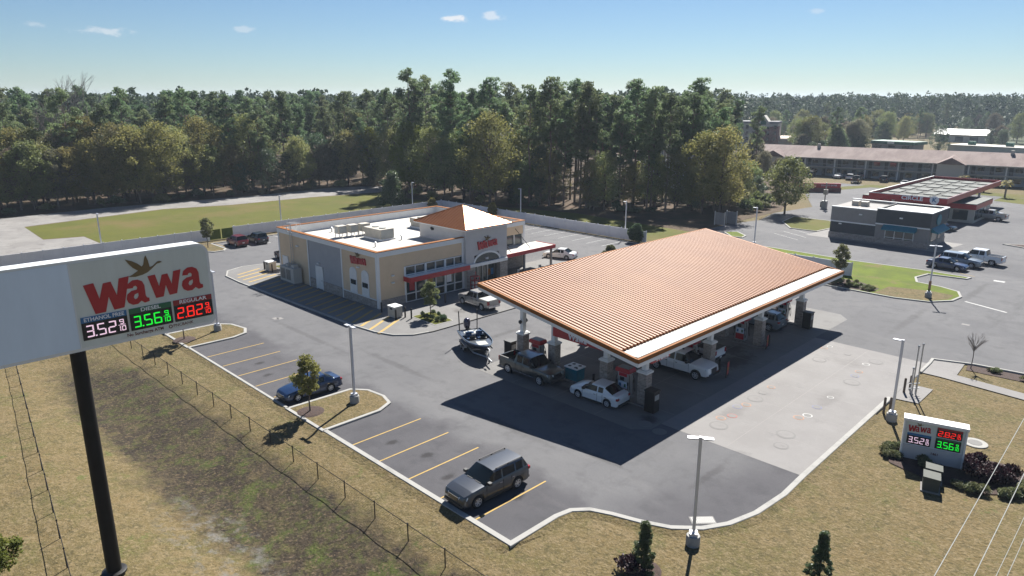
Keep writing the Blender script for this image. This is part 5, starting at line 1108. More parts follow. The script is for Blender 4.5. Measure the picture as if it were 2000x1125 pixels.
    bx('number_plate', (-e - .066 if big else -e - .015, -.16, k['sill'] + (.06 if big else .34)), (-e - .061 if big else -e - .004, .16, k['sill'] + (.2 if big else .48)), 'plate')
    for s in (-1, 1): bx('wiper', (k['cowl'] - .02, s * .1, pw(k['sh'], k['cowl']) + .05), (k['cowl'] + .02, s * .1 + s * .5, pw(k['sh'], k['cowl']) + .065), 'black') if not simple else None
    if rails:
        for s in (1, -1):
            rl = MB().box((k['rt'] + .1, s * hw * .72 - .02, k['roof'] + .05), (k['wt'] - .2, s * hw * .72 + .02, k['roof'] + .085))
            for x in (k['rt'] + .12, (k['rt'] + k['wt']) / 2, k['wt'] - .25): rl.box((x - .04, s * hw * .72 - .015, k['roof'] - .03), (x + .04, s * hw * .72 + .015, k['roof'] + .05))
            rl.build('roof_rail', 'trim_dark', t)
    if roof_bar:
        b = bx('light_bar', (-.1, -hw * .62, k['roof'] + .03), (.14, hw * .62, k['roof'] + .14), 'black'); bx('blue_lamp', (-.102, -hw * .6, k['roof'] + .05), (.142, -hw * .1, k['roof'] + .145), 'cover_blue', b); bx('red_lamp', (-.102, hw * .1, k['roof'] + .05), (.142, hw * .6, k['roof'] + .145), 'tail_red', b)
    if 'bed' in k:
        b0 = k['bed']; zb = .82; iw = hw - .16; zt = pw(k['sh'], -2)
        bd = MB(); bd.box((-e + .1, -iw, zb - .05), (b0, iw, zb)); bd.build('bed_floor', 'bed_liner', t)
        for s in (1, -1): bx('bed_wall', (-e + .1, s * iw, zb), (b0, s * (hw - .05), zt + .004), pnt.name); bx('rail_cap', (-e + .06, s * (iw - .02), zt + .004), (b0, s * (hw - .045), zt + .03), 'trim_dark')
        bx('tailgate', (-e + .003, -iw, .66), (-e + .1, iw, zt + .01), pnt.name); bx('bed_front', (b0 - .02, -iw, zb), (b0 + .04, iw, zt + .01), pnt.name)
        bx('cab_back', (b0 + .04, -hw + .1, .6), (b0 + .1, hw - .1, zt - .02), pnt.name)
        if cover: bx('bed_cover', (-e + .06, -iw - .02, zt + .031), (b0, iw + .02, zt + .06), cover)
    return t
GREY = paint((.055, .060, .070), .5); NAVY = paint((.008, .028, .085), .4); WHITE = paint((.66, .67, .68), 0); SILVER = paint((.36, .35, .34), .5); GMC = paint((.065, .072, .070), .5); REDP = paint((.16, .008, .015), .3); DKBLUE = paint((.015, .025, .04), .4); POL = paint((.012, .030, .085), .3); BLACKP = paint((.010, .011, .012), .3); TEALD = paint((.008, .03, .035), .4); MAROON = paint((.07, .012, .014), .4); STEELB = paint((.16, .19, .22), .4)
car('parked_suv', 'grey three-row SUV with silver roof rails parked nose to the kerb', 'suv', GREY, (-26.75, 24.75, .004), 268, rails=True, cat='SUV')
car('parked_sedan', 'dark blue sedan parked nose to kerb behind a young tree', 'sedan', NAVY, (-46.85, 24.7, .004), 269)
car('pickup_truck', 'grey crew-cab pickup with open black bed, towing the boat', 'pickup', GMC, (-37.1, 39.35, .012), -2, cat='pickup')
car('parked_sedan', 'white compact sedan at the outer pump in the canopy shade', 'hatch', WHITE, (-30.3, 39.6, .012), 183)
ram = car('pickup_truck', 'white crew-cab pickup with roof light at the second pump lane', 'pickup', WHITE, (-29.0, 49.0, .012), 2, cat='pickup')
car('pickup_truck', 'white pickup with dark bed cover seen tail-first behind canopy column', 'pickup', WHITE, (-30.6, 53.0, .012), 180, cover='black', cat='pickup')
car('parked_suv', 'pale SUV with dark roof rack at the far pump lane', 'suv', STEELB, (-30.2, 65.2, .012), 180, rails=True, cat='SUV')
car('pickup_truck', 'white pickup with black wheels beyond the farthest pump row', 'pickup', WHITE, (-33.5, 71.2, .012), 180, cat='pickup')
car('pickup_truck', 'silver mid-size pickup with grey bed cover parked before the store', 'midpickup', SILVER, (-55.0, 49.8, .11), 176, cover='unit_grey', cat='pickup')
car('parked_sedan', 'white sedan parked beyond the side patio', 'sedan', WHITE, (-64.9, 74.6, .004), 200)
car('parked_suv', 'red SUV with white roof parked by the rear fence', 'smallsuv', REDP, (-106.6, 46.0, .004), 180, cat='SUV')
car('parked_suv', 'dark blue SUV parked beside the red one', 'smallsuv', DKBLUE, (-106.6, 49.3, .004), 180, cat='SUV')
car('parked_suv', 'maroon SUV half hidden behind the store corner', 'smallsuv', MAROON, (-92.0, 46.6, .004), 180, cat='SUV')
car('parked_sedan', 'royal blue sedan nearest the grass island', 'sedan', POL, (-23.8, 106.6, .004), -4, roof_bar=False)
car('parked_suv', 'dark blue SUV with pale bonnet between sedan and white pickup', 'suv', STEELB, (-23.0, 109.9, .004), -4, cat='SUV')
car('pickup_truck', 'white pickup with open bed beside the blue SUV', 'pickup', WHITE, (-21.7, 113.6, .004), 176, cat='pickup')
car('pickup_truck', 'silver pickup parked beside the red-banded fuel store', 'pickup', SILVER, (-29.6, 157, .004), 176, cat='pickup', simple=True)
car('parked_sedan', 'white car behind the silver pickup at the red-banded store', 'sedan', WHITE, (-30.4, 160.5, .004), 176, simple=True)
car('parked_sedan', 'dark teal car between the coffee shop and fuel canopy', 'sedan', TEALD, (-33.0, 139.0, .004), -10, simple=True)
MB().lathe([(.1, 0), (.1, .08), (.04, .13)], (.1, 0, 1.97), 10).build('roof_beacon', 'black', ram)
for px, py, kd, pn, lb in ((1637, 348, 'sedan', WHITE, 'white sedan in front of the motel, first of the row'), (1660, 351, 'smallsuv', WHITE, 'white SUV parked by the motel next to the jeep'), (1672, 357, 'pickup', BLACKP, 'black pickup with load standing in the motel drive'), (1727, 355, 'suv', BLACKP, 'black SUV in front of the motel balconies'), (1766, 363, 'sedan', WHITE, 'white car half behind the red-banded canopy'), (1584, 345, 'suv', BLACKP, 'dark SUV beside the green tree at the motel end'), (1683, 347, 'smallsuv', MAROON, 'maroon SUV parked by the motel behind the pickup')):
    p = P(px, py); car('parked_car', lb, kd, pn, (p.x, p.y, .005), 100, simple=True)
p = P(1657, 292); car('parked_car', 'white car on the far lane beyond the motel', 'sedan', WHITE, (p.x, p.y, 0), 20, simple=True)

# ------------------------------------------------------------------ boat on its trailer
def boat():
    bx_, by_, hd = -44.6, 40.15, -25
    tr = thing('boat_trailer', 'silver boat trailer hitched to the grey pickup', 'trailer', (bx_, by_, .006), R(hd))
    fr = MB()
    for s in (-1, 1): fr.box((-2.6, s * .75 - .05, .42), (1.4, s * .75 + .05, .54)); fr.tube((1.4, s * .75, .48), (3.0, 0, .5), .055, n=6)
    fr.box((3.0, -.05, .45), (4.2, .05, .56))
    for x in (-2.4, -1, .6): fr.box((x - .05, -.8, .4), (x + .05, .8, .5))
    fr.build('frame', 'steel', tr)
    MB().tube((3.1, .12, .1), (3.1, .12, .9), .035).build('jack', 'steel', tr); MB().lathe([(.12, -.04), (.12, .04)], (3.1, .12, .13), 12, 'y').build('jack_wheel', 'rubber', tr)
    MB().tube((2.75, 0, .5), (2.75, 0, 1.15), .04).build('winch_post', 'steel', tr); MB().cbox((2.7, 0, 1.15), (.18, .22, .16)).build('winch', 'black', tr)
    m1, m2, m3 = wheel_meshes(.33)
    for x in (-1.15, -.4):
        for s in (-1, 1):
            wo = bpy.data.objects.new('wheel', m1); col.objects.link(wo); wo.parent = tr; wo.location = (x, s * 1.08, .33)
            ro = bpy.data.objects.new('rim', m3); col.objects.link(ro); ro.parent = wo; ro.location = (0, s * .09, 0)
    for s in (-1, 1): MB().box((-1.55, s * .95 - .0, .72), (0, s * 1.22, .78)).box((-1.62, s * .95, .5), (-1.55, s * 1.22, .78)).box((0, s * .95, .5), (.07, s * 1.22, .78)).build('fender', 'steel', tr)
    b = thing('bass_boat', 'dark blue bass boat with outboard motor on the trailer', 'boat', (bx_, by_, .006), R(hd))
    # hull loft: x, half width at gunwale, gunwale z, chine half width, keel z
    S = [(-2.7, 1.08, 1.28, .98, .62), (-1.5, 1.16, 1.28, 1.02, .58), (0, 1.18, 1.30, .98, .58), (1.2, 1.04, 1.34, .72, .62), (2.1, .72, 1.40, .38, .78), (2.7, .36, 1.46, .14, 1.0), (3.0, .06, 1.5, .03, 1.3)]
    hl = MB(); rg = []
    for x, w_, z, c, kz in S:
        o = len(hl.v); rg.append(o); hl.v += [(x, w_, z), (x, w_ * 1.0, z - .1), (x, c, kz + .22), (x, 0, kz), (x, -c, kz + .22), (x, -w_, z - .1), (x, -w_, z)]
    for i in range(len(S) - 1):
        for j in range(6): hl.f.append((rg[i] + j, rg[i] + j + 1, rg[i + 1] + j + 1, rg[i + 1] + j))
    hl.f.append(tuple(rg[0] + j for j in range(6, -1, -1)))
    hl.build('hull', paint((.01, .025, .06), .5), b, sharp=35, fix=True)
    dk = MB()
    def deck(pts, z): dk.add([(x, y, z) for x, y in pts], [tuple(range(len(pts)))])
    deck([(.5, -.98), (1.2, -.94), (2.1, -.64), (2.7, -.3), (2.95, 0), (2.7, .3), (2.1, .64), (1.2, .94), (.5, .98)], 1.30)
    deck([(-2.68, -1.0), (-1.2, -1.06), (-1.2, 1.06), (-2.68, 1.0)], 1.24); deck([(-1.2, -1.06), (.5, -1.0), (.5, 1.0), (-1.2, 1.06)], .86)
    dk.add([(.5, -.98, .86), (.5, .98, .86), (.5, .98, 1.3), (.5, -.98, 1.3)], [(0, 1, 2, 3)]); dk.add([(-1.2, -1.06, .86), (-1.2, 1.06, .86), (-1.2, 1.06, 1.24), (-1.2, -1.06, 1.24)], [(3, 2, 1, 0)])
    dk.build('deck', paint((.05, .06, .075), .1), b)
    gw = MB()
    for s in (1, -1): gw.path([(x, s * (w_ + .01), z + .02) for x, w_, z, c, kz in S], .045, 6)
    gw.build('gunwale', paint((.10, .15, .22), .3), b)
    for s in (-1, 1):
        st = MB().box((-.95, s * .5 - .28, .87), (-.35, s * .5 + .28, 1.18)).box((-1.08, s * .5 - .28, 1.1), (-.92, s * .5 + .28, 1.62)).build('seat', paint((.02, .06, .14), .1), b)
        cn = MB().add([(.1, s * .5 - .3, .87), (.5, s * .5 - .3, .87), (.5, s * .5 + .3, .87), (.1, s * .5 + .3, .87), (.22, s * .5 - .28, 1.45), (.5, s * .5 - .28, 1.4), (.5, s * .5 + .28, 1.4), (.22, s * .5 + .28, 1.45)], [(3, 2, 1, 0), (4, 5, 6, 7), (0, 1, 5, 4), (1, 2, 6, 5), (2, 3, 7, 6), (3, 0, 4, 7)]).build('console', 'black', b)
        MB().box((.3, s * .5 - .27, 1.44), (.34, s * .5 + .27, 1.68)).build('windshield', 'car_glass', cn)
        MB().tube((-2.72, s * .85, 1.2), (-2.78, s * .9, 3.1), .05, n=6).build('anchor_pole', 'black', b)
    MB().lathe([(.2, 0), (.24, .03), (.2, .08)], (-1.7, 0, 1.245), 12).build('pedestal_seat', paint((.02, .06, .14), .1), b)
    for y in (-.45, .1, .5): MB().box((-2.4, y - .2, 1.243), (-1.4, y + .2, 1.26)).build('hatch_lid', 'unit_grey', b)
    MB().box((1.0, -.45, 1.303), (2.0, .45, 1.32)).build('hatch_lid', 'unit_grey', b)
    mo = MB().lathe([(.16, .2), (.26, .28), (.32, .55), (.33, .85), (.26, 1.08), (.12, 1.18)], (-3.15, 0, 1.05), 14).build('outboard_cowl', paint((.025, .02, .05), .4), b, sharp=40)
    MB().box((-3.3, -.1, .45), (-3.0, .1, 1.3)).box((-3.5, -.03, .3), (-2.95, .03, .55)).build('outboard_leg', 'black', mo); MB().box((-3.0, -.2, 1.0), (-2.68, .2, 1.35)).build('motor_bracket', 'black', b)
    MB().tube((2.3, -.15, 1.36), (3.25, .25, 1.5), .035).lathe([(.07, -.2), (.09, .1), (.05, .25)], (3.3, .28, 1.5), 8, 'x').build('trolling_motor', 'black', b)
boat()

# ------------------------------------------------------------------ vegetation
def leaf_quads(cen, rad, n, size, seed, flat=.75, elong=1.6):
    """n leaf-sized quads in every clump; returns verts, faces as arrays"""
    g = np.random.default_rng(seed); cen = np.asarray(cen, float); rad = np.asarray(rad, float); k = len(cen)
    d = g.normal(size=(k * n, 3)); d /= np.linalg.norm(d, axis=1)[:, None]
    r = g.random(k * n) ** .45
    c = np.repeat(cen, n, 0) + d * (np.repeat(rad, n) * r)[:, None] * np.array([1, 1, flat])
    u = g.normal(size=(k * n, 3)); u /= np.linalg.norm(u, axis=1)[:, None]
    w_ = g.normal(size=(k * n, 3)); w_ -= (w_ * u).sum(1)[:, None] * u; w_ /= np.linalg.norm(w_, axis=1)[:, None]
    s = size * (.6 + .8 * g.random(k * n))[:, None]
    v = np.stack([c - u * s * elong * .5, c + w_ * s * .5, c + u * s * elong * .5, c - w_ * s * .5], 1).reshape(-1, 3)
    return v
def quads_mesh(name, v, m):
    n = len(v) // 4; me = bpy.data.meshes.new(name); me.vertices.add(n * 4); me.vertices.foreach_set('co', np.ascontiguousarray(v, dtype=np.float32).ravel())
    me.loops.add(n * 4); me.loops.foreach_set('vertex_index', np.arange(n * 4, dtype=np.int32)); me.polygons.add(n)
    me.polygons.foreach_set('loop_start', np.arange(0, n * 4, 4, dtype=np.int32))
    try: me.polygons.foreach_set('loop_total', np.full(n, 4, dtype=np.int32))
    except Exception: pass
    me.update(calc_edges=True); me.validate(); me.materials.append(M[m]); return me
def limbs(mb, base, tips, r0, seed, n=5):
    g = random.Random(seed)
    for t in tips:
        b = Vector(base(t)); t = Vector(t); mid = b.lerp(t, .5) + Vector((g.uniform(-.3, .3), g.uniform(-.3, .3), g.uniform(-.1, .4)))
        mb.path([b, mid, t], [r0, r0 * .65, r0 * .25], n)
def trunk_path(H, r, seed, lean=.3, n=6, sides=7):
    g = random.Random(seed); pts = [Vector((0, 0, -.15))]
    for i in range(1, n + 1): pts.append(Vector((g.uniform(-lean, lean) * i / n, g.uniform(-lean, lean) * i / n, H * i / n)))
    return pts, [r * (1 - .8 * i / n) for i in range(n + 1)]
def make_tree(name, kind, seed, H, Rc, lm, bark, hidden=True):
    g = random.Random(seed); mb = MB(); cen = []; rad = []
    if kind == 'pine':
        pts, rs = trunk_path(H * .97, .26, seed, .5); mb.path(pts, rs, 7); top = H
        z = H * g.uniform(.46, .56)
        while z < H * .97:
            f = (z - H * .45) / (H * .55); rr = Rc * (1.0 - abs(f - .45) * 1.1) * g.uniform(.75, 1.15)
            for k in range(3 if f < .8 else 2):
                a = g.uniform(0, 6.283); q = rr * g.uniform(.45, 1); cen.append((q * math.cos(a), q * math.sin(a), z + g.uniform(-.5, .5))); rad.append(g.uniform(.75, 1.35))
            z += H * .034
        cen += [(0, 0, H * .98), (.5, .3, H * .93), (-.6, .2, H * .9)]; rad += [.9, 1.1, 1.1]
        limbs(mb, lambda t: (t[0] * .08, t[1] * .08, t[2] - .9), cen, .07, seed, 4)
        v = leaf_quads(cen, rad, 105, .22, seed, .6, 2.3)
    elif kind == 'bare':
        pts, rs = trunk_path(H * .6, .22, seed, .5); mb.path(pts, rs, 7); base = pts[-1]
        def br(p, d, L, r, dep):
            q = p + d * L; mb.path([p, p.lerp(q, .5) + Vector((g.uniform(-.15, .15), g.uniform(-.15, .15), .05)) * L * .3, q], [r, r * .75, r * .5], 4 if dep > 1 else 3)
            if dep == 0: return
            for _ in range(3): br(q if _ else p.lerp(q, .6), (d + Vector((g.uniform(-.7, .7), g.uniform(-.7, .7), g.uniform(-.1, .6)))).normalized(), L * .68, r * .55, dep - 1)
        for i in range(6):
            a = i * 1.05 + g.random(); s_ = pts[2 + i % 4]; br(s_, Vector((math.cos(a) * .6, math.sin(a) * .6, 1)).normalized(), H * .17, .16, 4)
        v = None
    else:
        low = {'oak': .22, 'magnolia': .06, 'sapling': .38, 'cone': .04, 'round': .16}[kind]
        th = H * (.6 if kind != 'cone' else .95); pts, rs = trunk_path(th, max(.03, H * .016), seed, .02 * H); mb.path(pts, rs, 7)
        k = {'oak': 62, 'magnolia': 46, 'sapling': 34, 'cone': 40, 'round': 46}[kind]
        for i in range(k):
            f = (i + .5) / k; z = H * (low + (1 - low) * f); 
            if kind in ('oak', 'round'): prof = math.sin(math.pi * min(1, (f * .86 + .12))) ** .6
            elif kind == 'magnolia': prof = (1 - f) ** .7 * .95 + .12
            elif kind == 'cone': prof = (1 - f) ** .9 + .06
            else: prof = math.sin(math.pi * (f * .9 + .08)) ** .7
            a = i * 2.39996 + g.uniform(-.4, .4); q = Rc * prof * g.uniform(.35, 1.0)
            cen.append((q * math.cos(a), q * math.sin(a), z * .97)); rad.append(Rc * g.uniform(.22, .40) * (1 if kind not in ('sapling', 'cone') else 1.0))
        limbs(mb, lambda t: (pts[3].x * .5, pts[3].y * .5, max(H * .12, min(th * .95, t[2] - Rc * .45))), cen[::2], max(.012, H * .0055), seed, 4)
        nn, sz = {'oak': (150, .25), 'magnolia': (240, .17), 'sapling': (120, .10), 'cone': (170, .065), 'round': (170, .19)}[kind]
        v = leaf_quads(cen, rad, nn, sz, seed, .8, 1.5)
    t = thing(name, 'x', 'tree'); mb.build('trunk', bark, t, sharp=60)
    if v is not None: o = link('crown', quads_mesh('crown', v, lm), None, t)
    return t
PROTO = {
 'pine': [make_tree('pine_tree', 'pine', 10 + i, h, r, 'leaf_pine', 'bark_pine') for i, (h, r) in enumerate(((25, 3.4), (23, 3.0), (26, 3.9), (22, 3.3)))],
 'oak': [make_tree('oak_tree', 'oak', 30 + i, h, r, 'leaf_oak', 'bark') for i, (h, r) in enumerate(((17, 5.6), (15, 4.8), (19, 6.2)))],
 'gold': [make_tree('oak_tree', 'oak', 40 + i, h, r, 'leaf_gold', 'bark') for i, (h, r) in enumerate(((17, 6.0), (14, 4.6)))],
 'fresh': [make_tree('spring_tree', 'oak', 50, 15, 4.2, 'leaf_fresh', 'bark')],
 'brown': [make_tree('oak_tree', 'oak', 54 + i, h, r, 'leaf_brown', 'bark_pale') for i, (h, r) in enumerate(((15, 4.6), (12, 4.0)))],
 'dark': [make_tree('evergreen_tree', 'round', 60 + i, h, r, 'leaf_dark', 'bark') for i, (h, r) in enumerate(((13, 4.2), (9, 3.6)))],
 'magnolia': [make_tree('magnolia_tree', 'magnolia', 70, 7.2, 2.9, 'leaf_dark', 'bark')],
 'bare': [make_tree('bare_tree', 'bare', 80 + i, h, 4, None, 'bark_pale') for i, h in enumerate((26, 19))],
}
used = set(); shrub_later = []
def plant(kind, loc, s=1.0, rz=None, label=None, group=None, i=None, sz=None):
    L = PROTO[kind]; k = rng.randrange(len(L)) if i is None else i; p = L[k]
    if (kind, k) in used: o = copy_tree(p)
    else: used.add((kind, k)); o = p
    place(o, (loc[0], loc[1], loc[2] if len(loc) > 2 else -.02), rng.uniform(0, 6.28) if rz is None else rz, (s, s, s * (sz or 1)))
    o['label'] = label; o['category'] = 'tree'
    if group: o['group'] = group
    return o
LB = {'pine': ('tall slim pine with a high tufted crown in the wood', 'pines of the wood'), 'oak': ('olive-green broadleaf tree with a full rounded crown at the wood edge', 'green broadleaf trees of the wood'),
      'gold': ('broadleaf tree with golden-olive crown at the wood edge', 'golden broadleaf trees of the wood'), 'brown': ('thin brownish half-bare tree in the wood', 'brownish trees of the wood'), 'dark': ('dense dark evergreen tree under the pines', 'dark evergreens of the wood'),
      'fresh': ('tree in fresh yellow-green leaf among the dark wood', 'fresh green trees of the wood'), 'bare': ('tall leafless pale tree rising above the wood', 'leafless trees of the wood')}
def wood(kind, loc, s=1.0, **k):
    # where it stands: which stretch of the wood, and how deep inside
    dv_ = Vector((loc[0], loc[1])); d = (dv_.y - dv_.x) * 2 ** -.5; px = 1000 + (dv_.x + dv_.y) * 2 ** -.5 / d / .97 * FPX; e = edge(px)
    z = 'behind the old road' if px < 430 else 'behind the mown field' if px < 740 else 'behind the store tower' if px < 1010 else 'behind the side fence' if px < 1290 else 'beside the rear drive'
    dp = 'fronting' if d < e + 6.5 else 'just inside' if d < e + 15 else 'deep inside'
    short = {'pine': 'tall slim pine with tufted crown', 'oak': 'olive-green full-crowned broadleaf tree', 'gold': 'golden-olive broadleaf tree', 'brown': 'thin brownish half-bare tree', 'dark': 'dense dark evergreen tree', 'fresh': 'fresh yellow-green tree', 'bare': 'tall leafless pale tree'}[kind]
    return plant(kind, loc, s, label='%s %s the wood %s' % (short, dp, z), group='%s, %s %s' % (LB[kind][1], dp, z), **k)
# distance of the wood edge from the camera under each picture column
EDGE = [(-260, 128), (0, 139), (213, 152), (498, 170), (650, 184), (740, 186), (800, 170), (850, 158), (1050, 150), (1200, 142), (1370, 138), (1460, 142)]
def edge(px):
    for (a, da), (b, db) in zip(EDGE, EDGE[1:]):
        if a <= px <= b: return da + (db - da) * (px - a) / (b - a)
    return 140
for px in range(-240, 1440, 27):                                    # front row, mostly broadleaf
    d = edge(px) + rng.uniform(1, 5); x = px + rng.uniform(-10, 10)
    if px < 460: kd = rng.choice(['gold', 'oak', 'brown', 'gold', 'oak', 'dark', 'brown'])
    elif px < 700: kd = rng.choice(['oak', 'brown', 'dark', 'pine', 'oak'])
    elif px < 1000: kd = rng.choice(['dark', 'oak', 'pine', 'oak'])
    else: kd = rng.choice(['oak', 'dark', 'pine', 'gold', 'oak'])
    wood(kd, polar(x, d), rng.uniform(.75, 1.05) * (.9 if kd == 'pine' else .68 if px > 1000 else .9))
for px in range(-240, 1440, 34):
    d = edge(px) + rng.uniform(7, 12); wood(rng.choice(['oak', 'pine', 'dark', 'brown', 'pine'] if px > 480 else ['oak', 'gold', 'brown', 'pine', 'oak']), polar(px + rng.uniform(-12, 12), d), rng.uniform(.85, 1.1))
for row in range(6):
    st = 42 + row * 3
    for px in range(-220 + row * 9, 1450 if row < 4 else 1500, st):
        d = edge(min(px, 1455)) + 16 + row * 12 + rng.uniform(-4, 4); x = px + rng.uniform(-14, 14)
        kd = 'pine' if rng.random() < .86 else rng.choice(['oak', 'brown', 'dark'])
        s = rng.uniform(.86, 1.08) * (1.0 if 780 < px < 1400 else .93)
        wood(kd, polar(x, d), s if kd == 'pine' else s * 1.05)
for px, d, i, s in ((95, 178, 0, 1.2), (128, 184, 0, 1.24), (158, 182, 0, 1.16), (205, 176, 1, 1.15), (505, 230, 1, 1.3), (470, 240, 1, 1.3)): wood('bare', polar(px, d), s, i=i)
for px, d, s in ((715, 190, 1.0), (795, 168, 1.12), (905, 162, .9), (345, 168, .8)): wood('fresh', polar(px, d), s)
for px, d, s in ((955, 150, 1.12), (1385, 139, .92), (1420, 137, .98), (300, 158, 1.0), (250, 154, .95)): wood('gold', polar(px, d), s, i=0)
for px, d, s in ((1035, 152, 1.0), (1075, 150, 1.06), (1150, 147, 1.02), (1165, 150, .95), (1245, 146, 1.0), (1280, 143, .98), (1310, 141, .93), (800, 172, 1.12), (880, 165, 1.1)): wood('pine', polar(px, d), s, i=rng.choice([0, 2]))
# trees that stand apart
plant('magnolia', P(768, 402), 1.0, label='round dark magnolia alone at the field corner', i=0)
plant('oak', P(1532, 418), .92, sz=.8, label='green broadleaf tree standing beside the rear drive, apart from the wood', i=1)
for px, py, s, kd, lb in ((1832, 300, .9, 'dark', 'big dark evergreen in front of the white metal roof'), (1700, 268, .8, 'dark', 'dark evergreen behind the motel roof'), (1640, 262, .85, 'oak', 'olive tree behind the motel near the flag poles'), (1770, 262, .8, 'oak', 'olive tree behind the green-roofed station'), (1950, 285, .8, 'brown', 'brownish spreading tree behind the motel end'), (1985, 280, .8, 'oak', 'olive tree at the far end of the motel'), (1905, 262, .85, 'brown', 'thin brownish tree beside the white metal roof'), (1560, 252, .8, 'dark', 'dark evergreen beside the brick hotel'), (1600, 258, .75, 'dark', 'dark evergreen between hotel and flag poles')):
    plant(kd, P(px, py), s, label=lb)
for i in range(92):
    px = rng.uniform(1500, 2080); d = rng.uniform(335, 450)
    if i > 60: px, d = rng.uniform(1548, 1705), rng.uniform(262, 330)
    if 1800 < px < 1945 and d < 385: continue
    if 1690 < px < 1800 and d < 340: continue
    kd = rng.choice(['dark', 'oak', 'dark', 'pine', 'oak', 'brown']); lab = {'dark': 'dark evergreen in the tree belt beyond the motel', 'oak': 'olive broadleaf tree in the tree belt beyond the motel', 'pine': 'pine in the tree belt beyond the motel', 'brown': 'brownish tree in the tree belt beyond the motel'}[kd]
    plant(kd, polar(px, d), rng.uniform(.7, 1.0) if kd != 'pine' else rng.uniform(.6, .8), label=lab, group='tree belt beyond the motel, ' + kd)
for kd, px, d, q in (('oak', 1462, 150, .5), ('dark', 1492, 158, .6), ('brown', 1502, 186, .6), ('oak', 1478, 172, .5), ('brown', 1530, 192, .55), ('oak', 1452, 160, .55), ('gold', 1440, 143, .55)): wood(kd, polar(px, d), q)
for px, d in ((1470, 141), (1485, 143), (1500, 146), (1515, 150), (1478, 150), (1494, 152)): shrub_later.append((px, d))
# three squat palms by the motel front
def palm(loc, h, label, s=1.0):
    t = thing('palm_tree', label, 'tree', loc, rng.uniform(0, 6)); mb = MB(); pts, rs = trunk_path(h, .22, int(h * 100), .08); mb.path(pts, [.2] * 7, 7); mb.build('trunk', 'bark_pale', t)
    f = MB()
    for i in range(34):
        a = i * 2.4; el = rng.uniform(-.5, 1.1); L = rng.uniform(1.3, 1.8); dx, dy = math.cos(a), math.sin(a); p0 = Vector((0, 0, h)); p1 = p0 + Vector((dx * L * .6, dy * L * .6, el * L * .5)); p2 = p0 + Vector((dx * L, dy * L, el * L * .5 - .5)); w_ = Vector((-dy, dx, 0)) * .28
        f.add([p0 - w_ * .2, p0 + w_ * .2, p1 + w_, p1 - w_], [(0, 1, 2, 3)]); f.add([p1 - w_, p1 + w_, p2], [(0, 1, 2)])
    f.build('crown', 'leaf_sapling', t)
for px, py, h, lb in ((1879, 372, 3.0, 'tall palm behind the red-banded canopy'), (1921, 375, 2.2, 'short palm between two taller ones'), (1962, 386, 3.2, 'palm beside the road past the fuel store')): palm(P(px, py), h, lb)
# young street trees
def sapling(loc, H, Rc, label, lm='leaf_sapling', kind='sapling', seed=1, name='young_tree'):
    t = make_tree(name, kind, seed, H, Rc, lm, 'bark'); place(t, loc, seed); t['label'] = label; t['category'] = 'tree'; return t
sapling((-43.6, 22.9, .11), 4.3, 1.05, 'young tree with upright olive crown before the blue sedan', seed=201)
sapling((-66.3, 22.6, .11), 4.2, 1.05, 'young tree on the lawn island below the pole sign', seed=202)
sapling((-55.6, 43.6, .15), 3.7, .95, 'young round-headed tree in the planter before the store', 'leaf_shrub', seed=203)
sapling((-87.0, 44.4, .15), 3.9, 1.0, 'thin young tree in the planter behind the store', 'leaf_shrub', seed=204)
sapling((-107.5, 41.8, .11), 4.6, 1.1, 'young tree on the rear island by the white fence', 'leaf_shrub', seed=205)
sapling((-31.4, 89.2, .11), 4.6, 1.15, 'young dark green tree in the shrub bed of the grass island', 'leaf_shrub', seed=206)
sapling((-16.3, 25.3, -.04), 2.7, .62, 'dark conical holly in the lawn with reddish shrub at its foot', 'leaf_dark', 'cone', 207, 'conical_holly')
sapling((-10.0, 30.6, -.04), 2.6, .6, 'dark conical holly alone in the lawn', 'leaf_dark', 'cone', 208, 'conical_holly')
sapling((-64, 91.9, -.02), 2.8, 1.2, 'dark bushy evergreen at the end of the side fence', 'leaf_dark', 'round', 209, 'evergreen_bush')
sapling((-112.6, 89.6, -.02), 2.6, .9, 'olive bush before the white fence near the magnolia', 'leaf_sapling', 'round', 210, 'olive_bush')
sapling((-97.0, 91.6, -.02), 3.0, .9, 'bronze-leaved bush by the fence behind the tower', 'leaf_gold', 'round', 212, 'bronze_bush')
sapling((-58.5, 78.0, .004), 2.2, 1.0, 'feathery pale bush behind the canopy roof edge', 'leaf_pale', 'round', 213, 'feathery_bush')
sapling((-37.6, 3.0, -.04), 2.0, 1.1, 'yellow-green bush beside the wire fence at the lawn edge', 'leaf_fresh', 'sapling', 211, 'yellow_bush')
sapling((-17, 132, .11), 3.2, 1.0, 'small dark tree on the mulched island in the right-hand lot', 'leaf_shrub', 'sapling', 214)
def bare_sapling():
    t = thing('bare_sapling', 'leafless young tree in the planted verge by the drive', 'tree', (-12.0, 66.9, 0)); mb = MB(); g = random.Random(5)
    mb.path([(0, 0, -.1), (.03, 0, 1.0), (0, .02, 1.9)], [.045, .035, .03], 6); mb.build('trunk', 'bark_pale', t)
    m2 = MB()
    for i in range(26):
        a = g.uniform(0, 6.28); L = g.uniform(.8, 1.5); s = Vector((0, .02, g.uniform(1.5, 1.9))); d = Vector((math.cos(a) * .7, math.sin(a) * .7, 1)).normalized(); e_ = s + d * L
        m2.path([s, s + d * L * .5 + Vector((0, 0, .06)), e_], [.02, .013, .006], 4)
        for _ in range(3): q = s + d * L * g.uniform(.4, .9); m2.tube(q, q + (d + Vector((g.uniform(-.8, .8), g.uniform(-.8, .8), .2))).normalized() * .45, .008, .004, 3)
    m2.build('crown', 'bark_pale', t)
bare_sapling()
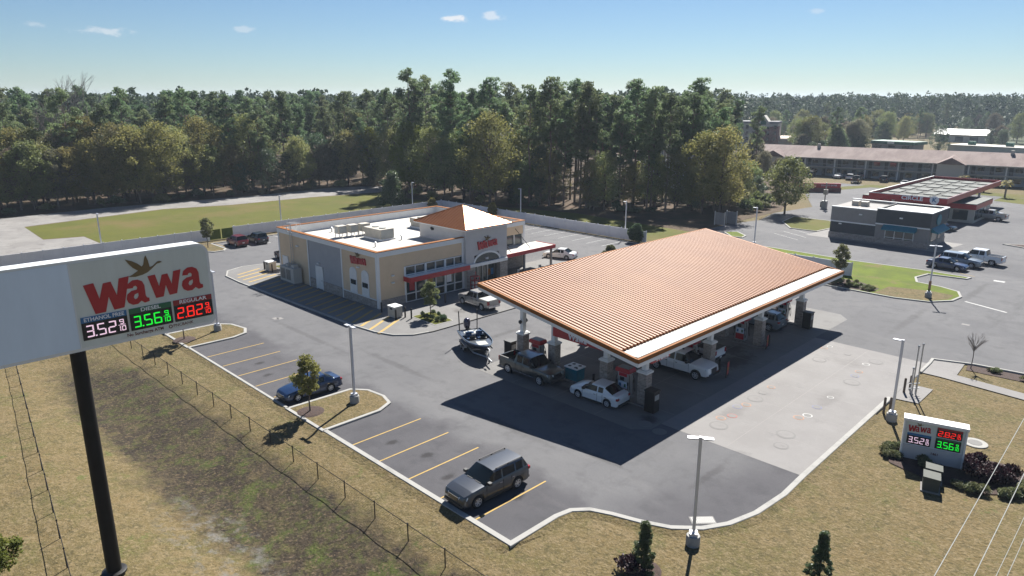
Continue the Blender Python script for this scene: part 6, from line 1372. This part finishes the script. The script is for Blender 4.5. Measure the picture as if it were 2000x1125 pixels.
# mulch rings under the island trees
for x, y in ((-43.6, 22.9), (-66.3, 22.6)): MB().lathe([(1.0, 0), (.8, .05), (.1, .09)], (x, y, .111), 18).build('mulch_ring', 'mulch', None, kind='structure')
MB().lathe([(.9, 0), (.7, .04), (.1, .06)], (-16.3, 25.3, -.045), 18).build('mulch_ring', 'mulch', None, kind='structure')
# shrubs: a few ball meshes shared by copies
SHR = {}
def shrub(m, loc, r, h, label, group):
    k = (m, rng.randrange(3))
    if k not in SHR:
        g = random.Random(hash(k[1]) + 300); c = [(math.cos(a) * q, math.sin(a) * q, .18 + .5 * (1 - q)) for a, q in [(g.uniform(0, 6.28), g.uniform(0, .62)) for _ in range(12)]]
        t = thing('shrub', label, 'shrub'); MB().tube((0, 0, -.05), (0, 0, .45), .05, .03, 5).build('stem', 'bark', t)
        link('foliage', quads_mesh('foliage', leaf_quads(c, [.38] * 12, 60, .13, k[1] + 400, .8, 1.4), m), None, t); SHR[k] = t; o = t
    else: o = copy_tree(SHR[k])
    place(o, loc, rng.uniform(0, 6.28), (r, r, h)); tag(o, label, 'shrub', group); return o
for x, y in ((-56.2, 43.0), (-55.4, 42.9), (-54.6, 43.0), (-53.8, 43.1), (-55.9, 44.2), (-54.9, 44.1), (-54.0, 44.0), (-53.5, 43.6)): shrub('leaf_dark', (x, y, .15), .42, .6, 'clipped dark round shrub in the store planter', 'round shrubs in the store planter')
for i in range(34):
    x = rng.uniform(-33, -26.8); y = rng.uniform(86.6, 89.6) if x < -28 else rng.uniform(86.5, 88.2); shrub(rng.choice(['leaf_pale', 'leaf_shrub', 'leaf_pale']), (x, y, .115), rng.uniform(.35, .55), rng.uniform(.4, .7), 'low mixed shrub in the bed of the grass island', 'shrubs of the grass island bed')
for i in range(26): shrub(rng.choice(['leaf_shrub', 'leaf_pale', 'leaf_shrub', 'leaf_brown']), (rng.uniform(-12, 4), rng.uniform(66.6, 67.9), 0), rng.uniform(.3, .5), rng.uniform(.35, .6), 'low shrub in the planted verge by the entrance drive', 'shrubs of the entrance verge')
for i in range(40):
    a = rng.uniform(-.35, 3.4); x = -7.3 + 2.7 * math.cos(-a); y = 47.0 + 2.3 * math.sin(-a); shrub('leaf_pale', (x, y, .0), rng.uniform(.4, .6), rng.uniform(.45, .65), 'pale green shrub edging the monument bed', 'pale shrubs round the monument sign')
for i in range(12): shrub('leaf_pale', (rng.uniform(-12.2, -11), rng.uniform(45.6, 47.4), .0), rng.uniform(.35, .5), rng.uniform(.45, .6), 'yellow-green shrub at the left end of the monument bed', 'yellow-green shrubs by the monument')
for i in range(16): shrub('leaf_purple', (rng.uniform(-7.9, -5.4), rng.uniform(46.2, 48.6), .0), rng.uniform(.5, .75), rng.uniform(.7, 1.1), 'purple-leaved shrub in the monument bed', 'purple shrubs of the monument bed')
shrub('leaf_purple', (-16.7, 24.7, -.04), .9, .95, 'reddish shrub at the foot of the conical holly', None)
for i in range(40):
    p = polar(rng.uniform(-200, 1380), 0); px = rng.uniform(-200, 1400); shrub(rng.choice(['leaf_brown', 'leaf_dark', 'leaf_oak']), polar(px, edge(px) - rng.uniform(-2, 2.5)), rng.uniform(1.2, 2.4), rng.uniform(1.2, 2.6), 'wild undergrowth bush along the foot of the wood', 'undergrowth at the wood edge')
for px, d in shrub_later: shrub(rng.choice(['leaf_oak', 'leaf_shrub', 'leaf_dark']), polar(px, d), rng.uniform(2, 3), rng.uniform(2, 3), 'leafy bush between the wood and the lone green tree', 'bushes beside the rear drive')
# far forest out to the horizon: one mass
def far_forest():
    g = np.random.default_rng(11); cen = []; rad = []
    d = 250.0
    while d < 2300:
        step = 4.6 + d * .006
        for px in np.arange(-380, 2420, step / d * FPX):
            lim = 455 if px > 1500 else 390                       # clearing with the hotel, motel and sheds
            if px > 1440 and d < lim: continue
            first = px > 1440 and d < lim + 60
            p = polar(px + g.uniform(-8, 8), d + g.uniform(-6, 6)); h = g.uniform(18, 26) * (1.06 if d > 900 else 1)
            r = g.uniform(1.9, 2.9) * (1 + d / 1500)
            for q in range(18 if first else (8 if d < 700 else 6)):
                f = g.random(); cen.append((p.x + g.normal() * r * .5, p.y + g.normal() * r * .5, h * ((.12 if first else .5) + (.88 if first else .5) * f))); rad.append(r * .62)
        d += 11 if d < 720 else d * .05
    v = leaf_quads(cen, rad, 12, 1.0, 12, .8, 1.4)
    return link('far_forest', quads_mesh('far_forest', v, 'leaf_far'), None, None, kind='stuff')
mat('leaf_far', C(.085, .120, .060), .7, c2=C(.048, .075, .040), scale=.06, lo=.4, hi=.6, trans=.2, spec=.2)
far_forest()

# ------------------------------------------------------------------ neighbours: coffee shop, fuel store, motel, hotel
def coffee():
    t = thing('coffee_shop', 'small charcoal and taupe shop with teal awnings', 'building', (0, 0, 0)); x0, x1, y0, y1, H = -44.2, -29.6, 118.5, 127.5, 5.4
    MB().box((x0, y0 + .02, 0), (-37.2, y1, 2.75)).build('wall', 'wall_charcoal', t); MB().box((x0, y0 - .06, 2.75), (-37.2, y1 - .01, H - .35)).build('wall', 'wall_taupe', t)
    MB().box((-37.2, y0, 0), (x1, y1, 3.1)).build('wall', 'wall_taupe', t); MB().box((-37.2, y0 - .12, 3.1), (x1 + .12, y0 + .24, H)).box((x1 - .24, y0 + .24, 3.1), (x1 + .12, y1 + .02, H)).box((-37.2, y1 - .3, 3.1), (x1 - .24, y1 + .02, H)).box((-37.2, y0 + .24, 3.1), (-36.96, y1 - .3, H)).build('wall', 'wall_charcoal', t)
    MB().box((x0 - .06, y0 - .14, 0), (x1 + .1, y0 - .0, .95)).box((x1 + .001, y0, 0), (x1 + .1, y1, .95)).build('stone_plinth', 'stone_store', t)
    MB().box((x0 - .02, y0 - .1, 2.66), (-37.2, y0 - .061, 2.86)).box((-37.2, y0 - .2, 3.0), (x1 + .16, y0 - .121, 3.2)).build('trim_band', 'trim_white', t)
    MB().box((x0 - .05, y0 - .16, H - .35), (-37.2, y0 + .2, H - .22)).box((-37.2, y0 - .2, H), (x1 + .2, y0 + .25, H + .12)).box((x1 - .25, y0 + .25, H), (x1 + .2, y1 + .1, H + .12)).box((x0 - .05, y1 - .3, H), (x1 - .25, y1 + .1, H + .14)).build('coping', 'white_paint', t)
    MB().box((x0 + .2, y0 + .3, H - .6), (-37.3, y1 - .4, H - .5)).box((-37.19, y0 + .3, H - .3), (x1 - .3, y1 - .35, H - .2)).build('roof_deck', 'roof_white', t)
    for x in (-42.4, -41): MB().box((x, 122, H - .5), (x + 1, 123.2, H + .4)).build('roof_unit', 'unit_beige', t)
    wn = MB().box((-35.6, y0 - .05, .6), (-31.6, y0 - .005, 2.5)).build('shop_window', 'store_glass', t)
    for x in (-35.65, -34.3, -32.95, -31.6): MB().box((x - .05, y0 - .12, .55), (x + .05, y0 - .051, 2.55)).build('mullion', 'trim_white', wn)
    for z in (.55, 1.15, 2.5): MB().box((-35.6, y0 - .11, z - .04), (-31.6, y0 - .052, z + .04)).build('transom', 'trim_white', wn)
    w2 = MB().box((x1 + .005, 120, .6), (x1 + .05, 122.6, 2.5)).build('shop_window', 'store_glass', t)
    MB().box((x1 + .005, 123.6, .1), (x1 + .06, 124.8, 2.4)).build('door', 'store_glass', t)
    def aw(a, b, o, ax):
        pts = [(0, 3.15), (0, 2.5), (1.0, 2.35), (1.0, 2.5)]; m = MB()
        if ax == 'y': m.extr(pts, lambda u, v, d: (d, y0 - .14 - u, v), a, b)
        else: m.extr(pts, lambda u, v, d: (x1 + .13 + u, d, v), a, b)
        m.build('awning', 'teal', t, fix=True)
    aw(-36.0, -31.2, 0, 'y'); aw(119.2, 125.4, 0, 'x')
    wall_mesh(curve_mesh([[(1.1 * math.cos(R(a)), .85 * math.sin(R(a))) for a in range(0, 360, 20)]], .12), '+x', (x1 + .14, 122.3, 4.1), 'round_sign', 'teal', t)
    for p in ((-39.6, y0 - .12, 4.2), (-33.6, y0 - .2, 4.3), (-42.6, y0 - .05, 2.4)): MB().cbox(p, (.45, .14, .2)).build('wall_light', 'white_paint', t)
coffee()
mat('canopy_panel', C(.10, .108, .10), .8, c2=C(.075, .082, .075), scale=.4); mat('canopy_deck', C(.032, .035, .03), .85)
def fuel_store():
    t = thing('neighbour_canopy', 'neighbouring fuel canopy with wide red fascia band and roof panels', 'canopy', (0, 0, 0)); x0, x1, y0, y1, z = -46, -33, 140.5, 181, 5.0
    MB().box((x0, y0, z - .75), (x1, y0 + .18, z + .25)).box((x1 - .18, y0 + .18, z - .75), (x1, y1, z + .25)).box((x0, y0 + .18, z - .75), (x0 + .18, y1, z + .25)).box((x0 + .18, y1 - .18, z - .75), (x1 - .18, y1, z + .25)).build('fascia', 'red_paint', t)
    MB().box((x0 - .02, y0 - .02, z + .18), (x1 + .02, y0 - .001, z + .3)).box((x1 + .001, y0, z + .18), (x1 + .02, y1, z + .3)).box((x0 - .03, y0, z + .25), (x0 + .2, y1, z + .32)).build('fascia_trim', 'trim_white', t)
    MB().box((x0 + .19, y0 + .19, z - .6), (x1 - .19, y1 - .19, z - .3)).build('deck', 'canopy_deck', t)
    for i in range(4):
        for j in range(6): MB().box((x0 + .9 + i * 3.05, y0 + 1.5 + j * 6.5, z - .3), (x0 + 2.9 + i * 3.05, y0 + 5.3 + j * 6.5, z - .16)).build('roof_panel', 'canopy_panel', t)
    for x in (-43, -36):
        for y in (145, 157, 169, 178): MB().box((x - .2, y - .2, 0), (x + .2, y + .2, z - .6)).build('column', 'trim_white', t)
    wall_mesh(text_mesh('CIRCLE', .95, .05, .03, sx=1.15), '-y', (-38.6, y0 - .03, z - .22), 'lettering', 'white_text', t)
    c = wall_mesh(curve_mesh([[(.75 * math.cos(R(a)), .75 * math.sin(R(a))) for a in range(0, 360, 15)]], .06), '-y', (-35.0, y0 - .03, z - .22), 'round_emblem', 'white_text', t)
    wall_mesh(text_mesh('K', 1.0, .04, .03), '-y', (-35.0, y0 - .1, z - .22), 'letter', 'hdr_blue', c)
    s = thing('neighbour_store', 'low pale fuel store with red band beside its canopy', 'building', (0, 0, 0))
    MB().box((-50, 150, 0), (-30.6, 162, 2.5)).build('wall', 'cream', s); MB().box((-50.2, 149.8, 2.5), (-30.4, 162.2, 3.4)).build('red_band', 'red_paint', s); MB().box((-50.2, 149.8, 3.4), (-30.4, 162.2, 3.55)).build('roof', 'canopy_panel', s)
    for a, b in ((150.5, 153), (153.4, 156), (156.5, 158.5)): MB().box((-30.61, a, .5), (-30.55, b, 2.3)).build('shop_window', 'store_glass', s)
    for a in (-40, -37, -34): MB().box((a, 149.93, .5), (a + 2.4, 149.99, 2.3)).build('shop_window', 'store_glass', s)
fuel_store()
def red_sign():
    a, b = P(1545, 374), P(1642, 376); d = (b - a); t = thing('motel_sign', 'long red sign board with white lettering on a low brick wall', 'sign', (a.x, a.y, 0), math.atan2(d.y, d.x)); L = d.length
    MB().box((0, -.15, 0), (L, .15, 1.1)).build('brick_wall', 'red_brick', t); bd = MB().box((.1, -.2, 1.1), (L - .2, .2, 2.2)).build('sign_board', 'red_paint', t)
    for tx, x in (('MOTEL', L * .33), ('DO NOT ENTER', L * .75)): wall_mesh(text_mesh(tx, .75 if x < L / 2 else .5, .03, .01), '-y', (x, -.201, 1.65), 'lettering', 'white_text', bd)
red_sign()
t = thing('pay_station', 'grey post with stacked service boxes standing in the rear drive', 'service post', P(1609, 408))
MB().box((-.5, -.4, 0), (.5, .4, 1.7)).build('cabinet', 'unit_grey', t); MB().box((-.1, -.1, 1.7), (.1, .1, 5.4)).build('post', 'steel', t); MB().box((-.35, -.3, 3.0), (.4, .3, 4.0)).build('upper_box', 'unit_beige', t); MB().box((-.75, -.3, .3), (-.52, .3, 1.5)).build('side_box', 'black', t)
def motel():
    a, b = P(1462, 335), P(2120, 374.5); d = b - a; L = d.length; t = thing('motel_building', 'long two-storey motel with balcony walkways and faded pinkish shingle roof', 'building', (a.x, a.y, 0), math.atan2(d.y, d.x)); D = 13
    MB().box((0, 1.8, 0), (L, D - 1.8, 5.3)).build('wall', 'motel_wall', t)
    MB().box((0, 0, 2.5), (L, 1.8, 2.72)).build('walkway', 'cream', t)
    rf = MB().add([(-.6, -.8, 5.3), (L + .6, -.8, 5.3), (L + .6, D + .8, 5.3), (-.6, D + .8, 5.3), (2, D / 2, 8.3), (L - 2, D / 2, 8.3)], [(0, 1, 5, 4), (1, 2, 5), (2, 3, 4, 5), (3, 0, 4), (3, 2, 1, 0)]).build('roof', 'motel_roof', t)
    MB().box((-.62, -.86, 5.05), (L + .62, -.7, 5.32)).build('eave_board', 'cream', t)
    n = int(L / 4.1); pm = dm_ = wm = rm = None
    def cp(o, x, z=0): q = o.copy(); col.objects.link(q); q.location = (x, 0, z); return q
    for i in range(n + 1):
        x = i * L / n
        if i % 2 == 0:
            if pm is None: pm = MB().box((-.16, .02, 0), (.16, .3, 5.1)).build('pillar', 'white_paint', t); pm.location.x = x
            else: cp(pm, x)
        if i == n: break
        for z in (.05, 2.75):
            if dm_ is None:
                dm_ = MB().box((.5, 1.72, 0), (1.4, 1.79, 2.05)).build('door', 'wall_charcoal', t); wm = MB().box((1.8, 1.73, .7), (3.4, 1.79, 1.9)).build('window', 'glass', t); dm_.location = (x, 0, z); wm.location = (x, 0, z)
            else: cp(dm_, x, z); cp(wm, x, z)
        if rm is None:
            r_ = MB().box((0, .06, 3.62), (L / n, .11, 3.68))
            for k in range(14): r_.box((k * L / n / 14, .07, 2.72), (k * L / n / 14 + .035, .1, 3.62))
            rm = r_.build('railing', 'steel', t); rm.location.x = x
        else: cp(rm, x)
    for x in (L * .05, L * .61): MB().add([(x, -2.2, 5.2), (x + 7, -2.2, 5.2), (x + 7, D / 2, 5.2), (x, D / 2, 5.2), (x + 3.5, -2.2, 7.0), (x + 3.5, D / 2, 7.6)], [(0, 4, 5, 3), (1, 2, 5, 4), (0, 1, 4), (3, 2, 1, 0), (2, 3, 5)]).build('gable_roof', 'motel_roof', rf, fix=True); MB().box((x + .3, -1.9, 0), (x + 6.7, 1.7, 5.19)).build('stair_block', 'cream', t)
    for k, f in enumerate((.22, .8)): MB().box((L * f, 5.5, 7.6), (L * f + .8, 6.4, 9.0)).build('chimney', 'cream', rf)
motel()
def hotel():
    p = polar(1440, 330); q = polar(1522, 322); t = thing('hotel_building', 'brick and cream hotel with grey roof and peaked gable', 'building', (p.x, p.y, 0), math.atan2((q - p).y, (q - p).x)); L = (q - p).length; H = 11.5
    MB().box((-6, 0, 0), (L, 14, H)).build('wall', 'cream', t); MB().box((L * .48, -.6, 0), (L + .2, 6, H - 1.2)).build('brick_wing', 'red_brick', t); MB().box((-6.3, -.3, H), (L + .3, 14.3, H + .9)).build('parapet', 'roof_shingle', t)
    gx = L * .66; MB().add([(gx - 3.8, -.9, H - 1.3), (gx + 3.8, -.9, H - 1.3), (gx, -.9, H + 3.6), (gx - 3.8, 8, H - 1.3), (gx + 3.8, 8, H - 1.3), (gx, 8, H + 3.6)], [(0, 1, 2), (5, 4, 3), (1, 4, 5, 2), (3, 0, 2, 5), (0, 3, 4, 1)]).build('gable', 'cream', t)
    wall_mesh(curve_mesh([[(-1.2, -1), (1.2, -1), (1.2, .4), (0, 1.2), (-1.2, .4)]], .1), '-y', (gx, -.91, H + .5), 'sign_panel', 'awning_green', t)
    for i in range(8):
        for k in range(4):
            x = -4.6 + i * 3.0
            if x + 1.2 < L: MB().box((x, -.08 if x < L * .46 else -.68, 1.4 + k * 2.6), (x + 1.2, -.005 if x < L * .46 else -.605, 2.9 + k * 2.6)).build('window', 'glass', t)
    p2 = P(1535, 290); o = thing('porch_building', 'low building with curved tan metal roof beyond the motel', 'building', (p2.x, p2.y, 0), R(20)); MB().box((-8, -5, 0), (8, 5, 3.4)).build('wall', 'cream', o)
    pr = [(5.6 * math.cos(R(a)), 3.4 + 2.4 * math.sin(R(a))) for a in range(0, 181, 15)]; MB().extr(pr, lambda u, v, d: (d, u, v), -8.6, 8.6).build('roof', 'roof_tan', o, fix=True)
hotel()
for px in (1570, 1577, 1585):
    p = P(px, 296); t = thing('flag_pole', 'tall pole with a small flag beyond the motel', 'flag pole', p, 0, 'flag poles beyond the motel')
    MB().tube((0, 0, 0), (0, 0, 13), .09, .05, 8).build('pole', 'white_paint', t); MB().box((.05, -.02, 11.6), (1.5, .02, 12.7)).build('flag', 'hdr_red' if px != 1577 else 'white_text', t)
p = P(1740, 296); t = thing('green_station', 'low building with dark green fascia beyond the motel', 'building', p, R(-12)); MB().box((-9, 0, 0), (9, 9, 3.2)).build('wall', 'wall_taupe', t); MB().box((-10, -1, 3.2), (10, 10, 4.4)).build('fascia', 'awning_green', t); MB().box((-1.5, -1.1, 3.4), (1.5, -1.01, 4.3)).build('sign_panel', 'white_paint', t)
for x in (-6, 0, 6): MB().box((x - 1.5, -.06, .5), (x + 1.5, -.005, 2.6)).build('window', 'glass', t)
p = P(1872, 278); t = thing('metal_shed', 'long shed with bright white metal roof in front of the far forest', 'building', p, R(-8)); MB().box((-12, 0, 0), (12, 14, 4)).build('wall', 'cream', t); MB().add([(-13, -1, 4), (13, -1, 4), (13, 15, 4), (-13, 15, 4), (-13, 7, 6.6), (13, 7, 6.6)], [(0, 1, 5, 4), (2, 3, 4, 5), (1, 2, 5), (3, 0, 4), (3, 2, 1, 0)]).build('roof', 'roof_metal', t)
for x in (-7, 0, 7): MB().box((x - 2, -.06, .3), (x + 2, -.005, 3)).build('door', 'wall_charcoal', t)
p = P(1920, 303); t = thing('flat_roof_block', 'flat pale-roofed block with green rooftop units behind the motel', 'building', p, R(-10)); MB().box((-14, 0, 0), (34, 14, 3.2)).build('wall', 'cream', t); MB().box((-14.3, -.3, 3.2), (34.3, 14.3, 3.6)).build('roof', 'cream', t)
for x in (-8, 6): MB().box((x, 4, 3.6), (x + 2.4, 6, 5.1)).build('roof_unit', 'awning_green', t)
p = polar(1322, 185); t = thing('gabled_house', 'white gabled house half hidden behind the pines', 'house', p, R(40)); MB().box((-7, -5, 0), (7, 5, 7)).build('wall', 'vinyl', t); MB().add([(-7.6, -5.6, 7), (7.6, -5.6, 7), (7.6, 5.6, 7), (-7.6, 5.6, 7), (-7.6, 0, 11), (7.6, 0, 11)], [(0, 1, 5, 4), (2, 3, 4, 5), (1, 2, 5), (3, 0, 4), (3, 2, 1, 0)]).build('roof', 'roof_shingle', t)
for x in (-4.5, -.6, 3.4):
    for z in (1.2, 4.4): MB().box((x, -5.06, z), (x + 1.2, -5.005, z + 1.7)).build('window', 'glass', t)
for px, py in ((1405, 440), (1428, 438)):
    p = P(px, py); t = thing('bin_enclosure', 'grey screen door of a bin enclosure below the wood', 'gate', p, R(0), 'bin enclosure doors'); MB().box((-.9, -.06, .1), (.9, .06, 2.3)).build('leaf', 'wall_taupe', t); MB().box((-1.05, -.1, 0), (-.92, .1, 2.5)).box((.92, -.1, 0), (1.05, .1, 2.5)).build('post', 'steel', t)
# overhead lines above the roadside lawn, with the pole they hang from (outside the picture)
def cables():
    for i, (pa, pb, za, lb) in enumerate((((1822, 1130), (2010, 800), 8.6, 'thick pale overhead cable above the roadside lawn'), ((1900, 1130), (2010, 905), 9.0, 'second overhead cable beside the thick one'), ((1943, 1130), (2010, 990), 9.6, 'thin overhead wire at the lawn corner'), ((1965, 1130), (2010, 1030), 10.2, 'topmost thin overhead wire at the lawn corner'))):
        a = P(pa[0], pa[1], za); b = P(pb[0], pb[1], za + .25); d = b - a; pts = [a + d * t + Vector((0, 0, .5 * (t * t - t) * .2)) for t in (-3, -2, -1, -.5, 0, .5, 1, 1.6, 2.4, 4)]
        MB().path(pts, .013 if i < 2 else .008, 5).build('overhead_cable', 'unit_grey', None, label=lb, cat='cable')
cables()
# unused originals of trees stay out of the scene
for kd, L in PROTO.items():
    for i, o in enumerate(L):
        if (kd, i) not in used:
            for c in list(o.children): bpy.data.objects.remove(c)
            bpy.data.objects.remove(o)
# ------------------------------------------------------------------ haze: even pale air round the whole place
def haze():
    m = bpy.data.materials.new('haze'); m.use_nodes = True; n = m.node_tree.nodes; n.clear(); o = n.new('ShaderNodeOutputMaterial'); v = n.new('ShaderNodeVolumePrincipled')
    v.inputs['Color'].default_value = (.72, .84, 1, 1); v.inputs['Density'].default_value = .00017; v.inputs['Anisotropy'].default_value = .2
    m.node_tree.links.new(v.outputs[0], o.inputs['Volume']); MATS['haze'] = m
    MB().box((-6500, -6500, -3), (6500, 6500, 46)).build('haze', m, None, kind='stuff')
HAZE = True
if HAZE: haze()
